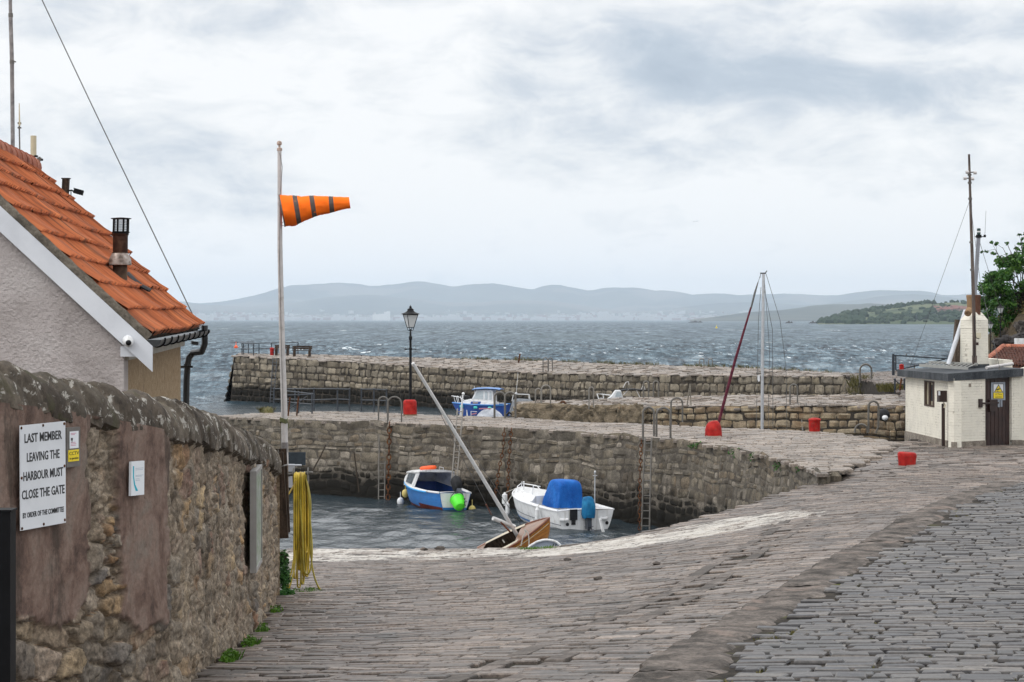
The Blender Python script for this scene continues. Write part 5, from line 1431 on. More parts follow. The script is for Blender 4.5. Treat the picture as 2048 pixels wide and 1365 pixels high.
for (px, py, Y, n, h, lab) in [(430, 1338, 22.6, 150, .2, 'bright green weed clump at the wall foot, nearest and largest of four'), (475, 1288, 26.0, 90, .20, 'green weed at the wall foot, second of four going away'), (504, 1256, 29.0, 50, .15, 'small green weed at the wall foot, third of four going away'), (534, 1228, 32.6, 60, .16, 'green weed at the wall foot just before the ivy bush')]:
    mb = MB(); q = s_of_px(px - 6); x, y, z0, z1, nx, ny = wall_at(q); p = Vector((x + nx * .17, y + ny * .17, 0)); p.z = float(zslip(p.x, p.y)) - .02
    for k in range(3): tuft(mb, p + Vector((rnd.uniform(-.06, .06), rnd.uniform(-.25, .25), 0)), n // 5, h * .5, .06, k + px)
    leaves(mb, p + Vector((0, 0, .05)), (.09, .3, .08), n * 2, .04, px)
    tag(mb.build('weed', M['grass'], smooth=0), lab, 'weed', 'weeds along the wall foot')
def mossy():
    mb = MB(); g = random.Random(9)
    for i in range(300):
        y = g.uniform(16, 45); x = float(kx_at(y)) + 1.0 + .18 * math.sin(y * 1.7) + g.gauss(0, .06)
        if noise.noise(Vector((y * .8, 2, 0))) < .05: continue
        tuft(mb, (x, y, float(zter(x, y)) - .03), 5, .035, .06, i)
    for i in range(900):
        y = 13 + 33 * g.random() ** 1.6; x = float(kx_at(y)) + g.uniform(1.2, 7)
        if noise.noise(Vector((x * .6, y * .3, 5))) < .0: continue
        tuft(mb, (x, y, float(zter(x, y)) - .035), 4, .03, .05, i)
    tag(mb.build('moss', M['dry_grass'], smooth=0), 'yellow green moss and grass in the joints of the upper cobbles', 'moss', kind='stuff')
    mb = MB()
    for i in range(26):
        p = G(600 + g.uniform(-20, 40), 1172 + g.uniform(-4, 14), 4.36); p.z = float(zslip(p.x, p.y)) - .02; tuft(mb, p, 8, .05, .1, i)
    for i in range(40):
        p = G(g.uniform(1050, 1105), 1098 + g.uniform(-1, 3), 5.02); p.z = float(zslip(p.x, p.y)) - .02; tuft(mb, p, 8, .06, .2, i)
    tag(mb.build('grass', M['grass'], smooth=0), 'low grass tufts on the slipway edge and under the hose', 'grass', kind='stuff')
mossy()
# ------------------------------------------------------------------ red bollards
def bollard(p, w, h, lab, shape, seed):
    mb = MB(); r = w / 2
    if shape == 'block':
        prof = [(0, -.03), (r * .99, -.02), (r * 1.0, h * .1), (r * 1.0, h * .8), (r * .93, h * .93), (r * .75, h), (0, h * 1.01)]
    elif shape == 'capped':
        prof = [(0, -.03), (r * .86, -.02), (r * .88, h * .1), (r * .92, h * .72), (r * .95, h * .8), (r * 1.03, h * .82), (r * 1.03, h * .88), (r * .85, h * .95), (r * .4, h), (0, h * 1.01)]
    elif shape == 'dome':
        prof = [(0, -.03), (r * 1.0, -.02), (r * 1.0, h * .2), (r * .97, h * .5), (r * .8, h * .78), (r * .55, h * .95), (r * .2, h), (0, h * 1.0)]
    else:
        prof = [(0, -.03), (r * .9, -.02), (r * .93, h * .3), (r * 1.0, h * .75), (r * .96, h * .92), (r * .8, h), (0, h * 1.01)]
    fine = []
    for (a, b) in zip(prof, prof[1:]):
        for k in range(4): fine.append((a[0] + (b[0] - a[0]) * k / 4, a[1] + (b[1] - a[1]) * k / 4))
    fine.append(prof[-1])
    mb.lathe(fine, p, 28)
    V = []
    for v in mb.v:
        d = Vector(v) - Vector(p); k = 1 + .05 * noise.noise(Vector((d.x * 4 / r * .3, d.y * 4 / r * .3, d.z * 3)) + Vector((seed, 0, 0))) + .012 * noise.noise(Vector(v) * 17)
        x = d.x * k; z = d.z * (1 + (.10 * d.x / r if shape in ('dome', 'squat') else 0) * (1 if shape == 'dome' else -.4))
        if shape == 'dome': x = x - .12 * z * (1 if seed else 1) * .3
        V.append((p[0] + x, p[1] + d.y * k, p[2] + z))
    mb.v = V
    m = M['red_paint']
    if shape == 'block':
        mb.mi = [1 if mb.v[f[0]][2] < p[2] + h * .06 else 0 for f in mb.f]
    tag(mb.build('bollard', [m, M['stone_base']] if shape == 'block' else m, smooth=60), lab, 'bollard', 'red mooring bollards')
M['stone_base'] = simple('bollard_footing', (.16, .12, .07), .9, 0, .2, .2)
p = G(820, 831, 3.7); bollard(p, 27 * p.y / F, 31 * p.y / F, 'tall red block bollard under the street lamp', 'block', 1)
p = G(1427, 874, 3.7); bollard(p, 34 * p.y / F, 32 * p.y / F, 'red lopsided domed bollard below the foot of the rolled red sail', 'dome', 2)
p = G(1629, 864, 3.7); bollard(p, 25 * p.y / F, 28 * p.y / F, 'red capped bollard right of the tall silver mast', 'capped', 3)
p = G(1814, 930, 3.74); p.z = float(zslip(p.x, p.y)); bollard(p, 38 * p.y / F, 25 * p.y / F, 'squat red bollard on the cobbles in front of the white hut', 'squat', 4)
p = W(544, 709, 186); p.z = float(zf_(p.x, p.y)); bollard(p, .36, .62, 'small dull red bollard beside the benches on the outer pier', 'capped', 5)
# ------------------------------------------------------------------ street lamp
def lantern(parent, p, s, glass):
    """four sided lantern standing on p"""
    mb = MB(); Mx = Matrix.Rotation(R(25), 3, 'Z')
    mb.tube([p + Vector((0, 0, -.05 * s)), p + Vector((0, 0, .10 * s))], .02 * s, 8)
    for a in range(4):
        d = Vector((math.cos(R(45 + 90 * a + 25)), math.sin(R(45 + 90 * a + 25)), 0))
        mb.tube([p + Vector((0, 0, .02 * s)), p + d * .10 * s + Vector((0, 0, .06 * s)), p + d * .115 * s + Vector((0, 0, .16 * s))], .010 * s, 6)
        mb.bar(p + d * .125 * s + Vector((0, 0, .15 * s)), p + d * .27 * s + Vector((0, 0, .58 * s)), .018 * s, .018 * s)
    for (r, z, t_) in ((.125, .15, .02), (.27, .58, .03)):
        q = [p + Vector((math.cos(R(45 + 90 * a + 25)) * r * s, math.sin(R(45 + 90 * a + 25)) * r * s, z * s)) for a in range(4)]
        for a in range(4): mb.bar(q[a], q[(a + 1) % 4], t_ * s, t_ * s)
    fr = mb.build('lantern_frame', M['black_paint'], parent, smooth=0)
    mb = MB()
    q0 = [p + Vector((math.cos(R(45 + 90 * a + 25)) * .12 * s, math.sin(R(45 + 90 * a + 25)) * .12 * s, .155 * s)) for a in range(4)]
    q1 = [p + Vector((math.cos(R(45 + 90 * a + 25)) * .262 * s, math.sin(R(45 + 90 * a + 25)) * .262 * s, .575 * s)) for a in range(4)]
    for a in range(4): mb.prism([q0[a], q0[(a + 1) % 4], q1[(a + 1) % 4], q1[a]], Vector((-math.cos(R(90 * a + 115)), -math.sin(R(90 * a + 115)), 0)) * .006)
    mb.build('pane', glass, fr, smooth=0)
    mb = MB(); mb.lathe([(.31 * s, .59 * s), (.30 * s, .61 * s), (.17 * s, .66 * s), (.12 * s, .70 * s), (.10 * s, .74 * s), (.115 * s, .755 * s), (.06 * s, .79 * s), (.03 * s, .81 * s), (.05 * s, .83 * s), (.03 * s, .855 * s), (.012 * s, .875 * s), (0, .91 * s)], p, 16)
    mb.build('lantern_cap', M['black_paint'], parent, smooth=40)
def clear_pane():
    t = NT('lantern_pane'); t.done((.7, .73, .74), .1, 0, .5)
    tr = t.n('ShaderNodeBsdfTransparent'); ms = t.n('ShaderNodeMixShader'); ms.inputs[0].default_value = .42
    t.l(t.b.outputs[0], ms.inputs[1]); t.l(tr.outputs[0], ms.inputs[2]); t.l(ms.outputs[0], t.out.inputs[0]); return t.m
M['lamp_pane'] = clear_pane()
def street_lamp(px, ybase, ytop, Y, lab, group=None):
    m = Y / F; base = W(px, ybase, Y); H = (ybase - ytop) * m; s = 1.0; hl = 45 * m / .86 if False else H * .205
    t = thing('street_lamp', lab, 'street lamp', base, group=group)
    k = H / 4.3; zt = H - 1.12 * hl * .86
    s = H * .272; zt = H - .91 * s
    mb = MB(); mb.lathe([(.15 * k, 0), (.15 * k, .06 * k), (.12 * k, .10 * k), (.11 * k, .42 * k), (.09 * k, .48 * k), (.07 * k, .52 * k), (.058 * k, .6 * k)], base, 16); mb.build('base', M['black_paint'], t, smooth=35)
    mb = MB(); mb.lathe([(.058 * k, .58 * k), (.05 * k, zt * .78), (.07 * k, zt * .785), (.07 * k, zt * .80), (.045 * k, zt * .81), (.045 * k, zt * .9), (.065 * k, zt * .905), (.07 * k, zt * .94), (.045 * k, zt * .95), (.035 * k, zt)], base, 14)
    mb.build('post', M['black_paint'], t, smooth=35)
    mb = MB(); z = zt * .79; mb.tube([base + Vector((-.21 * k, 0, z)), base + Vector((.21 * k, 0, z))], .018 * k, 8)
    for q in (-1, 1): mb.blob(base + Vector((q * .21 * k, 0, z)), .03 * k, 2, 0)
    mb.build('ladder_bar', M['black_paint'], t)
    lantern(t, base + Vector((0, 0, zt)), s, M['lamp_pane'])
YL = 89.5
street_lamp(821, 829, 610, YL, 'black street lamp with a four sided lantern on the near pier')
# ------------------------------------------------------------------ railings on the near pier
def railing(lab, spans, name='railing', mat='navy_iron', r=.022, group=None, cat='railing', balls=True):
    """spans: list of (posts[(px,ytop,ybase,Y)], rails[[(post index, height fraction)...]])"""
    p0 = spans[0][0][0]; t = thing(name, lab, cat, W(p0[0], p0[2], p0[3]), group=group)
    for posts, rails in spans:
        for (px, yt, yb, Y) in posts:
            mb = MB(); a = W(px, yb, Y) + Vector((0, 0, -.03)); b = W(px, yt, Y); mb.tube([a, b], r * 1.3, 8)
            if balls:
                mb.blob(b, r * 2, 2, 0); mb.blob(a.lerp(b, .52), r * 1.8, 2, 0)
            mb.build('post', M[mat], t)
        for f in rails:
            mb = MB(); mb.tube([W(px, yb + (yt - yb) * f, Y) for (px, yt, yb, Y) in posts], r, 7); mb.build('rail', M[mat], t)
    return t
railing('long dark iron railing at the seaward edge of the near pier, left of the gap', [([(548, 778, 822, 93.5), (590, 778, 822, 93.2), (628, 778, 824, 92.8), (675, 778, 821, 92.3), (699, 779, 822, 91.8)], [1., .52])])
railing('short dark iron railing just left of the street lamp', [([(723, 779, 822, 92), (748, 779, 823, 91.5), (773, 780, 824, 91)], [1., .5])])
railing('dark iron railing running forward across the near pier beside the windsock pole', [([(572, 782, 824, 92.5), (597, 785, 827, 91), (624, 788, 828, 90)], [1., .48])])
def barrier_frame():
    t = thing('barrier_rail', 'low rail with two leaning posts beside the windsock pole on the near pier', 'barrier', W(594, 834, 88.5))
    mb = MB(); mb.tube([W(576, 834, 88.5), W(580, 795, 88.5)], .03, 8); mb.build('post', M['rust'], t)
    mb = MB(); mb.tube([W(593, 836, 88.5), W(597, 793, 88.5)], .03, 8); mb.build('post', M['rust'], t)
    mb = MB(); mb.tube([W(560, 791, 88.5), W(629, 789, 88.5)], .022, 8); mb.build('rail', M['navy_iron'], t)
    mb = MB(); mb.tube([W(573, 822, 88.6), W(614, 793, 88.6)], .022, 8); mb.build('brace', M['navy_iron'], t)
barrier_frame()
# mound of growth at the pier's left end
mb = MB()
for k in range(7): mb.blob(W(527 + k * 2.2, 826, 92.5 - k * .1), (.16, .2, rnd.uniform(.12, .24)), 2, .4, 2.5, k)
for k in range(40): tuft(mb, W(rnd.uniform(520, 545), 824, 92.4), 6, .22, .1, k)
tag(mb.build('tussock', M['dry_grass'], smooth=0), 'brown tussock of dry growth on the left end of the near pier', 'plant')
# ------------------------------------------------------------------ ladders with hooped handrails
def hoop_pts(xa, xb, yt, ya, yb, Y, n=10):
    m = Y / F; r = abs(xb - xa) / 2; cx = (xa + xb) / 2; top = yt + r
    return [W(xa, ya, Y)] + [W(cx - r * math.cos(math.pi * i / n), top - r * math.sin(math.pi * i / n), Y) for i in range(n + 1)] + [W(xb, yb, Y)]
def ladder(lab, hoops, stiles=None, rung=None, mat='galv', r=.028, group='harbour ladders', tails=()):
    h0 = hoops[0] if hoops else stiles[0]
    t = thing('ladder', lab, 'ladder', W(h0[0], h0[3] if hoops else h0[2], h0[-1]), group=None)
    for (xa, xb, yt, ya, yb, Y) in hoops:
        mb = MB(); mb.tube(hoop_pts(xa, xb, yt, ya, yb, Y), r, 8); mb.build('hoop', M[mat], t)
    for pts in tails:
        mb = MB(); mb.tube([W(*q) for q in pts], r * .9, 7); mb.build('tail', M[mat], t)
    if stiles:
        pts = []
        for (x0, y0, x1, y1, Ya, Yb) in [(s[0], s[1], s[2], s[3], s[4], s[5]) for s in stiles]:
            mb = MB(); mb.tube([W(x0, y0, Ya), W(x1, y1, Yb)], r * .8, 7); mb.build('stile', M[rung[2] if rung else mat], t)
        n, mat2 = rung[0], rung[2]
        a, b = stiles
        for k in range(n):
            f = rung[1] + (1 - rung[1]) * (k + .5) / n
            p = W(a[0], a[1], a[4]).lerp(W(a[2], a[3], a[5]), f); q = W(b[0], b[1], b[4]).lerp(W(b[2], b[3], b[5]), f)
            mb = MB(); mb.tube([p, q], r * .6, 6); mb.build('rung', M[mat2], t)
    return t
M['pale_alloy'] = simple('pale_ladder', (.2, .185, .165), .5, .3, .15, .05)
ladder('steel ladder with two hooped handrails left of the street lamp', [(757, 776, 794, 844, 842, 83.2), (775, 803, 794, 846, 845, 82.6)], [(759, 844, 757, 1000, 83.0, 82.0), (772, 843, 769, 1000, 83.0, 82.0)], (12, 0, 'galv'))
ladder('pale ladder with straight stiles on the near pier wall behind the leaning mast', [], [(915, 818, 903, 968, 79.9, 78.9), (926, 818, 913, 968, 79.9, 78.9)], (13, .0, 'pale_alloy'), r=.03)
ladder('broad dark hoops at the seaward edge of the near pier by the grey sheet', [(989, 1010, 785, 838, 836, 86.6), (1010, 1031, 785, 838, 839, 86.2)], r=.04)
ladder('steel ladder with two tall hoops on the near pier above the white speedboat', [(1286, 1308, 815, 880, 873, 71.6), (1313, 1341, 816, 874, 878, 71.9)], [(1290, 876, 1283, 1060, 71.4, 70.6), (1303, 876, 1299, 1060, 71.4, 70.6)], (12, .02, 'galv'), r=.034)
ladder('thin pale pair of hoops on the left end of the middle pier', [(1071, 1082, 778, 821, 815, 110.6), (1083, 1101, 771, 819, 811, 110.2)], r=.035, mat='pale_alloy')
ladder('pale hooped handrails on the outer pier edge behind the moored boats', [(1086, 1096, 716, 757, 757, 158.5), (1097, 1105, 716, 744, 744, 160)], [(1086, 757, 1084, 772, 158.4, 158), (1096, 757, 1094, 772, 158.4, 158)], (2, 0, 'galv'), r=.035)
ladder('single narrow hoop with a bent leg on the middle pier front', [(1178, 1187, 775, 819, 812, 108.2)], tails=[[(1187, 812, 108.2), (1193, 820, 108.1), (1190, 845, 108)]], mat='pale_alloy', r=.03)
ladder('pair of small hoops at the far edge of the outer pier', [(1399, 1408, 718, 734, 736, 158), (1417, 1425, 718, 737, 735, 158)], r=.035, mat='pale_alloy')
ladder('pair of pale hoops beside the covered cuddy boat on the middle pier', [(1287, 1297, 763, 803, 801, 119.5), (1307, 1317, 763, 803, 801, 119.5)], r=.04)
ladder('single broad hoop on the middle pier, just right of the tall hooped ladder', [(1342, 1365, 796, 860, 845, 105.8)], r=.04)
ladder('hooped ladder on the middle pier front just right of the tall silver mast', [(1580, 1595, 769, 812, 806, 103.6)], [(1601, 806, 1605, 862, 103.3, 103), (1612, 806, 1616, 862, 103.3, 103)], (5, .02, 'pale_alloy'), r=.034, tails=[[(1595, 806, 103.6), (1600, 812, 103.4), (1606, 862, 103)]])
ladder('large grey hoop on the quay left of the black barrier gate', [(1720, 1743, 729, 766, 762, 128)], r=.055)
ladder('tall bent hoop and low hoop at the pier edge left of the hut', [(1737, 1757, 803, 865, 851, 74.2), (1710, 1735, 849, 866, 866, 74.2)], r=.034, tails=[[(1757, 851, 74.2), (1755, 858, 74.2), (1751, 867, 74.2)]])
def sticks():
    t = thing('trestle', 'two pale sticks leaning together on the middle pier', 'trestle', W(1378, 812, 106.5))
    for a, b in ((1374, 1380), (1382, 1380)):
        mb = MB(); mb.tube([W(a, 812, 106.4), W(b, 768, 106.4)], .03, 6); mb.build('pole', M['grey_wood'], t)
sticks()
mb = MB(); mb.bar(W(1037, 726, 172), W(1040, 708, 172), .12, .12); tag(mb.build('mooring_post', M['rust'], smooth=0), 'short leaning rusty post standing on the outer pier deck', 'post')
# hanging chains and ropes
def chain(lab, pts, r=.05):
    mb = MB(); P = [W(*p) for p in pts]; tot = 0
    for a, b in zip(P, P[1:]):
        n = max(1, int((b - a).length / (r * 2.6)))
        for k in range(n):
            c = a.lerp(b, (k + .5) / n); d = (b - a).normalized(); s = Vector((1, 0, 0)) if (k % 2) else Vector((0, 1, 0)); s = (s - d * s.dot(d)).normalized()
            mb.tube([c + d * (r * 1.7 * math.cos(t)) + s * (r * math.sin(t)) for t in [R(45) * j for j in range(8)]], r * .34, 5, closed=True)
    tag(mb.build('chain', M['rust']), lab, 'chain', 'chains hanging down the near pier wall')
chain('rusty chain slanting left down the pier wall behind the leaning mast', [(1009, 856, 78.4), (1006, 900, 78.2), (998, 940, 78), (990, 1000, 77.7)])
chain('rusty chain hanging straight down the pier wall right of the leaning mast', [(1023, 857, 78), (1018, 915, 77.8), (1015, 1005, 77.3)])
chain('dark chain dropping beside the steel ladder nearest the lamp', [(779, 845, 82.4), (778, 900, 82.2), (776, 1000, 81.5)], .07)
chain('dark chain on the pier wall beside the ladder above the white and blue boat', [(1283, 880, 71.2), (1280, 950, 70.9), (1279, 1060, 70.4)], .045)
def rope(lab, pts, r=.02, mat='rope_dark'):
    mb = MB(); mb.tube([W(*p) for p in pts], r, 6); tag(mb.build('rope', M[mat]), lab, 'rope')
M['rope_dark'] = simple('tarred_rope', (.035, .027, .02), .9, 0, .3, .2)
M['rope_pale'] = simple('pale_rope', (.42, .4, .36), .85, 0, .1, .2)
rope('dark mooring rope slanting down the pier wall behind the hose reel', [(652, 890, 83.5), (640, 915, 83.3), (625, 942, 83)], .025)
rope('dark mooring rope dropping down the pier wall left of the first ladder', [(708, 904, 82.8), (712, 935, 82.6), (718, 985, 82.2)], .025)
# benches and railing on the outer pier
def bench(px0, px1, yt, yb, Y, lab):
    a = W(px0, yb, Y); b = W(px1, yb, Y); t = thing('bench', lab, 'bench', a.lerp(b, .5)); L = (b - a).length; d = (b - a).normalized()
    z0 = float(zf_(a.x, a.y)); H = .85
    for k, q in enumerate((a.lerp(b, .12), a.lerp(b, .88))):
        mb = MB(); q = Vector((q.x, q.y, z0)); mb.prism([q + Vector((-.09, -.28, 0)), q + Vector((-.09, .3, 0)), q + Vector((-.09, .34, .8)), q + Vector((-.09, .26, .8)), q + Vector((-.09, .18, .48)), q + Vector((-.09, -.26, .45))], (.18, 0, 0)); mb.build('leg', M['dark_wood'], t, smooth=0)
    mb = MB()
    for k in range(3): mb.box((a.lerp(b, .5).x, a.y - .18 + k * .15, z0 + .48), (L, .12, .05))
    mb.build('seat', M['dark_wood'], t, smooth=0)
    mb = MB()
    for k in range(2): mb.box((a.lerp(b, .5).x, a.y + .27 + .03 * k, z0 + .62 + k * .15), (L, .05, .13))
    mb.build('backrest', M['dark_wood'], t, smooth=0)
bench(549, 579, 691, 709, 186, 'dark wooden bench on the outer pier, the left one beside the red bollard')
bench(584, 624, 692, 710, 184, 'dark wooden bench on the outer pier, the right one clear of the windsock pole')
def far_rail():
    ps = [(484, 687, 710, 186), (487, 687, 709.5, 188), (497, 687, 709, 190), (507, 687.5, 711, 183), (518, 687, 708, 191), (543, 686, 707, 191), (596, 685, 706, 190.5)]
    t = thing('railing', 'thin dark railing round the end of the outer pier by the benches', 'railing', W(507, 711, 185))
    for (px, yt, yb, Y) in ps:
        mb = MB(); q = W(px, yb, Y); q.z = float(zf_(q.x, q.y)) - .02; mb.tube([q, W(px, yt, Y)], .045, 7); mb.build('post', M['navy_iron'], t)
    for f in (0, 11):
        mb = MB(); mb.tube([W(px, yt + f, Y) for (px, yt, yb, Y) in [ps[3], ps[0], ps[1], ps[2], ps[4], ps[5], ps[6]]], .035, 7); mb.build('rail', M['navy_iron'], t)
far_rail()
ladder('narrow dark ladder down the end of the outer pier wall behind the windsock pole', [], [(546, 716, 540, 806, 178.2, 177.0), (554, 716, 547, 806, 177.9, 176.8)], (14, .0, 'navy_iron'), r=.04)
# rough grass along the seaward edge of the outer pier, weeds on the walls
mb = MB()
for k in range(420):
    x = rnd.uniform(-6, 22); y = float(np.interp(x, fqx, [p.y for p in FP_far])) - rnd.uniform(.0, .8)
    if noise.noise(Vector((x * .5, 3, 0))) < -.12: continue
    tuft(mb, (x, y, float(zf_(x, y)) - .03), 7, rnd.uniform(.12, .34), .18, k)
tag(mb.build('rough_grass', M['dry_grass'], smooth=0), 'fringe of dry rough grass along the seaward edge of the outer pier', 'grass', kind='stuff')
mb = MB()
for k in range(60):
    p = W(rnd.uniform(1700, 1742), 0, rnd.uniform(128, 133)); p.z = 3.0 - rnd.random() * .9 * (1 if p.x < 19.6 else .3); tuft(mb, p, 8, .4, .2, k)
for k in range(60):
    p = W(rnd.uniform(1758, 1806), 795, rnd.uniform(116, 119)); p.z = 2.75; tuft(mb, p, 8, .45, .2, k)
tag(mb.build('rough_grass', M['dry_grass'], smooth=0), 'rough yellow grass growing on the sloping slab wall by the quay', 'grass', kind='stuff')
mb = MB()
for (px, py, r) in [(1395, 890, .25), (1468, 905, .35), (1510, 915, .3), (1560, 932, .3), (1385, 892, .2), (1600, 938, .2)]:
    a = [q for q in NP_near]; xs = [(q[0] / q[1] * F + 1024) for q in a]; Y = float(np.interp(px, xs, [q[1] for q in a])) - .12
    leaves(mb, W(px, py, Y), (r * .7, .08, r * .5), 45, .07, px)
tag(mb.build('wall_weed', M['ivy'], smooth=0), 'weeds rooted in the top joints of the near pier wall', 'weeds', kind='stuff')
# white and dark fenders lying against the middle pier
mb = MB(); mb.blob(W(1767, 830, 100.6), .28, 3, .12, 3, 1); tag(mb.build('mooring_ball', M['rubber']), 'black mooring ball hanging on the middle pier wall near the hut', 'buoy')
mb = MB(); mb.blob(W(1770, 836, 100.3), (.13, .13, .11), 3, .1, 3, 2); tag(mb.build('mooring_ball', M['white_gel']), 'white mooring ball hanging under a black one near the hut', 'buoy')
mb = MB(); P = [W(1119, 808, 110.6), W(1124, 804, 110.6), W(1128, 804, 110.6), W(1132, 809, 110.6), W(1130, 814, 110.6)]; mb.tube(P, .05, 8); tag(mb.build('mooring_hook', M['rust']), 'rusty curled mooring hook on the front of the middle pier', 'hook')
for i, (px, py, h) in enumerate([(1196, 1158, .05), (880, 1097, .08), (848, 1098, .06), (1135, 1134, .05), (1313, 1135, .05)]):
    p = G(px, py, {0: 3.97, 1: 5.03, 2: 5.03, 3: 4.55, 4: 4.0}[i]); p.z = float(zslip(p.x, p.y)) + h * .3
    mb = MB(); mb.blob(p, (h * 1.4, h, h * .7), 2, .4, 2, i); tag(mb.build('loose_stone', M['kerbstone']), ['loose stone lying on the middle of the slipway', 'larger dark stone on the slipway lip above the water', 'small dark stone on the slipway lip left of another', 'small dark stone below the white stain on the slipway', 'small stone on the right of the slipway under the white patch'][i], 'stone')
# ------------------------------------------------------------------ boats
def heading(a):       # a degrees to the left of straight away from the viewer
    return (0, 0, R(90 + a))
def hull_grid(L, B, D, draft, rise, trans=.8, n=22, m=15, fine=1.0, bilge=.5, flare=.0):
    P = []
    for i in range(n + 1):
        t = (i / n); t = 1 - (1 - t) ** 1.25
        if t < .42: w = B / 2 * (trans + (1 - trans) * math.sin(t / .42 * math.pi / 2))
        else: w = B / 2 * max(0., 1 - ((t - .42) / .58) ** (2.1 * fine)) ** .85
        w = max(w, .012)
        zg = D + rise * t ** 2.2; zk = -draft * (1 - .25 * t)
        if t > .62: zk = zk + (zg - .04 - zk) * ((t - .62) / .38) ** 2.6
        x = L * t; row = []
        for j in range(m):
            u = j / (m - 1) * 2 - 1; au = abs(u)
            y = w * math.copysign(au ** bilge, u) if u else 0.
            y *= 1 + flare * (au - 1) * (t > .3) * (t - .3)
            z = zk + (zg - zk) * au ** (1.7 - .4 * t)
            # sheer curve forward of the stem
            row.append(Vector((x + (.0 if t < .62 else (au - 1) * .0), y, z)))
        P.append(row)
    return P
def hull(parent, L, B, D, draft, rise, mats, band, cock=None, sole=.15, name='hull', **k):
    """band(z above water, height fraction, t) -> slot; cock = (t0,t1) open well"""
    P = hull_grid(L, B, D, draft, rise, **k); n = len(P) - 1; m = len(P[0]); mb = MB()
    def mt(i, j):
        q = (P[i][j] + P[i + 1][j] + P[i][j + 1] + P[i + 1][j + 1]) / 4
        return band(q.z, abs((j + .5) / (m - 1) * 2 - 1), i / n)
    mb.grid([r[::-1] for r in P], lambda i, j: mt(i, m - 2 - j))
    mb.m = band(D * .7, .9, 0); mb.add(P[0], [tuple(range(m))])
    h = mb.build(name, mats, parent, local=True, smooth=40)
    # deck with an open well
    mb = MB()
    if cock:
        i0 = int(cock[0] * n); i1 = int(cock[1] * n)
    else: i0 = i1 = 0
    def dk(i, f): a = P[i][0]; b = P[i][-1]; q = a.lerp(b, f); q.z += .03 * (1 - (2 * f - 1) ** 2); return q
    fs = [0, .1, .25, .5, .75, .9, 1]
    segs = [(0, i0), (i1, n)]
    for a, b in segs:
        if b > a: mb.grid([[dk(i, f) for f in fs] for i in range(a, b + 1)])
    if i1 > i0:
        for f0, f1 in ((0, .1), (.9, 1)): mb.grid([[dk(i, f0), dk(i, f1)] for i in range(i0, i1 + 1)])
    d = mb.build('deck', k.get('dm') or mats[0], parent, local=True, smooth=30)
    if i1 > i0:
        mb = MB()
        def wl(i, f, z): q = dk(i, f); return Vector((q.x, q.y * (1 if z is None else .93), q.z if z is None else z))
        for f in (.1, .9): mb.grid([[wl(i, f, None), wl(i, f, sole)] for i in range(i0, i1 + 1)])
        for i in (i0, i1): mb.grid([[wl(i, .1, None), wl(i, .9, None)], [wl(i, .1, sole), wl(i, .9, sole)]])
        mb.grid([[wl(i, .1, sole), wl(i, .9, sole)] for i in range(i0, i1 + 1)])
        mb.build('well', M['blue_well'] if k.get('well') is None else k['well'], parent, local=True, smooth=30)
    return P, h
M['blue_well'] = simple('blue_well_paint', (.012, .05, .2), .5, 0, .2, .05)
_hg = hull_grid
def hull_grid(L, B, D, draft, rise, dm=None, well=None, **k): return _hg(L, B, D, draft, rise, **k)
def gunwale(parent, P, r, mat, i0=0, i1=None, dz=0., name='gunwale'):
    n = len(P) - 1; i1 = n if i1 is None else i1; mb = MB()
    mb.tube([P[i][0] + Vector((0, -.0, dz)) for i in range(i0, i1 + 1)] + [P[i][-1] + Vector((0, 0, dz)) for i in range(i1, i0 - 1, -1)], r, 7)
    return mb.build(name, mat, parent, local=True)
def fender(p, l, r, lab, mat='white_gel', rope_to=None):
    t = thing('fender', lab, 'fender', p)
    mb = MB(); mb.lathe([(0, -.02), (r * .3, -.02), (r * .4, .02), (r, .1 * l + .02), (r * 1.02, .5 * l), (r, .85 * l), (r * .4, .97 * l), (r * .3, l + .02), (0, l + .02)], p, 14); mb.build('body', M[mat], t)
    if rope_to is not None:
        mb = MB(); mb.tube([p + Vector((0, 0, l)), rope_to], .012, 5); mb.build('lanyard', M['rope_pale'], t)
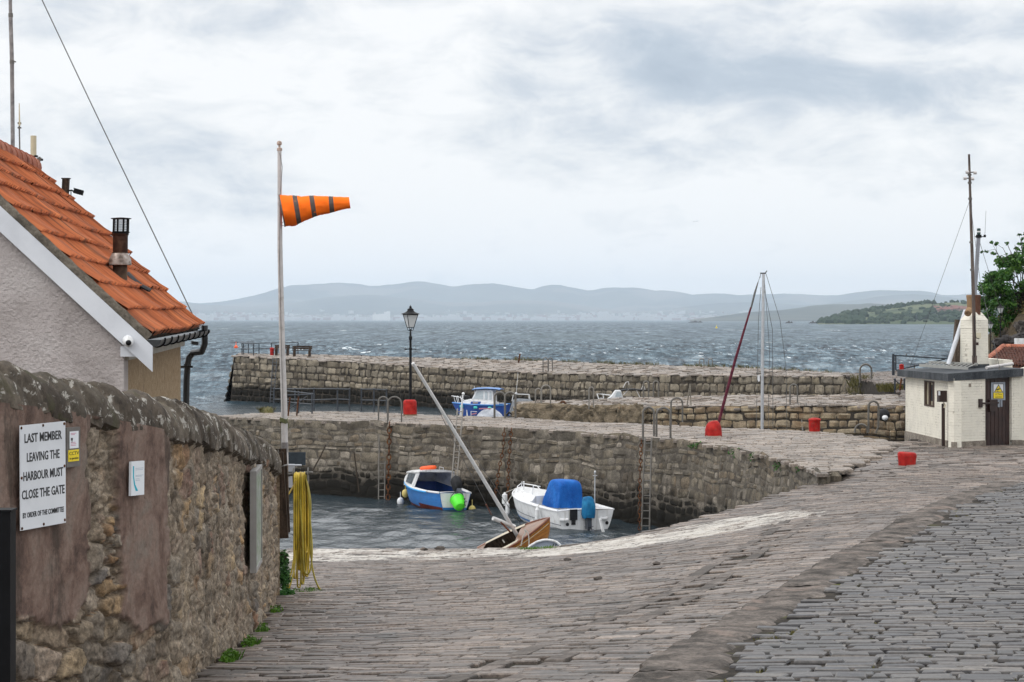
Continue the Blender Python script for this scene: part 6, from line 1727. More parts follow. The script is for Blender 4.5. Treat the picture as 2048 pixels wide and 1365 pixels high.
def outboard(parent, x, y, z, s, cowl, leg, tilt=0., rz=0.):
    """hung on the transom: cowl, leg, propeller; local frame of the boat"""
    Mx = Matrix.Translation((x, y, z)) @ Matrix.Rotation(rz, 4, 'Z') @ Matrix.Rotation(tilt, 4, 'Y')
    o = bpy.data.objects.new('outboard', None)
    mb = MB(); prof = []
    for (zz, ax, ay, sx) in [(.04, .13, .11, 0), (.10, .19, .15, -.02), (.3, .21, .165, -.03), (.44, .2, .155, -.02), (.52, .15, .12, 0), (.55, .06, .05, .01)]:
        prof.append([Mx @ Vector((sx * s - .08 * s + ax * s * math.copysign(abs(math.cos(a)) ** .7, math.cos(a)), ay * s * math.copysign(abs(math.sin(a)) ** .7, math.sin(a)), zz * s)) for a in [2 * math.pi * j / 18 for j in range(19)]])
    mb.grid(prof); mb.poly([p for p in prof[-1][:-1]]); mb.poly([p for p in prof[0][:-1]][::-1])
    ob = mb.build('outboard', cowl, parent, local=True, smooth=50)
    mb = MB()
    mb.prism([Mx @ Vector(q) * 1 for q in [(.04 * s, -.09 * s, .08 * s), (-.2 * s, -.08 * s, .08 * s), (-.19 * s, -.07 * s, -.5 * s), (-.0 * s, -.07 * s, -.5 * s)]], Mx.to_3x3() @ Vector((0, .16 * s, 0)))
    mb.box(Mx @ Vector((-.1 * s, 0, -.42 * s)), (.30 * s, .2 * s, .02 * s), Mx.to_3x3())
    mb.prism([Mx @ Vector(q) for q in [(-.03 * s, -.02 * s, -.5 * s), (-.16 * s, -.02 * s, -.5 * s), (-.13 * s, -.02 * s, -.76 * s), (-.07 * s, -.02 * s, -.78 * s)]], Mx.to_3x3() @ Vector((0, .04 * s, 0)))
    mb.lathe([(0, -.24 * s), (.05 * s, -.15 * s), (.055 * s, .02 * s), (.03 * s, .12 * s), (0, .15 * s)], Mx @ Vector((-.09 * s, 0, -.6 * s)), 12, Mx.to_3x3() @ Matrix.Rotation(R(90), 3, 'Y'))
    mb.build('drive_leg', leg, ob, local=True, smooth=40)
    mb = MB()
    for a in range(3):
        d = Vector((0, math.cos(R(120 * a + 20)), math.sin(R(120 * a + 20)))); c = Vector((-.26 * s, 0, -.6 * s)); e = Vector((.05 * s, 0, 0)) + d.cross(Vector((1, 0, 0))) * .06 * s
        mb.prism([Mx @ q for q in (c, c + d * .09 * s + e, c + d * .14 * s, c + d * .09 * s - e)], Mx.to_3x3() @ Vector((.006, 0, 0)))
    mb.build('propeller', leg, ob, local=True, smooth=0)
    bpy.data.objects.remove(o)
    return Mx
def WL(o, p):      # local to world for a root with rotation
    return Matrix.LocRotScale(o.location, o.rotation_euler, o.scale) @ Vector(p)

# --- blue dayboat with white cuddy
def dayboat():
    base = W(909, 0, 77.6); base.z = 0
    t = thing('dayboat', 'small blue lapstrake boat with open white cuddy moored by the near pier', 'boat', base, (R(2), R(0), R(90 + 25)))
    L, B, D = 4.0, 1.75, .56
    def band(z, u, tt): return 0 if (u > .93) else (2 if z < .06 else 1)
    P, h = hull(t, L, B, D, .25, .42, [M['white_gel'], M['blue_lap'], M['antifoul']], band, cock=(.06, .66), sole=.12, trans=.66, fine=.85, bilge=.42)
    gunwale(t, P, .035, M['white_gel'])
    mb = MB(); tr = P[0]; q = [Vector((-.012, p.y * .96, p.z - .012 if p.z > .3 else p.z)) for p in tr]; q = [p for p in q if p.z > .06]
    mb.poly(q); mb.build('transom', M['white_gel'], h, local=True, smooth=0)
    mb = MB(); i = 4; mb.tube([P[k][-1] + Vector((0, .015, -.03)) for k in range(3, 15)], .035, 8); mb.build('rubbing_strip', M['sky_blue'], h, local=True)
    # cuddy: roof, side walls with windows, open towards the stern
    z0 = D + .05; zt = z0 + .55; x0, x1, x2 = 1.75, 2.75, 3.25; w0, w1 = .80, .62
    def wall(s):
        a = [Vector((x0 + .05, s * w0, z0 - .02)), Vector((x1, s * (w0 - .08), z0 + .05)), Vector((x2, s * .52, z0 + .12)), Vector((x1 + .12, s * .50, zt - .03)), Vector((x0 - .05, s * w1, zt))]
        return a
    mb = MB()
    for s in (-1, 1): mb.prism(wall(s), (0, -s * .03, 0))
    f = [Vector((x2, -.52, z0 + .12)), Vector((x2, .52, z0 + .12)), Vector((x1 + .12, .50, zt - .03)), Vector((x1 + .12, -.50, zt - .03))]
    mb.prism(f, (-.03, 0, 0))
    # foredeck in front of the cuddy
    mb.add([Vector((x2 - .02, -.54, z0 + .1)), Vector((x2 - .02, .54, z0 + .1)), Vector((L - .12, 0, z0 + .33)), Vector((x1, .74, z0 + .02)), Vector((x1, -.74, z0 + .02))], [(0, 1, 2), (1, 3, 2), (0, 2, 4)])
    # posts and coaming of the open back
    for s in (-1, 1): mb.bar((x0 + .04, s * w0, z0 - .03), (x0 - .05, s * w1, zt), .10, .07)
    cu = mb.build('cuddy', M['white_gel'], t, local=True, smooth=0)
    mb = MB(); Pr = []
    for i in range(7):
        x = x0 - .14 + (x1 + .22 - x0 + .14) * i / 6; w = w1 + .06 - .1 * i / 6; Pr.append([Vector((x, w * math.sin(a), zt + .09 * math.cos(a) - .02 * (i == 6) - .012 * i)) for a in [R(-90) + R(180) * j / 12 for j in range(13)]])
    mb.grid(Pr); mb.poly(Pr[0]); mb.poly(Pr[-1][::-1]); mb.grid([[p + Vector((0, 0, -.03)) for p in r] for r in Pr][::-1]); mb.build('roof', M['white_gel'], cu, local=True, smooth=40)
    for s in (-1, 1):
        a = wall(s); c = sum(a, Vector()) / 5; mb = MB(); mb.prism([c + (p - c) * .62 + Vector((0.03, s * .006, .03)) for p in a], (0, s * .012, 0)); mb.build('window', M['glass_dark'], cu, local=True, smooth=0)
    c = sum(f, Vector()) / 4; mb = MB(); mb.prism([c + (p - c) * .72 + Vector((-.032, 0, .02)) for p in f], (.045, 0, 0)); mb.build('windscreen', M['glass_pale'], cu, local=True, smooth=0)
    mb = MB(); mb.tube([(x0 + .0, -.30, zt + .06), (x0 + .0, -.30, zt + .15), (x0 + .45, -.34, zt + .15), (x0 + .45, -.34, zt + .06)], .014, 6); mb.build('grab_rail', M['silver'], cu, local=True)
    Mo = outboard(t, -.02, -.08, D + .02, 1.0, M['rubber'], M['outboard_grey'], R(38), 0)
    # loose gear in the well
    mb = MB(); g = random.Random(2)
    for k in range(10): mb.blob((g.uniform(.6, 1.7), g.uniform(-.5, .5), .2 + g.random() * .1), (g.uniform(.08, .2), g.uniform(.05, .12), .06), 2, .5, 3, k)
    tag_ = mb.build('gear', M['gear'], t, local=True)
    mb = MB(); mb.tube([(.5, -.2, .55), (1.9, .35, .30)], .02, 6); mb.tube([(.5, -.3, .5), (1.8, .15, .28)], .02, 6); mb.build('oar', M['grey_wood'], t, local=True)
    # things hanging on or lying on the boat
    p = WL(t, (x0 + .35, .12, zt + .115)); mb = MB(); rr = .225
    mb.tube([p + Vector((rr * math.cos(a), rr * .95 * math.sin(a), .02 * math.cos(a))) for a in [2 * math.pi * j / 28 for j in range(28)]], .07, 10, closed=True)
    tag(mb.build('lifebuoy', M['orange_plastic']), 'orange lifebuoy lying on the cuddy roof of the blue boat', 'lifebuoy')
    p = WL(t, Mo @ Vector((-.1, .12, -.50))); ax = (Vector((.25, -.65, -.55))).normalized(); Mx = ax.to_track_quat('Z', 'Y').to_matrix()
    bu = thing('bucket', 'bright green plastic tub hung over the propeller of the blue boat', 'bucket', p)
    mb = MB(); mb.lathe([(.235, -.18), (.25, -.19), (.25, -.16), (.235, -.15), (.20, .14), (.165, .21), (.08, .235), (0, .24)], p, 24, Mx); mb.build('tub', M['lime'], bu, smooth=45)
    mb = MB(); u = Mx @ Vector((1, 0, 0)); mb.tube([p + Mx @ Vector((.245 * math.cos(a), .245 * math.sin(a), -.18 - .1 * math.sin(a))) for a in [R(180) * j / 10 for j in range(11)]], .01, 6); mb.build('handle', M['rubber'], bu)
    for (q, lab, mat) in [((3.85, .22, .28), 'yellowish ball fender at the bow of the blue boat', 'buff'), ((3.45, .56, .02), 'white ball fender low on the bow side of the blue boat', 'white_gel'), ((-.12, -.6, -.0), 'yellow ball fender at the stern of the blue boat', 'buff')]:
        w = WL(t, q); mb = MB(); mb.blob(w, (.12, .12, .15), 3, .03); mb.tube([w + Vector((0, 0, .12)), w + Vector((0, 0, .34))], .012, 5); tag(mb.build('fender', M[mat]), lab, 'fender')
M['sky_blue'] = simple('sky_blue_paint', (.03, .32, .7), .4, 0, .1, .03)
M['lime'] = simple('lime_plastic', (.08, .75, .02), .45, 0, .08, .02)
M['buff'] = simple('buff_fender', (.62, .50, .16), .5, 0, .12, .05)
M['gear'] = surf('mixed_gear', [(.02, .03, .08), (.2, .18, .25), (.1, .06, .05), (.3, .3, .32)], 6, .8, .2)
M['outboard_grey'] = simple('outboard_leg', (.05, .058, .075), .4, .1, .2, .05)
def lap():
    t = NT('blue_lapstrake'); v = t.obj(); s = t.sep(v); c = t.ramp(t.noise(v, 5, 5), [(.018, .15, .45), (.025, .2, .56)], .3, .7)
    w = t.math('FRACT', t.math('MULTIPLY', s[2], 8.)); t.bump(w, .6, .02); return t.done(c, .38)
M['blue_lap'] = lap()
dayboat()
# --- white speedboat with blue canopy cover
def speedboat():
    base = W(1171, 0, 70.3); base.z = .0
    t = thing('speedboat', 'white fibreglass speedboat with a blue canopy cover and blue flash on its side', 'boat', base, (0, R(-1.5), R(90 + 24)))
    L, B, D = 4.9, 2.05, .58
    def band(z, u, tt): return 0
    P, h = hull(t, L, B, D, .25, .24, [M['white_gel']], band, cock=(.05, .42), sole=.1, trans=.93, fine=1.15, bilge=.30, well=M['white_gel'])
    n = len(P) - 1; m = len(P[0])
    gunwale(t, P, .03, M['white_gel'], dz=.0)
    def side(i, f, o=.006, sgn=1):
        r = P[i]; js = m - 1 if sgn > 0 else 0; js2 = (m - 1) // 2; q = r[js].lerp(r[js2], 0) ; k = f * 6; a = int(k); a = min(a, 5)
        p = r[js - sgn * a].lerp(r[js - sgn * (a + 1)], k - a); return p + Vector((0, sgn * o, 0))
    for sgn in (1, -1):
        mb = MB(); mb.tube([side(i, .42, .0, sgn) for i in range(0, n)], .012, 6); mb.build('rubbing_strip', M['grey_strip'], h, local=True)
        mb = MB(); mb.grid([[side(i, .62, .012, sgn), side(i, .70, .012, sgn)] for i in range(7, n - 2)]); mb.grid([[side(i, .62, .013, sgn), side(i, .98 if 3 <= i <= 7 else .7, .013, sgn)] for i in range(2, 9)]); mb.build('flash', M['blue_gel'], h, local=True, smooth=60)
    # raised foredeck
    mb = MB(); Pd = []
    for i in range(int(.42 * n), n + 1):
        a = P[i][0]; b = P[i][-1]; f = min(1., max(0., (i / n - .42) / .58)); hgt = .17 * max(0., 1 - f) ** .6
        Pd.append([a.lerp(b, .14), a.lerp(b, .2) + Vector((0, 0, hgt)), a.lerp(b, .5) + Vector((0, 0, hgt + .03)), a.lerp(b, .8) + Vector((0, 0, hgt)), a.lerp(b, .86)])
    mb.grid(Pd); mb.poly(Pd[0]); mb.build('foredeck', M['white_gel'], t, local=True, smooth=40)
    # blue cover over screen and cockpit
    mb = MB(); S = []
    for (x, w, z, f) in [(1.05, .38, D - .05, 0), (1.06, .38, D + .3, 0), (1.09, .40, D + .68, 0), (1.2, .40, D + .8, 0), (1.5, .41, D + .83, 0), (1.85, .41, D + .8, 0), (2.04, .36, D + .6, 0), (2.2, .40, D + .15, 0), (2.22, .41, D - .02, 0)]:
        row = []
        for j in range(17):
            u = j / 16 * 2 - 1; au = abs(u)
            if au > .55: k = (au - .55) / .45; yy = math.copysign(w * (1 + .05 * k), u); zz = z - (z - D + .06) * k
            else: yy = w * u / .55; zz = z - .05 * (au / .55) ** 4
            q = Vector((x, yy, max(zz, D - .06))); wr = noise.fractal(Vector((x * 3, yy * 3, zz * 2.2)), 1, 2, 3) * .05
            row.append(q + Vector((wr * .6, wr * math.copysign(.6, u), wr)))
        S.append(row)
    mb.grid(S[::-1]); ob = mb.build('canopy_cover', M['blue_tarp'], t, local=True, smooth=70)
    sm = ob.modifiers.new('s', 'SUBSURF'); sm.levels = 2; sm.render_levels = 2
    # rails, aerial, transom gear
    mb = MB(); mb.tube([(2.75, .55, D + .2), (2.72, .52, D + .52), (2.0, .62, D + .56)], .016, 7); mb.tube([(2.75, -.55, D + .2), (2.72, -.52, D + .52), (2.0, -.62, D + .56)], .016, 7); mb.build('side_rail', M['white_gel'], t, local=True)
    mb = MB(); zb = P[n][0].z
    mb.tube([(L - .75, .42, zb - .05), (L - .55, .34, zb + .1), (L - .15, .05, zb + .14), (L - .15, -.05, zb + .14), (L - .55, -.34, zb + .1), (L - .75, -.42, zb - .05)], .016, 7)
    mb.tube([(L - .15, .0, zb + .2), (L - .1, 0, zb)], .016, 7); mb.tube([(L - .95, .3, zb), (L - 1.02, .33, zb + .3)], .022, 7); mb.build('pulpit', M['white_gel'], t, local=True)
    mb = MB(); mb.tube([(.3, -.45, D - .05), (.3, -.45, D + 1.05)], .022, 8); mb.blob((.3, -.45, D + 1.12), (.035, .035, .06), 2, 0); mb.tube([(.3, -.38, D + 1.02), (.3, -.52, D + 1.02)], .01, 5); mb.build('light_pole', M['silver'], t, local=True)
    mb = MB(); mb.box((-.02, .42, D - .12), (.06, .24, .32)); mb.box((-.02, .42, D - .36), (.035, .13, .14)); mb.build('engine_bracket', M['rubber'], t, local=True, smooth=0)
    for yy in (.62, -.72):
        mb = MB(); mb.lathe([(.055, 0), (.055, .012), (0, .012)], (-.01, yy, .17), 12, Matrix.Rotation(R(-90), 3, 'Y')); mb.build('drain', M['rubber'], h, local=True)
        mb = MB(); mb.tube([(-.03, yy + .26, D - .25), (-.05, yy + .2, D - .27), (-.05, yy + .04, D - .27), (-.03, yy, D - .25)], .045, 8); mb.build('cleat', M['white_gel'], h, local=True)
    Mo = outboard(t, -.06, -.02, D - .12, .9, M['rubber'], M['outboard_grey'], R(6), 0)
    # engine's turquoise hood
    mb = MB(); prof = []
    for (zz, ax, ay) in [(-.12, .19, .16), (.0, .23, .19), (.25, .235, .19), (.44, .21, .165), (.52, .15, .12), (.54, .05, .04)]:
        r = []
        for j in range(19):
            a = 2 * math.pi * j / 18; q = Vector((-.09 + ax * math.copysign(abs(math.cos(a)) ** .75, math.cos(a)), ay * math.copysign(abs(math.sin(a)) ** .75, math.sin(a)), zz)); q += Vector((1, 1, 1)) * noise.noise(q * 5) * .03; r.append(Mo @ q)
        prof.append(r)
    mb.grid(prof); mb.build('engine_cover', M['turq_tarp'], t, local=True, smooth=70)
    mb = MB(); mb.bar((-.75, -.25, -.06), (-.62, -.20, .33), .09, .035); mb.tube([(-.62, -.20, .33), (-.6, -.19, .39)], .045, 10); w = mb; pts = [WL(t, v) for v in mb.v]; mb.v = [tuple(p) for p in pts]
    tag(mb.build('paddle', M['white_gel'], smooth=30), 'white flat pole standing in the water behind the speedboat outboard', 'pole')
    for (q, top, l, r, lab) in [((4.72, .62, D - .30), (4.72, .18, zb + .02), .40, .085, 'white fender hanging off the speedboat bow, the leftmost'), ((3.95, .86, D - .52), (4.0, .60, zb - .02), .40, .065, 'white fender hanging on the speedboat side just behind the bow'), ((1.15, 1.10, D - .42), (1.2, .98, D + .12), .42, .07, 'white fender hanging beside the blue flash of the speedboat')]:
        fender(WL(t, q), l, r, lab, 'white_gel', WL(t, top))
M['grey_strip'] = simple('grey_strip', (.09, .1, .12), .5, 0, .1, .03)
M['blue_tarp'] = surf('blue_canvas', [(.006, .075, .32), (.010, .11, .42), (.016, .15, .5)], 2.5, .6, .7, 5, .08, stretch=(1, 1, .5))
M['turq_tarp'] = surf('turquoise_canvas', [(.006, .085, .2), (.010, .13, .29), (.02, .2, .38)], 4, .6, .6, 8, .05)
speedboat()
# --- sunken varnished sailing dinghy, heeled over with its mast leaning left
def sailing():
    Ym = 60.5; foot = W(1033, 1060, Ym); m = Ym / F
    up = Vector((-205, 0, 333)).normalized(); up = (up + Vector((0, -.30, 0))).normalized()
    bow = Vector((.80, -.42, .34)); bow = (bow - up * bow.dot(up)).normalized(); side = up.cross(bow)
    L, B, D = 2.5, 1.05, .40
    Mx = Matrix((bow, side, up)).transposed()
    # mast foot sits at local (2.1, 0, D)
    loc = foot - Mx @ Vector((1.36, .10, D + .06)) + Vector((0, 0, -.12))
    t = thing('sailing_dinghy', 'varnished wooden sailing dinghy half sunk and heeled by the slipway, mast leaning left', 'sailing boat', loc, Mx.to_euler())
    def band(z, u, tt): return 0
    P, h = hull(t, L, B, D, .15, .2, [M['varnish']], band, cock=(.1, .54), sole=.05, trans=.6, fine=.85, bilge=.45, dm=M['deck_wood'], well=M['dark_wood'])
    gunwale(t, P, .03, M['mahogany'])
    mb = MB()
    n = len(P) - 1
    for s in (0, -1): mb.tube([P[i][s] * 1.0 + Vector((0, .012 if s else -.012, -.09)) for i in range(n)], .012, 6)
    mb.build('rubbing_strip', M['cream_line'], h, local=True)
    mb = MB(); mb.grid([[P[i][0].lerp(P[i][-1], f) + Vector((0, 0, .035)) for f in (.02, .14)] for i in range(2, 13)]); mb.grid([[P[i][0].lerp(P[i][-1], f) + Vector((0, 0, .035)) for f in (.86, .98)] for i in range(2, 13)]); mb.build('side_deck', M['cream_deck'], t, local=True)
    mb = MB(); top = W(826, 727, Ym - 2.6); mf = foot; d = (top - mf)
    iv = Mx.transposed()
    l0 = Vector((1.36, .10, D - .1)); l1 = iv @ (top - loc)
    mb.tube([l0, l0.lerp(l1, .5), l1], [.052, .046, .038], 14); mb.lathe([(.048, 0), (.03, .02), (0, .03)], l1, 10, (l1 - l0).to_track_quat('Z', 'Y').to_matrix()); mb.build('mast', M['alloy_mast'], t, local=True)
    mb = MB(); b0 = iv @ (W(1029, 1054, Ym - .1) - loc); b1 = iv @ (W(986, 1037, Ym - .5) - loc); mb.tube([b0, b1], .055, 12); mb.build('boom', M['alloy_mast'], t, local=True)
    mb = MB(); mb.tube([iv @ (W(1001, 1044, Ym - .4) - loc), iv @ (W(1020, 1064, Ym - .2) - loc)], .025, 8); mb.build('strut', M['mahogany'], t, local=True)
    mb = MB()
    for a, b in [(l1.lerp(l0, .08), iv @ (W(1041, 1050, Ym + .5) - loc)), (l1.lerp(l0, .1), iv @ (W(985, 1034, Ym - .5) - loc))]: mb.tube([a, b], .008, 5)
    mb.build('shroud', M['wire'], t, local=True)
    mb = MB(); mb.tube([iv @ (W(983, 1030, Ym - .5) - loc), iv @ (W(972, 1009, Ym - .7) - loc)], .018, 6); mb.build('rigging_screw', M['mahogany'], t, local=True)
    mb = MB()
    for q in ([(1049, 1059), (1051, 1066), (1046, 1074), (1042, 1092)], [(1049, 1059), (1056, 1066), (1058, 1078), (1058, 1094)], [(1005, 1080), (1009, 1086)]):
        mb.tube([iv @ (W(a, b, Ym - 1.2) - loc) for a, b in q], .016, 6)
    mb.build('painter', M['rope_pale'], t, local=True)
    mb = MB(); c = W(1064, 1047, Ym + .2); q = [c + Vector((a * m, 0, b * m)) for a, b in ((-3, -6), (5, -6), (4, 4), (3, 6), (-3, 6), (-4, 4))]; mb.prism(q, (0, .08, 0)); tag(mb.build('jerrycan', M['white_gel'], smooth=0), 'small white plastic can standing on the rail of the sunken dinghy', 'can')
def varnish(name, cols, k=11.):
    t = NT(name); v = t.obj(); s = t.sep(v); c = t.ramp(t.noise(v, 3, 6, .6, .6, (.5, 4, 6)), cols, .3, .7)
    w = t.math('FRACT', t.math('MULTIPLY', s[2], k)); c = t.mix(t.math('MULTIPLY', t.step(w, .90, .97), .7), c, (.06, .02, .008)); t.bump(w, .5, .015); return t.done(c, .28)
M['varnish'] = varnish('varnished_plank', [(.30, .10, .014), (.46, .17, .022), (.55, .23, .03)])
M['mahogany'] = varnish('mahogany', [(.09, .022, .010), (.16, .045, .018), (.2, .07, .03)], 3)
M['deck_wood'] = varnish('brown_deck', [(.12, .06, .035), (.21, .115, .07), (.28, .17, .11)], 3)
M['cream_line'] = simple('cream_line', (.52, .40, .24), .5, 0, .1, 0)
M['cream_deck'] = simple('cream_deck', (.48, .43, .34), .6, 0, .12, .05)
M['alloy_mast'] = simple('alloy_mast', (.62, .61, .6), .4, .25, .08, .03)
sailing()
def tender():
    Y = 55.8; p = W(1095, 1098, Y)
    t = thing('tender', 'pale grey dinghy with white rim just showing over the slipway lip', 'dinghy', p)
    mb = MB(); m = Y / F; P = []
    rim = [(1055, 1097), (1062, 1091), (1074, 1084), (1086, 1080.5), (1094, 1080), (1105, 1081.5), (1113, 1084.5), (1119, 1089), (1122, 1095), (1123, 1104)]
    for k, dy in enumerate((0, .25, .6, 1.1)):
        P.append([W(1092 + (a - 1092) * (1 - .04 * k), b + k * 5, Y) + Vector((0, dy - .0, 0)) for a, b in rim])
    mb.grid(P); mb.add([W(a, b, Y) + Vector((0, .05, -.01)) for a, b in rim], [tuple(range(len(rim)))]); mb.build('hull', M['tender_grey'], t, smooth=40)
    mb = MB(); mb.tube([W(a, b, Y) for a, b in rim], .028, 8); mb.build('rim', M['white_gel'], t)
    mb = MB(); mb.tube([W(1106, 1094, Y - .02), W(1107, 1088, Y - .02)], .012, 5); mb.tube([W(1111, 1095, Y - .02), W(1112, 1089, Y - .02)], .012, 5); mb.build('strap', M['rubber'], t)
M['tender_grey'] = simple('tender_grey', (.36, .40, .48), .55, 0, .08, .04)
tender()
# --- boats in the outer basin
def cabin_boat():
    base = W(1016, 0, 150.0); base.z = .0
    t = thing('cabin_cruiser', 'deep blue and white cabin boat with a blue wheelhouse roof in the outer basin', 'boat', base, (0, 0, R(172)))
    t.scale = (1.33, 1.33, 1.12)
    L, B, D = 2.75, 1.9, .62
    def band(z, u, tt): return 0
    P, h = hull(t, L, B, D + .15, .25, .10, [M['navy_gel']], band, cock=(.06, .22), sole=.3, trans=.85, fine=.9, bilge=.42, dm=M['white_gel'])
    gunwale(t, P, .045, M['blue_gel'])
    D += .15
    mb = MB(); S = []
    for (x, w, z) in [(.55, .72, D + .12), (1.3, .72, D + .26), (1.75, .62, D + .30), (2.05, .5, D + .26), (2.4, .22, D + .05)]: S.append([Vector((x, y * w, zz)) for y, zz in ((-1.05, D - .02), (-1, z), (-.5, z + .03), (.5, z + .03), (1, z), (1.05, D - .02))])
    mb.grid(S); mb.poly(S[0]); mb.poly(S[-1][::-1]); mb.build('trunk_cabin', M['white_gel'], t, local=True, smooth=30)
    mb = MB(); z0 = D + .2; zt = D + .88
    def prof(y): return [Vector((.62, y, z0 - .18)), Vector((1.75, y, z0 + .02)), Vector((1.48, y * .93, zt)), Vector((.68, y * .93, zt))]
    for s in (-1, 1): mb.prism(prof(s * .64), (0, -s * .03, 0))
    a = prof(-.64); b = prof(.64); mb.add([a[1], b[1], b[2], a[2]], [(0, 1, 2, 3)]); mb.add([a[0], b[0], b[3], a[3]], [(0, 1, 2, 3)])
    wh = mb.build('wheelhouse', M['white_gel'], t, local=True, smooth=0)
    for s in (-1, 1):
        for q in ([(.92, z0 + .12), (1.06, z0 + .12), (1.05, zt - .1), (.93, zt - .1)], [(.72, z0 + .12), (.82, z0 + .12), (.82, zt - .1), (.74, zt - .1)], [(1.14, z0 + .14), (1.62, z0 + .17), (1.42, zt - .07), (1.14, zt - .07)]):
            mb = MB(); mb.prism([Vector((x, s * (.648 - .045 * (z - z0) / (zt - z0)), z)) for x, z in q], (0, s * .012, 0)); mb.build('window', M['glass_pale'], wh, local=True, smooth=0)
    mb = MB(); q = [a[1].lerp(b[1], .12).lerp(a[2].lerp(b[2], .12), .12), a[1].lerp(b[1], .88).lerp(a[2].lerp(b[2], .88), .12), a[1].lerp(b[1], .88).lerp(a[2].lerp(b[2], .88), .88), a[1].lerp(b[1], .12).lerp(a[2].lerp(b[2], .12), .88)]; mb.prism(q, (.015, 0, .008)); mb.build('windscreen', M['glass_pale'], wh, local=True, smooth=0)
    mb = MB(); S = [[Vector((x, y * .72, zt + .02 + z + .07 * math.cos(y * 1.4))) for y in (-1, -.6, 0, .6, 1)] for x, z in ((.32, -.02), (.5, .02), (1.0, .05), (1.5, .02), (1.68, -.02))]; mb.grid(S); mb.grid([[p - Vector((0, 0, .05)) for p in r] for r in S][::-1])
    for r in (S[0], S[-1][::-1]): mb.poly(r + [p - Vector((0, 0, .05)) for p in r[::-1]])
    mb.build('roof', M['blue_gel'], wh, local=True, smooth=30)
    for s in (-1, 1):
        mb = MB(); mb.prism([Vector((x, s * .70, z)) for x, z in ((1.28, D + .06), (1.75, D + .06), (1.72, D + .2), (1.22, D + .2))], (0, s * .05, 0)); pl = mb.build('name_board', M['navy_gel'], t, local=True, smooth=0)
        mb = MB(); mb.box((1.5, s * .756, D + .13), (.26, .006, .05)); mb.build('band', M['cream_line'], pl, local=True, smooth=0)
    mb = MB(); zb = P[-1][0].z
    mb.tube([(1.9, .55, D + .1), (2.3, .45, D + .42), (L + .05, .0, zb + .40), (2.3, -.45, D + .42), (1.9, -.55, D + .1)], .018, 6)
    for (x, y) in ((2.3, .4), (2.3, -.4), (L - .05, .0), (2.55, .2), (2.55, -.2)): mb.tube([(x - .1, y, zb - .05), (x, y, zb + .40)], .016, 6)
    mb.build('pulpit', M['white_gel'], t, local=True)
    mb = MB()
    mb.blob((2.15, .1, D + .42), (.28, .16, .14), 2, .3); mb.build('anchor_gear', M['rubber'], t, local=True)
    mb = MB(); mb.tube([(1.55, .45, D + .2), (1.6, .47, D + 1.1)], .012, 5); mb.tube([(.1, .7, D), (.1, .7, D + .12), (.55, .72, D + .12)], .018, 6); mb.build('aerial', M['white_gel'], t, local=True)
    for x, lab in ((2.25, 'turquoise fender at the bow of the deep blue cabin boat'), (1.42, 'turquoise fender amidships on the deep blue cabin boat'), (.82, 'turquoise fender nearest the stern of the deep blue cabin boat')):
        i = min(range(len(P)), key=lambda k: abs(P[k][-1].x - x)); p = WL(t, P[i][-1] + Vector((0, .09, -.16))); mb = MB(); mb.lathe([(0, -.12), (.06, -.12), (.085, -.07), (.085, .07), (.06, .12), (0, .12)], p, 12, Matrix.Rotation(R(90), 3, 'Y')); tag(mb.build('fender', M['turq_plastic']), lab, 'fender')
M['turq_plastic'] = simple('turquoise_plastic', (.05, .5, .45), .5, 0, .1, .02)
cabin_boat()
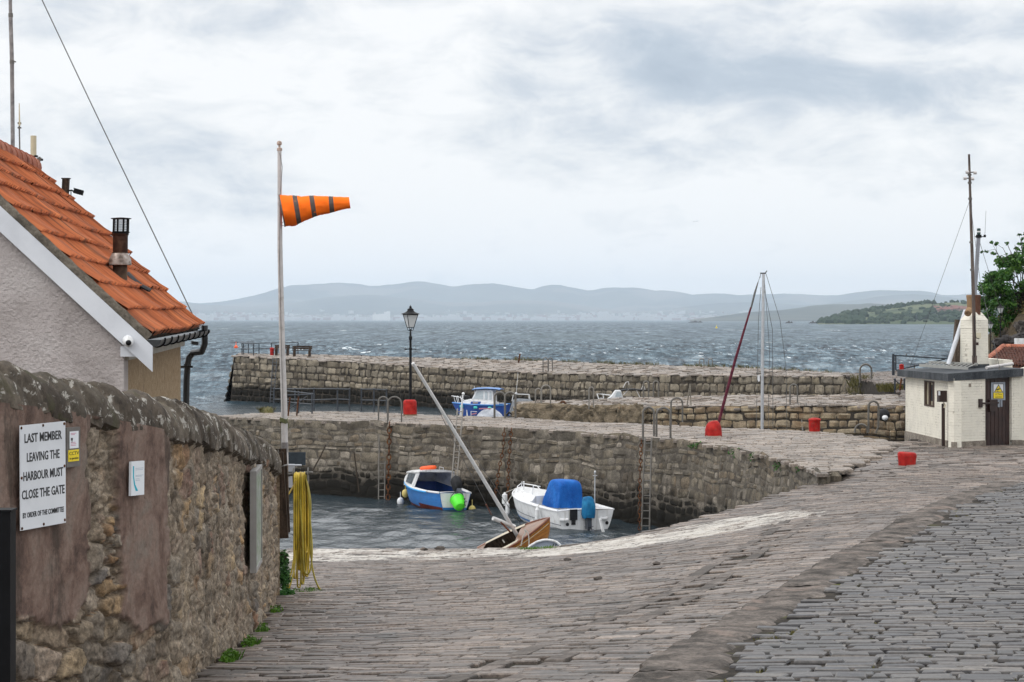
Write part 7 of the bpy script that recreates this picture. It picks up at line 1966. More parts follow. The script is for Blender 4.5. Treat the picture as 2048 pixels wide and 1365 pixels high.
def tarp_boats():
    # low boat under a grey sheet
    Y = 132; c = W(980, 838, Y)
    t = thing('covered_boat', 'low boat under a wrinkled silver grey sheet behind the near pier', 'boat', (c.x, Y, 0))
    mb = MB(); S = []
    for i in range(15):
        f = i / 14; px = 950 + 62 * f; topy = np.interp(f, [0, .12, .35, .6, .85, 1], [838, 826, 817, 817, 828, 845]); row = []
        for j in range(13):
            u = j / 12 * 2 - 1; z = (HC - (topy - 640) * Y / F); zz = .5 + (z - .5) * (1 - abs(u) ** 2.4); wv = .05 * math.sin(f * 34 + 2 * u) * abs(u) + .03 * noise.noise(Vector((f * 9, u * 3, 0)))
            row.append(Vector(((px - 1024) * Y / F + .1 * u * 0, Y + u * .75, zz + wv)))
        S.append(row)
    mb.grid(S); mb.build('sheet', M['silver_tarp'], t, smooth=50)
    mb = MB(); P = hull_grid(2.2, 1.7, .6, .2, .1, trans=.9); mb.grid([[Vector((W(1013, 0, Y).x - p.x, Y + p.y, p.z)) for p in r] for r in P]); mb.build('hull', M['white_gel'], t)
    mb = MB(); mb.tube([W(942, 842, Y - .4), W(942, 823, Y - .4), W(954, 824, Y - .4)], .02, 6); mb.prism([W(933, 843, Y - .3), W(937, 843, Y - .3), W(934, 820, Y - .3), W(933, 820, Y - .3)], (0, .04, 0)); mb.build('rail', M['white_gel'], t)
    mb = MB(); mb.bar(W(943, 829, Y - .3), W(953, 827, Y - .3), .05, .07); mb.bar(W(958, 818, Y - .2), W(982, 817, Y - .2), .05, .06); mb.build('trim', M['pink_trim'], t, smooth=0)
    mb = MB(); mb.tube([W(921, 834, 90), W(926, 788, 90)], [.045, .03], 8); mb.blob(W(926.5, 788, 90), .06, 2, 0); tag(mb.build('marker_pole', M['white_gel']), 'white pole with a ball top standing by the ladder behind the near pier', 'pole')
    # white motorboat under a dark grey cover, with a T-frame aerial
    Y = 125
    t = thing('covered_motorboat', 'white motorboat under a dark grey cover, alongside the middle pier end', 'boat', (W(1045, 0, Y).x, Y, 0))
    mb = MB(); S = []
    for i in range(9):
        f = i / 8; px = 1019 + 53 * f; topy = np.interp(f, [0, .1, .3, .8, 1], [822, 800, 797, 799, 806]); row = []
        for j in range(9):
            u = j / 8 * 2 - 1; z = HC - (topy - 640) * Y / F; row.append(Vector(((px - 1024) * Y / F, Y + u * .8, 1.0 + (z - 1.0) * (1 - abs(u) ** 3) + .02 * noise.noise(Vector((f * 8, u * 4, 1))))))
        S.append(row)
    mb.grid(S); mb.poly(S[0]); mb.poly(S[-1]); mb.build('cover', M['dark_tarp'], t, smooth=50)
    mb = MB(); P = hull_grid(1.6, 1.7, 1.05, .2, .1, trans=.9); mb.grid([[Vector((W(1060, 0, Y).x - p.x, Y + p.y, p.z)) for p in r] for r in P]); mb.build('hull', M['white_gel'], t)
    mb = MB()
    for q in ([(1024, 803), (1027, 788.5), (1059, 789.5), (1060, 800)], [(1058, 798), (1058, 790)]): mb.tube([W(a, b, Y) for a, b in q], .025, 7)
    mb.lathe([(.07, -.03), (.07, .03), (0, .05)], W(1032, 787, Y), 10); mb.build('arch', M['white_gel'], t)
    mb = MB(); mb.tube([W(1032.5, 786, Y), W(1036, 745, Y)], [.014, .008], 6); mb.build('aerial', M['white_gel'], t)
    mb = MB(); mb.tube([W(1012, 832, Y - .9), W(1018, 825, Y - .9), W(1026, 831, Y - .9)], .06, 8); mb.blob(W(1021, 836, Y - 1), (.28, .2, .14), 2, .3); mb.build('tube_gear', M['rubber'], t)
M['silver_tarp'] = surf('silver_tarp', [(.26, .28, .32), (.38, .4, .44), (.46, .48, .52)], 4, .6, .4, 12, .03)
M['dark_tarp'] = surf('dark_tarp', [(.09, .1, .11), (.16, .17, .185), (.22, .23, .25)], 4, .6, .3, 12, .03)
M['pink_trim'] = simple('pink_trim', (.45, .2, .24), .6, 0, .1, .05)
tarp_boats()
def cuddy_far():
    Y = 138
    t = thing('cuddy_boat', 'white cabin boat with a dark canopy mostly hidden behind the middle pier', 'boat', (W(1240, 0, Y).x, Y, 0))
    P = hull_grid(3.3, 1.8, 1.1, .2, .35, trans=.9); mb = MB(); mb.grid([[Vector((W(1286, 0, Y).x - p.x, Y + p.y, p.z)) for p in r] for r in P]); mb.build('hull', M['white_gel'], t)
    mb = MB(); a = [W(1208, 803, Y), W(1222, 793, Y), W(1231, 781, Y), W(1241, 781, Y), W(1249, 806, Y), W(1208, 815, Y)]
    mb.prism([p + Vector((0, -.6, 0)) for p in a], (0, 1.2, 0)); c = mb.build('cabin', M['white_gel'], t, smooth=0)
    for q in ([(1229, 793), (1233, 783), (1240, 784), (1242, 792)], [(1212, 802), (1217, 795), (1222, 796), (1222, 801)]):
        mb = MB(); mb.prism([W(x, y, Y) + Vector((0, -.615, 0)) for x, y in q], (0, -.012, 0)); mb.build('window', M['glass_pale'], c, smooth=0)
    mb = MB(); mb.prism([W(x, y, Y) + Vector((0, -.62, 0)) for x, y in ((1229, 799), (1230, 795), (1239, 795), (1240, 799))], (0, -.01, 0)); mb.build('name_board', M['navy_gel'], c, smooth=0)
    mb = MB(); S = [[W(x, y, Y) + Vector((0, v, -.03 * abs(v) ** 2)) for v in (-.8, -.4, 0, .4, .8)] for x, y in ((1241, 780), (1252, 778), (1270, 777.5), (1283, 779), (1287, 782))]; mb.grid(S); mb.grid([[p - Vector((0, 0, .05)) for p in r] for r in S][::-1]); mb.build('canopy', M['black_canvas'], t, smooth=40)
    mb = MB()
    for q in ([(1273, 781), (1284, 804)], [(1247, 790), (1257, 779)], [(1246, 776), (1252, 765), (1257, 764), (1258, 770)], [(1283, 779), (1287, 768), (1290, 780)]): mb.tube([W(x, y, Y - .7) for x, y in q], .03, 6)
    mb.build('canopy_frame', M['galv_white'], t)
    mb = MB(); mb.prism([W(x, y, Y) + Vector((0, -.4, 0)) for x, y in ((1247, 805), (1246, 794), (1270, 793), (1274, 805))], (0, .8, 0)); mb.build('seat_back', M['brown_canvas'], t, smooth=0)
    mb = MB()
    mb.tube([W(1200, 806, Y - .5), W(1194, 788, Y - .4), W(1205, 789, Y - .5), W(1222, 791, Y - .5)], .03, 6); mb.tube([W(1196, 797, Y - .4), W(1208, 797, Y - .5)], .02, 6); mb.tube([W(1208, 803, Y - .5), W(1206, 789, Y - .5)], .025, 6); mb.build('pulpit', M['white_gel'], t)
M['black_canvas'] = simple('black_canvas', (.02, .021, .026), .7, 0, .2, .1); M['brown_canvas'] = simple('brown_canvas', (.07, .04, .03), .8, 0, .2, .1)
cuddy_far()
def yacht():
    Y = 90.0
    t = thing('moored_yacht', 'yacht hidden behind the near pier, showing a tall silver mast and rolled dark red sail', 'sailing boat', (W(1500, 0, Y).x, Y, 0))
    P = hull_grid(3.6, 1.7, .5, .4, .2, trans=.6); mb = MB(); mb.grid([[Vector((W(1565, 0, Y).x - p.x, Y + p.y, p.z)) for p in r] for r in P]); mb.grid([[Vector((W(1565, 0, Y).x - r[k].x, Y + r[k].y, r[k].z)) for k in (0, -1)] for r in P]); mb.build('hull', M['white_gel'], t)
    mb = MB(); mb.tube([W(1524, 920, Y), W(1525, 700, Y), W(1527, 548, Y)], [.062, .06, .055], 14); mb.build('mast', M['silver'], t)
    mb = MB(); mb.box(W(1526, 547, Y), (.22, .06, .05)); mb.tube([W(1521, 549, Y), W(1520, 556, Y)], .012, 5); mb.tube([W(1531, 546, Y), W(1534, 542, Y)], .02, 6); mb.build('masthead', M['black_paint'], t, smooth=0)
    mb = MB(); mb.tube([W(1424, 905, Y + .2), W(1438, 843, Y + .1), W(1470, 722, Y), W(1502, 615, Y)], [.058, .06, .055, .035], 10)
    mb.build('furled_sail', M['maroon'], t)
    mb = MB(); mb.tube([W(1502, 617, Y), W(1510, 585, Y), W(1516, 565, Y)], [.035, .04, .02], 8); mb.tube([W(1516, 566, Y), W(1521, 550, Y)], .01, 5); mb.build('forestay', M['sail_grey'], t)
    mb = MB()
    for pts in ([(1532, 548), (1560, 640), (1572, 735), (1574, 880)], [(1528, 575), (1545, 660), (1546, 880)], [(1522, 575), (1517, 640), (1512, 880)], [(1529, 560), (1539, 700), (1536, 880)]): mb.tube([W(x, y, Y + .3) for x, y in pts], .01, 5)
    mb.build('shroud', M['wire'], t)
    mb = MB(); mb.tube([W(1512, 747, Y), W(1524, 747, Y)], .03, 7); mb.tube([W(1528, 746, Y), W(1545, 743, Y)], .02, 6); mb.build('gooseneck', M['galv'], t)
    mb = MB(); mb.prism([W(x, y, Y - .05) for x, y in ((1515, 751), (1520, 751), (1519.5, 763), (1517, 764), (1515, 760))], (0, .02, 0)); mb.build('tag', M['white_gel'], t, smooth=0)
M['maroon'] = surf('maroon_canvas', [(.07, .012, .025), (.11, .02, .035), (.14, .03, .045)], 6, .7, .3, 14, .02)
M['sail_grey'] = simple('grey_canvas', (.13, .13, .13), .7, 0, .2, .1)
yacht()
# ------------------------------------------------------------------ white harbour hut on the right
def wb(name, c, mort=.8, brick=True):
    t = NT(name); v = t.obj(); 
    col = t.ramp(t.noise(v, 2.5, 5, .6, .3), [tuple(k * .9 for k in c), c, tuple(min(1, k * 1.05) for k in c)], .3, .7)
    s = t.sep(v); zrow = t.math('MULTIPLY', s[2], 12.5); fr = t.math('FRACT', zrow)
    wob = t.noise(v, 6, 3)
    fr = t.math('FRACT', t.math('ADD', zrow, t.math('MULTIPLY', wob, .35)))
    line = t.step(t.math('ABSOLUTE', t.math('SUBTRACT', fr, .5)), .40, .49)
    al = t.math('ADD', t.math('MULTIPLY', s[0], 3.4), t.math('ADD', t.math('MULTIPLY', s[1], 3.4), t.math('MULTIPLY', t.math('FLOOR', zrow), .5)))
    ln2 = t.step(t.math('ABSOLUTE', t.math('SUBTRACT', t.math('FRACT', al), .5)), .45, .49)
    joint = t.math('MAXIMUM', line, ln2)
    if brick: col = t.mix(t.math('MULTIPLY', t.math('MULTIPLY', joint, t.step(t.noise(v, 3.3, 5, .7), .5, .62)), .7), col, (.2, .17, .12))
    col = t.mix(t.math('MULTIPLY', t.step(t.noise(v, 1.4, 6, .7, .4, (1.5, 1.5, .4)), .62, .74), .3), col, (.45, .38, .26))
    col = t.mix(t.math('MULTIPLY', t.step(t.noise(v, 14, 4, .7), .68, .74), .6), col, (.1, .09, .07))
    h = t.math('SUBTRACT', t.math('MULTIPLY', t.noise(v, 22, 5, .65), .5), t.math('MULTIPLY', joint, .7 if brick else 0))
    t.bump(h, .8, .014)
    return t.done(col, .75, 0, .3)
M['white_brick'] = wb('white_painted_brick', (.76, .725, .63))
M['rough_white'] = wb('rough_white_wall', (.72, .69, .60), brick=False)
M['cement'] = surf('cement_plinth', [(.17, .145, .12), (.25, .22, .185), (.32, .285, .245)], 4, .9, .4, 30, .015, grime=((.1, .09, .06), 3, .56, .6))
M['felt'] = surf('roof_felt', [(.035, .04, .047), (.06, .067, .075), (.085, .09, .1)], 1.5, .8, .3, 30, .01, stretch=(2, 2, .6))
HC0 = W(1908, 895, 66.7); HL = W(1811, 872, 73.2); HRr = W(2060, 890, 68.6)
hut = thing('harbour_hut', 'small white painted brick hut with flat dark roof, brown door and brick chimney', 'hut', HC0)
def hz(yv, Y): return HC - (yv - 640) * Y / F
def build_hut():
    zb = 2.45; zr = HC0.z + 1.93
    zr = hz(764, 66.7)
    A = Vector((HL.x, HL.y, 0)); Bc = Vector((HC0.x, HC0.y, 0)); Cc = Vector((HRr.x, HRr.y, 0))
    wl = (A - Bc); wn = Vector((wl.y, -wl.x, 0)).normalized()
    if wn.x > 0: wn = -wn
    wr = (Cc - Bc); rn = Vector((wr.y, -wr.x, 0)).normalized()
    if rn.y > 0: rn = -rn
    D = A + (Cc - Bc)
    up = Vector((0, 0, 1))
    # left wall with a window opening
    def wallseg(mb, p, q, z0, z1, n, th=.22): mb.prism([p + up * z0, q + up * z0, q + up * z1, p + up * z1], -n * th)
    def lx(f): return Bc.lerp(A, f)
    # window fraction from the columns 1849..1868
    def frac(px):
        d = (px - 1024) / F; a = Bc.x - d * Bc.y; b = wl.x - d * wl.y; return -a / b
    f0, f1 = frac(1869), frac(1849); zw0 = hz(815, 69.2); zw1 = hz(763.5, 69.2)
    mb = MB(); wallseg(mb, Bc, lx(f0), zb, zr, wn); wallseg(mb, lx(f1), A, zb, zr, wn); wallseg(mb, lx(f0), lx(f1), zb, zw0, wn); wallseg(mb, lx(f0), lx(f1), min(zw1, zr - .02), zr, wn)
    # right wall with a door opening
    def rx(f): return Bc.lerp(Cc, f)
    def fracr(px):
        d = (px - 1024) / F; a = Bc.x - d * Bc.y; b = wr.x - d * wr.y; return -a / b
    g0, g1 = fracr(1970.5), fracr(2023.5)
    o = rn * .0
    mb2 = MB(); wallseg(mb2, Bc + wn * .002, rx(g0), zb, zr + .1, rn); wallseg(mb2, rx(g1), rx(1.), zb, zr + .12, rn)
    wallseg(mb, A - wn * .0, A + (Cc - Bc) * .9, zb, zr, Vector((0, 1, 0)))
    mb.build('wall', M['white_brick'], hut, smooth=0); 
    mb2.build('wall', M['white_brick'], hut, smooth=0)
    mb = MB(); wallseg(mb, rx(g0), rx(g1), zb, zr + .1, rn * 1.0, .02); V = []
    mb.v = [tuple(Vector(v) - rn * .10) for v in mb.v]
    dr = mb.build('door', M['door_brown'], hut, smooth=0)
    mb = MB(); nb = 7
    for k in range(nb): p = rx(g0 + (g1 - g0) * (k + .06) / nb) - rn * .098; q = rx(g0 + (g1 - g0) * (k + .94) / nb) - rn * .098; mb.prism([p + up * 2.68, q + up * 2.68, q + up * (zr + .02), p + up * (zr + .02)], rn * .014)
    mb.build('boards', M['door_brown'], dr, smooth=0)
    mb = MB(); z = hz(807, 67.4); mb.bar(rx(fracr(1958)) + rn * .03 + up * z, rx(fracr(1996)) + rn * .03 + up * z, .03, .05); mb.prism([rx(fracr(1956.5)) + rn * .0 + up * (z - .12), rx(fracr(1963)) + rn * .0 + up * (z - .12), rx(fracr(1963)) + up * (z + .13), rx(fracr(1956.5)) + up * (z + .13)], rn * .05)
    mb.prism([rx(fracr(1981)) - rn * .08 + up * (z - .25), rx(fracr(1996)) - rn * .08 + up * (z - .25), rx(fracr(1996)) - rn * .08 + up * (z + .1), rx(fracr(1981)) - rn * .08 + up * (z + .1)], rn * .06)
    mb.build('bolt', M['brown_paint'], dr, smooth=0)
    # plinth
    mb = MB(); e = .03
    mb.prism([Bc + wn * e + rn * e + up * zb, A + wn * e + up * zb, A + wn * e + up * hz(872 - 10, 73.2), Bc + wn * e + rn * e + up * hz(884.5, 66.7)], -wn * .1)
    mb.prism([Bc + wn * e + rn * e * 1 + up * zb, rx(g0) + rn * e + up * zb, rx(g0) + rn * e + up * hz(881.5, 67.4), Bc + wn * e + rn * e + up * hz(884.5, 66.7)], -rn * .1)
    mb.prism([rx(g1) + rn * e + up * zb, Cc + rn * e + up * zb, Cc + rn * e + up * hz(881, 68.4), rx(g1) + rn * e + up * hz(881, 68)], -rn * .1)
    mb.build('plinth', M['cement'], hut, smooth=0)
    # window
    mb = MB(); ins = wn * -.06
    def wp(f, z, k=0.): return lx(f0 + (f1 - f0) * f) + up * (zw0 + (zw1 - zw0) * z) + ins + wn * k
    for (a, b, c, d) in [(0, .14, 0, 1), (.86, 1, 0, 1), (.14, .86, 0, .07), (.14, .86, .94, 1), (.45, .55, .07, .94)]: mb.prism([wp(a, c), wp(b, c), wp(b, d), wp(a, d)], wn * .075)
    wi = mb.build('window', M['window_brown'], hut, smooth=0)
    mb = MB(); mb.prism([wp(.1, .05, .02), wp(.9, .05, .02), wp(.9, .96, .02), wp(.1, .96, .02)], wn * .008); mb.build('pane', M['hut_pane'], wi, smooth=0)
    mb = MB(); mb.prism([wp(.22, .22, .029), wp(.45, .22, .029), wp(.42, .86, .029), wp(.2, .84, .029)], wn * .004); mb.build('blind', M['black_canvas'], wi, smooth=0)
    # roof slab and fascia
    ov = .16; r0 = Bc + wn * .42 * .7 + rn * ov; zf0 = hz(763, 66.6); zf1 = hz(748, 66.6)
    a = A + wn * .25 + Vector((0, .1, 0)); b = Bc + wn * .28 + rn * .14; c = rx(fracr(2040)) + rn * .14; d = D + Vector((0, .2, 0))
    zz = [hz(752, 73) - .02, zf0, hz(753, 68.3), hz(752, 73)]; zt = [hz(740, 73.2), zf1, hz(737, 68.3), hz(737, 73) + .05]
    P = [a, b, c, d]
    mb = MB(); n = 4
    mb.add([p + up * z for p, z in zip(P, zz)] + [p + up * z for p, z in zip(P, zt)], [(0, 1, 2, 3), (7, 6, 5, 4)] + [(i, (i + 1) % 4, 4 + (i + 1) % 4, 4 + i) for i in range(4)])
    rf = mb.build('roof', M['felt'], hut, smooth=0)
    mb = MB(); mb.box(rx(fracr(1939)) + rn * .012 + up * hz(771, 67), (.075, .025, .1)); mb.build('vent', M['cement'], hut, smooth=0)
    # chimney stack, its shoulders and two pots
    Yc = 72.0; m = Yc / F
    x0 = W(1920, 0, Yc); x1 = W(1948.5, 0, Yc - .45); x2 = W(1977, 0, Yc + .1); x3 = Vector((x0.x + x2.x - x1.x, x0.y + x2.y - x1.y, 0))
    q = [Vector((p.x, p.y, 0)) for p in (x0, x1, x2, x3)]; cen = sum(q, Vector()) / 4
    zs = [(hz(735, Yc), 1.0), (hz(658, Yc), .97), (hz(657, Yc), 1.0), (hz(640, Yc), .96), (hz(628, Yc), .60), (hz(625, Yc), .5)]
    mb = MB(); mb.grid([[cen + (p - cen) * k + up * z for p in (q + [q[0]])] for z, k in zs]); mb.poly([cen + (p - cen) * zs[-1][1] + up * zs[-1][0] for p in q]); ch = mb.build('chimney', M['white_brick'], hut, smooth=20)
    mb = MB(); mb.prism([cen + (p - cen) * 1.06 + up * hz(735, Yc) for p in q], up * .1); mb.build('flashing', M['felt'], ch, smooth=0)
    for (px, r, mt, tl) in [(1943, 9.5, 'pot_buff', -1.5), (1953, 8.5, 'pot_brown', .3)]:
        p = W(px, 630, Yc); mb = MB(); k = m; mb.lathe([(r * k * .95, 0), (r * k * .92, 30 * k), (r * k, 34 * k), (r * k * 1.02, 39 * k), (r * k * .8, 40 * k), (r * k * .75, 36 * k)], p, 16, Matrix.Rotation(R(tl), 3, 'Y')); mb.build('chimney_pot', M[mt], ch)
    mb = MB(); p = W(1937, 624, Yc - .4); mb.lathe([(.11, -.1), (.11, .1), (.06, .11), (.04, .09)], p, 14, Vector((-.4, -.7, -.5)).to_track_quat('Z', 'Y').to_matrix()); mb.build('flue_outlet', M['pot_buff'], ch)
    mb = MB(); mb.prism([W(1952, 678, Yc - .62), W(1962, 677, Yc - .55), W(1962, 666, Yc - .55), W(1952, 666, Yc - .62)], (0.0, .1, 0)); mb.build('junction_box', M['cream_box'], ch, smooth=0)
    mb = MB(); mb.box(W(1953, 688, Yc - .62), (.12, .06, .09)); mb.build('clamp', M['brown_paint'], ch, smooth=0)
M['door_brown'] = surf('maroon_door', [(.018, .007, .006), (.026, .010, .008), (.035, .014, .011)], 5, .5, .15, 20, .005)
M['window_brown'] = simple('brown_frame', (.07, .045, .035), .6, 0, .15, .1)
M['hut_pane'] = simple('hut_pane', (.40, .36, .27), .15, 0, .25, 0, 5, spec=.6)
M['pot_buff'] = simple('buff_pot', (.27, .175, .1), .8, 0, .15, .1); M['pot_brown'] = simple('brown_pot', (.12, .06, .04), .8, 0, .2, .1)
M['cream_box'] = simple('cream_box', (.66, .6, .45), .5, 0, .05, .05)
build_hut()
def hut_fittings():
    Y = 66.2
    # meter box on its brown conduit in front of the left wall
    t = thing('meter_box', 'brown box on an upright brown pipe on the left wall of the hut', 'electric box', W(1886, 892, 67.5))
    mb = MB(); c = W(1884, 793, 67.3); mb.box(c, (.24, .18, .33), Matrix.Rotation(R(12), 3, 'Z')); mb.build('box', M['brown_paint'], t, smooth=0)
    mb = MB(); mb.box(W(1878.7, 787, 67.19), (.05, .02, .12), Matrix.Rotation(R(12), 3, 'Z')); mb.build('label', M['paper'], t, smooth=0)
    mb = MB(); mb.bar(W(1886.5, 894, 67.4), W(1886.5, 808, 67.4), .08, .09); mb.build('conduit', M['brown_paint'], t, smooth=0)
    mb = MB(); mb.tube([W(1887, 806, 67.4), W(1890, 812, 67.3), W(1888, 816, 67.3)], .025, 6); mb.build('gland', M['cream_box'], t)
    # CCTV warning sign on the door
    wr = Vector((HRr.x - HC0.x, HRr.y - HC0.y, 0)).normalized(); n = Vector((wr.y, -wr.x, 0)); up = Vector((0, 0, 1)); Ys = 67.5
    t = thing('warning_sign', 'CCTV sign with a yellow triangle over a yellow label on the brown hut door', 'sign', W(1999, 800, Ys))
    def p(px, py, k=0.): 
        d = (px - 1024) / F; a = (HC0.x - d * HC0.y); b = wr.x - d * wr.y; q = Vector((HC0.x, HC0.y, 0)) - wr * (a / b); q.z = HC - (py - 640) * q.y / F; return q - n * .0 + n * (k - .07)
    mb = MB(); mb.prism([p(1985.5, 800), p(1990, 800), p(2014, 801), p(2013.5, 764.5), p(1985.5, 765.5)], n * .008)
    for x0, x1, y1 in ((1995.5, 1997.5, 809), (1999, 2003, 815), (2004.5, 2008, 814)): mb.prism([p(x0, 799), p(x1, 799), p(x1, y1), p(x0, y1)], n * .008)
    mb.build('backing', M['grey_tape'], t, smooth=0)
    mb = MB(); mb.prism([p(1989, 798, .009), p(2010, 798, .009), p(2010, 768, .009), p(1989, 768, .009)], n * .004); mb.build('border', M['letter_black'], t, smooth=0)
    mb = MB(); mb.prism([p(1990, 785.5, .0135), p(2009, 785.5, .0135), p(2009, 769, .0135), p(1990, 769, .0135)], n * .003); mb.build('white_panel', M['sign_white'], t, smooth=0)
    mb = MB(); mb.prism([p(1990, 797.3, .0135), p(2009, 797.3, .0135), p(2009, 786, .0135), p(1990, 786, .0135)], n * .003); y = mb.build('yellow_label', M['yellow_paint'], t, smooth=0)
    mb = MB(); mb.prism([p(1990.6, 785, .017), p(2008.6, 785, .017), p(1999.6, 769.3, .017)], n * .003); mb.build('triangle_edge', M['letter_black'], t, smooth=0)
    mb = MB(); mb.prism([p(1992.6, 784, .0205), p(2006.6, 784, .0205), p(1999.6, 771.8, .0205)], n * .003); mb.build('triangle', M['yellow_paint'], t, smooth=0)
    mb = MB(); mb.prism([p(1995.8, 781.5, .024), p(2002.4, 779.2, .024), p(2001.6, 776.8, .024), p(1995, 779.2, .024)], n * .003); mb.prism([p(1995.8, 783.3, .024), p(1999.5, 783.3, .024), p(1999.5, 782.2, .024), p(1996.2, 782.2, .024)], n * .003); mb.build('camera_symbol', M['letter_black'], t, smooth=0)
    mb = MB(); m = Ys / F
    text_mb(mb, 'CCTV in', 5.6 * m, p(1999.5, 791.2, .018), wr, up, .95, .001); text_mb(mb, 'operation', 5.2 * m, p(1999.5, 796, .018), wr, up, .95, .001); mb.build('lettering', M['letter_black'], y, smooth=0)
    # masts
    t = thing('mast', 'tall thin brown mast with camera brackets rising in front of the hut chimney', 'mast', W(1949, 730, 71))
    mb = MB(); mb.tube([W(1949, 731, 71), W(1948, 640, 71), W(1944, 500, 71), W(1941, 410, 71), W(1938, 309, 71)], [.06, .055, .05, .042, .034], 10); mb.build('pole', M['mast_brown'], t)
    mb = MB(); mb.box(W(1949, 722, 70.95), (.13, .13, .32)); mb.build('foot', M['mast_brown'], t, smooth=0)
    mb = MB()
    for yv, xa, xb in ((345, 1934, 1951), (357, 1928, 1947)): mb.tube([W(xa, yv, 71), W(xb, yv, 71)], .02, 6)
    for yv in (540, 485, 398, 366, 350): mb.tube([W(np.interp(yv, [309, 731], [1938, 1949]) - 0, yv - 2, 71), W(np.interp(yv, [309, 731], [1938, 1949]), yv + 2, 71)], .062, 8)
    mb.build('bracket', M['galv'], t)
    for px, yv in ((1934.5, 345), (1950, 346), (1930, 357), (1945, 358)):
        mb = MB(); mb.tube([W(px - 3, yv, 70.9), W(px + 3, yv, 70.9)], .05, 8); mb.build('camera', M['galv_white'], t)
    mb = MB(); mb.tube([W(1949, 632, 70.8), W(1949, 660, 70.8), W(1952, 676, 70.8), W(1958, 678, 70.9)], .014, 6); mb.tube([W(1948, 690, 70.8), W(1949, 715, 70.8)], .014, 6); mb.build('cable', M['rubber'], t)
    t = thing('mast', 'grey square mast with a weather sensor on top, leaning behind the chimney', 'mast', W(1947, 628, 73.2))
    mb = MB(); mb.bar(W(1946, 640, 73.2), W(1957, 476, 73.2), .11, .11); mb.build('pole', M['mast_grey'], t, smooth=0)
    mb = MB(); mb.tube([W(1957.5, 476, 73.2), W(1957.5, 470, 73.2)], .09, 10); mb.tube([W(1950, 474, 73.2), W(1970, 474, 73.2)], .016, 6); mb.tube([W(1969.5, 475, 73.2), W(1969.5, 470, 73.2)], .04, 8); mb.build('cross_arm', M['black_paint'], t)
    mb = MB(); mb.lathe([(.045, 0), (.06, .02), (.06, .07), (.06, .075)], W(1957.5, 470, 73.2), 12); mb.lathe([(.06, .12), (.06, .2), (.0, .21)], W(1957.5, 470, 73.2), 12); mb.build('sensor', M['sensor_green'], t)
    mb = MB(); mb.lathe([(.062, .075), (.062, .12)], W(1957.5, 470, 73.2), 12); mb.build('sensor_band', M['white_gel'], t)
    mb = MB(); mb.tube([W(1969.7, 471, 73.2), W(1972, 422, 73.2)], .006, 5); mb.build('whip', M['wire'], t)
    mb = MB(); mb.tube([W(1896, 731, 71.5), W(1931, 622, 72.6)], .07, 12); o = mb.build('roof_pole', M['white_pole'], smooth=40); tag(o, 'white pole leaning from the hut roof against the left side of the chimney', 'pole')
    mb = MB(); mb.tube([W(1913, 735, 73), W(1914.5, 690, 73), W(1917, 640, 73)], [.155, .15, .12], 14); o = mb.build('timber_post', M['old_post'], smooth=40); tag(o, 'old dark timber post standing on the hut roof just left of the chimney', 'post')
    # ladder lying flat on the roof
    t = thing('ladder', 'aluminium ladder lying flat on the hut roof', 'ladder', W(1900, 736, 69))
    A0, A1, B0, B1 = W(1839, 735, 71.0), W(1936, 741, 69.2), W(1858, 729, 72.5), W(1955, 733, 70.8)
    for k in (A0, A1, B0, B1): k.z += .06
    for a, b in ((A0, A1), (B0, B1)):
        mb = MB(); mb.bar(a, b, .03, .09); mb.build('stile', M['silver_dull'], t, smooth=0)
    for k in range(11):
        f = (k + .5) / 11; mb = MB(); mb.tube([A0.lerp(A1, f), B0.lerp(B1, f)], .016, 6); mb.build('rung', M['silver_dull'], t)
    mb = MB(); mb.tube([W(1973, 736, 69), W(2025, 728, 70)], .05, 10); o = mb.build('pipe', M['galv_white']); tag(o, 'pale pipe lying across the right of the hut roof', 'pipe')
    # guy wires
    mb = MB(); mb.tube([W(1940, 400, 71), W(1820, 735, 72.5)], .006, 5); tag(mb.build('guy_wire', M['wire']), 'thin guy wire from the brown mast down to the left of the hut roof', 'wire')
    mb = MB(); mb.tube([W(1940, 400, 71), W(1960, 560, 70), W(1999, 735, 68.7)], .007, 5); tag(mb.build('guy_wire', M['wire']), 'thin guy wire from the brown mast down to the fascia above the door', 'wire')
    mb = MB(); mb.tube([W(1958, 480, 73.2), W(2028, 708, 79)], .007, 5); tag(mb.build('guy_wire', M['wire']), 'thin guy wire from the grey mast down past the lamp to the tiled roof', 'wire')
    mb = MB(); mb.bar(W(1999, 735, 68.15), W(1999, 755, 68.1), .06, .03); tag(mb.build('wire_plate', M['galv'], smooth=0), 'narrow steel anchor plate on the hut fascia above the door', 'plate')
M['grey_tape'] = simple('grey_tape', (.25, .28, .33), .5, 0, .1, .05)
M['mast_brown'] = surf('brown_mast', [(.05, .037, .032), (.1, .078, .068), (.15, .12, .105)], 4, .6, .15, 20, .004, stretch=(3, 3, .5))
M['mast_grey'] = simple('grey_mast', (.24, .25, .28), .45, .2, .1, .05)
M['sensor_green'] = simple('dark_green_sensor', (.01, .04, .035), .4, 0, .2, 0)
M['white_pole'] = simple('white_pole', (.5, .52, .56), .4, 0, .08, .03)
M['old_post'] = surf('old_timber', [(.045, .033, .025), (.1, .075, .058), (.15, .12, .1)], 3, .85, .6, 16, .02, stretch=(5, 5, .7))
M['silver_dull'] = simple('dull_alloy', (.34, .34, .32), .5, .3, .1, .03)
hut_fittings()
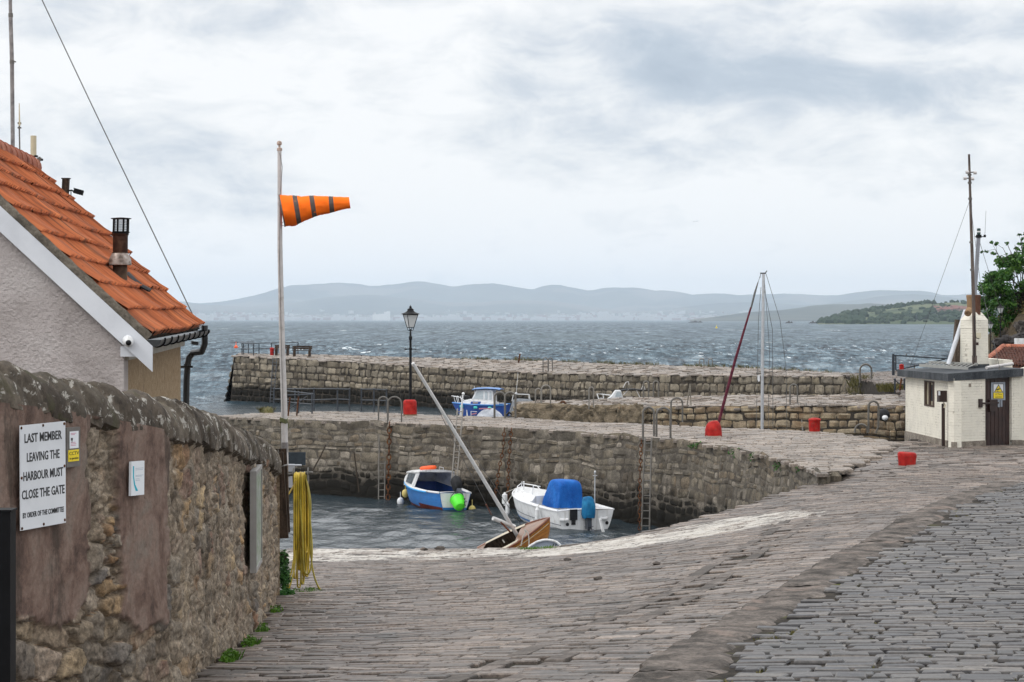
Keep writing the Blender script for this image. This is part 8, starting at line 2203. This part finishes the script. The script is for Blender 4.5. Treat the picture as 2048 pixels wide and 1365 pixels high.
# ------------------------------------------------------------------ cottage at the right edge with pantiles
def cottage():
    t = thing('cottage', 'rough white cottage with red pantile roof at the right edge behind the hut', 'house', W(2075, 890, 70))
    a = W(2030, 0, 68.1); 
    mb = MB(); z1 = hz(737, 68.3)
    mb.prism([(14.99, 68.35, 2.4), (24, 68.7, 2.4), (24, 68.7, z1 + .25), (16.2, 68.4, z1 + .25), (15.16, 68.38, z1)], (0, .25, 0))
    mb.prism([(15.2, 71, 2.4), (15.2, 80, 2.4), (15.2, 80, z1 + .2), (15.2, 71, z1 + .2)], (.25, 0, 0)); mb.build('wall', M['rough_white'], t, smooth=0)
    mb = MB(); mb.prism([(14.98, 68.32, 2.4), (24, 68.67, 2.4), (24, 68.67, hz(881, 68.4)), (14.98, 68.32, hz(881, 68.4))], (0, .1, 0)); mb.build('plinth', M['cement'], t, smooth=0)
    mb = MB(); E0_ = W(1975, 722, 76); E1_ = W(2150, 744, 69.6); R0_ = W(2007, 695.5, 80); R1_ = W(2200, 697, 78)
    nu, P = 240, []
    nrm = (E1_ - E0_).cross(R0_ - E0_).normalized()
    if nrm.z < 0: nrm = -nrm
    for r in range(8):
        P = []
        for i in range(nu + 1):
            u = i / nu; ph = math.cos(u * 2 * math.pi * 28); h = .045 * max(-.4, ph)
            a = E0_.lerp(E1_, u); b = R0_.lerp(R1_, u)
            P.append([a.lerp(b, r / 8 - .01) + nrm * (h - .02), a.lerp(b, r / 8 - .01) + nrm * (h + .04), a.lerp(b, min(1, (r + 1) / 8)) + nrm * h])
        mb.grid(P)
    mb.build('roof_tiles', M['pantile'], t, smooth=40)
    mb = MB(); mb.tube([R0_.lerp(R1_, k / 12) + Vector((0, 0, .03 * noise.noise(Vector((k, 0, 0))))) for k in range(13)], .13, 10); mb.tube([R0_.lerp(E0_, k / 6) + nrm * .03 for k in range(7)], .11, 8); mb.build('ridge', M['ridge'], t, smooth=60)
    mb = MB(); mb.prism([R0_, R1_, R1_ + Vector((0, 5, -2.4)), R0_ + Vector((0, 5, -2.4))], (0, 0, -.06)); mb.prism([E0_ - nrm * .06, E1_ - nrm * .06, R1_ - nrm * .06, R0_ - nrm * .06], nrm * -.05); mb.build('roof_slope', M['pantile'], t, smooth=0)
    mb = MB(); mb.box(W(2043, 700, 90) , (.5, .3, .9)); tag(mb.build('water_tank', M['white_gel'], smooth=0), 'pale tank with a grey lid behind the pantile roof at the right edge', 'tank')
M['pantile'] = surf('old_pantile', [(.06, .028, .022), (.12, .05, .036), (.17, .078, .055)], 3, .85, .4, 24, .01, grime=((.06, .048, .04), 3, .54, .7))
cottage()
# ------------------------------------------------------------------ barrier gate on the quay
def barrier():
    Y = 129.; t = thing('barrier_gate', 'dark swing barrier gate on the quay to the left of the hut roof', 'gate', W(1786, 749, Y))
    mb = MB(); mb.bar(W(1786.5, 751, Y), W(1786.5, 710, Y), .14, .14); mb.box(W(1786.5, 709, Y), (.1, .1, .06)); mb.build('post', M['navy_iron'], t, smooth=0)
    mb = MB(); mb.bar(W(1788, 711, Y), W(1900, 718.5, Y), .09, .07); mb.bar(W(1792, 741, Y), W(1890, 719, Y), .08, .07); mb.bar(W(1791.5, 712, Y), W(1791.5, 741, Y), .08, .07); mb.build('arm', M['navy_iron'], t, smooth=0)
    mb = MB(); mb.tube([W(1829, 740, Y), W(1829, 730, Y)], .03, 6); mb.tube([W(1813, 708, Y), W(1813, 713, Y)], .03, 6); mb.build('hinge', M['galv'], t)
    mb = MB(); p = W(1803, 750, 126); mb.box(p + Vector((0, 0, .25)), (.22, .22, .55)); mb.lathe([(.13, .5), (.13, .56), (0, .6)], p, 12); tag(mb.build('bin', M['red_paint'], smooth=0), 'red box standing on the quay at the left corner of the hut roof', 'box')
    t = thing('railing', 'short post with chain on the quay just left of the hut', 'railing', W(1790, 791, 116))
    for px, a, b in ((1790, 759, 792), (1809, 759, 792)):
        mb = MB(); mb.tube([W(px, b, 116), W(px - .3, a, 116)], .045, 8); mb.blob(W(px - .3, a, 116), .06, 2, 0); mb.build('post', M['navy_iron'], t)
    mb = MB(); mb.tube([W(1790, 760, 116), W(1797, 767, 116), W(1809, 770, 116)], .03, 6); mb.tube([W(1790, 775, 116), W(1800, 782, 116), W(1809, 783, 116)], .02, 6); mb.build('chain', M['navy_iron'], t)
    mb = MB(); mb.tube([W(1799, 787, 115.5), W(1803, 757, 115.5)], .05, 8); tag(mb.build('leaning_stake', M['rust']), 'brown stake leaning by the chain left of the hut', 'stake')
barrier()
# ------------------------------------------------------------------ rocky bank, lamps and sycamore
def bank():
    mb = MB(); nx, ny = 70, 46; P = []
    for i in range(nx + 1):
        x = 20.0 + 45 * (i / nx) ** 1.3; row = []
        for j in range(ny + 1):
            y = 92 + 60 * j / ny
            px = 1024 + F * x / max(y, 1)
            up = np.interp(x - (y - 104) * .18, [20.0, 21.0, 22.0, 23.5, 27, 35, 60], [0, .8, 2.6, 4.3, 6.5, 9, 13])
            fr = np.clip((y - 93) / 11, 0, 1); bk = np.clip((150 - y) / 22, 0, 1)
            z = 2.5 + up * fr ** 1.2 * bk
            z += .9 * fr * bk * min(1, up) * noise.fractal(Vector((x * .35, y * .35, 1)), .7, 2, 5) + .35 * min(1, up) * noise.noise(Vector((x * 1.7, y * 1.7, 4)))
            row.append((x, y, z))
        P.append(row)
    mb.grid(P); o = struct(mb.build('terrain', M['bank'], smooth=180, origin=(22, 100, 2.5)))
    Z = np.array([[p[2] for p in r] for r in P]); Xs = np.array([r[0][0] for r in P]); Ys = np.array([p[1] for p in P[0]])
    def zat(x, y):
        i = int(np.clip(np.searchsorted(Xs, x) - 1, 0, nx - 1)); j = int(np.clip(np.searchsorted(Ys, y) - 1, 0, ny - 1)); return Z[i, j]
    mb = MB(); g = random.Random(12)
    for k in range(1500):
        y = g.uniform(95, 125); x = y * g.uniform(.212, .275)
        if x < 20.3 + (y - 104) * .18: continue
        z = zat(x, y)
        if z < 3.0: continue
        if noise.noise(Vector((x * .5, y * .4, z * .5))) < -.3: continue
        leaves(mb, (x, y, z + .1), (.45, .45, .32), 16, .16, k)
    tag(mb.build('scrub', M['scrub'], smooth=0), 'brown and olive gorse scrub covering the rocky bank', 'scrub', kind='stuff')
    for (px, py, Y, r, sd, lab, mt) in [(2047, 657, 99, (.34, .3, .3), 3, 'large grey and rust coloured boulder high on the bank', 'boulder'), (2015, 690, 97, (.55, .4, .3), 5, 'dark boulder low on the bank above the pantile roof', 'boulder_dark'), (2046, 682, 98, (.5, .4, .28), 8, 'dark boulder at the right edge below the rusty one', 'boulder_dark')]:
        mb = MB(); mb.blob(W(px, py, Y), r, 4, .55, 1.4, sd, sq=.75); tag(mb.build('boulder', M[mt], smooth=40), lab, 'boulder')
M['bank'] = surf('bank_earth', [(.03, .022, .014), (.06, .045, .028), (.09, .075, .045)], 1.2, .95, .6, 9, .08, world=True, grime=((.05, .06, .02), .7, .52, .7))
M['boulder'] = surf('lichen_boulder', [(.05, .045, .04), (.09, .08, .073), (.14, .12, .11)], 1.6, .9, .7, 9, .05, grime=((.3, .1, .03), .9, .53, .8))
M['boulder_dark'] = surf('dark_boulder', [(.03, .028, .028), (.06, .055, .055), (.1, .09, .088)], 1.6, .9, .7, 9, .05)
bank()
street_lamp(2001, 702, 607, 100, 'black street lamp in front of the bank under the tree, right of the chimney')
street_lamp(1981, 720, 641, 97, 'street lamp half hidden just behind the right side of the hut chimney')
def sycamore():
    base = W(2052, 640, 108); base.z -= 1.0
    t = thing('tree', 'sycamore tree on the bank with a dense lower crown and sparse leafy top twigs', 'tree', base)
    m = 108 / F; g = random.Random(5)
    mb = MB(); lm = MB()
    tips = []
    def limb(p, q, r0, r1, n=5):
        pts = [p.lerp(q, i / n) + Vector((g.uniform(-1, 1), g.uniform(-1, 1), g.uniform(-.5, .5))) * .06 * (0 < i < n) * (q - p).length * .5 for i in range(n + 1)]
        mb.tube(pts, [r0 + (r1 - r0) * i / n for i in range(n + 1)], 7)
        return pts
    trunk = limb(base, W(2050, 585, 108), .17, .12)
    cl = [(1988, 555), (2000, 590), (1985, 610), (2010, 545), (2025, 525), (2020, 565), (2040, 540), (2045, 515), (2060, 530), (2075, 555), (2090, 520), (2000, 625), (1996, 575), (2015, 605), (2035, 590), (2065, 590), (2085, 600), (2100, 560), (2060, 500), (1978, 595), (1975, 578), (2022, 635), (2005, 640), (2010, 520), (2040, 615), (2060, 625)]
    for (px, py) in cl:
        Y = 108 + g.uniform(-1.6, 1.6); c = W(px, py, Y); limb(trunk[g.choice((3, 4, 5))], c, .05, .014, 6)
        for _ in range(3):
            d = Vector((g.gauss(0, .3), g.gauss(0, .5), g.gauss(0, .22)))
            k = c + d; limb(c, k, .014, .006, 3); leaves(lm, k, (.42, .5, .32), 150, .17, g.randrange(9999), shell=.2)
    # bare looking top branches with clumps at the ends
    for (a, b, cps) in [((2010, 530), (1990, 498), [(1973, 503), (1985, 507), (1965, 504), (1983, 485), (1993, 489), (1990, 508)]), ((2018, 528), (2005, 495), [(1992, 487)]), ((2030, 522), (2014, 486), [(2013, 487)]),
                        ((2035, 520), (2030, 490), [(2032, 497), (2025, 510), (2036, 505)]), ((2045, 515), (2042, 480), [(2038, 470), (2045, 478), (2040, 488), (2050, 468), (2036, 500), (2046, 495)]), ((2062, 505), (2070, 470), [(2068, 462), (2078, 475), (2060, 480)]), ((2022, 526), (2020, 505), [(2026, 512)])]:
        Y = 108 + g.uniform(-1, 1); p = W(*a, Y); q = W(*b, Y); limb(p, q, .022, .010, 5)
        for c in cps:
            k = W(*c, Y + g.uniform(-.3, .3)); limb(q.lerp(p, g.uniform(0, .4)), k, .009, .004, 3)
            leaves(lm, k, (.11, .14, .07), 16, .14, g.randrange(9999))
    mb.build('trunk', M['bark'], t); lm.build('crown', M['leaf'], t, smooth=0)
M['bark'] = surf('sycamore_bark', [(.03, .025, .02), (.06, .05, .04), (.1, .085, .07)], 5, .9, .5, 20, .01)
sycamore()
# ------------------------------------------------------------------ the sea air
def haze():
    t = bpy.data.materials.new('sea_haze'); t.use_nodes = True; nt = t.node_tree; nt.nodes.clear()
    o = nt.nodes.new('ShaderNodeOutputMaterial'); v = nt.nodes.new('ShaderNodeVolumePrincipled')
    v.inputs['Color'].default_value = (.75, .87, 1.0, 1); v.inputs['Density'].default_value = HAZE_D; v.inputs['Anisotropy'].default_value = .2
    nt.links.new(v.outputs[0], o.inputs['Volume'])
    mb = MB(); mb.box((0, 13500, 238), (44000, 30000, 500)); ob = mb.build('haze', t, smooth=0); ob['kind'] = 'stuff'
    tag(ob, 'pale blue haze over the sea hiding the far shore', 'haze')
HAZE_D = 4.4e-5
haze()
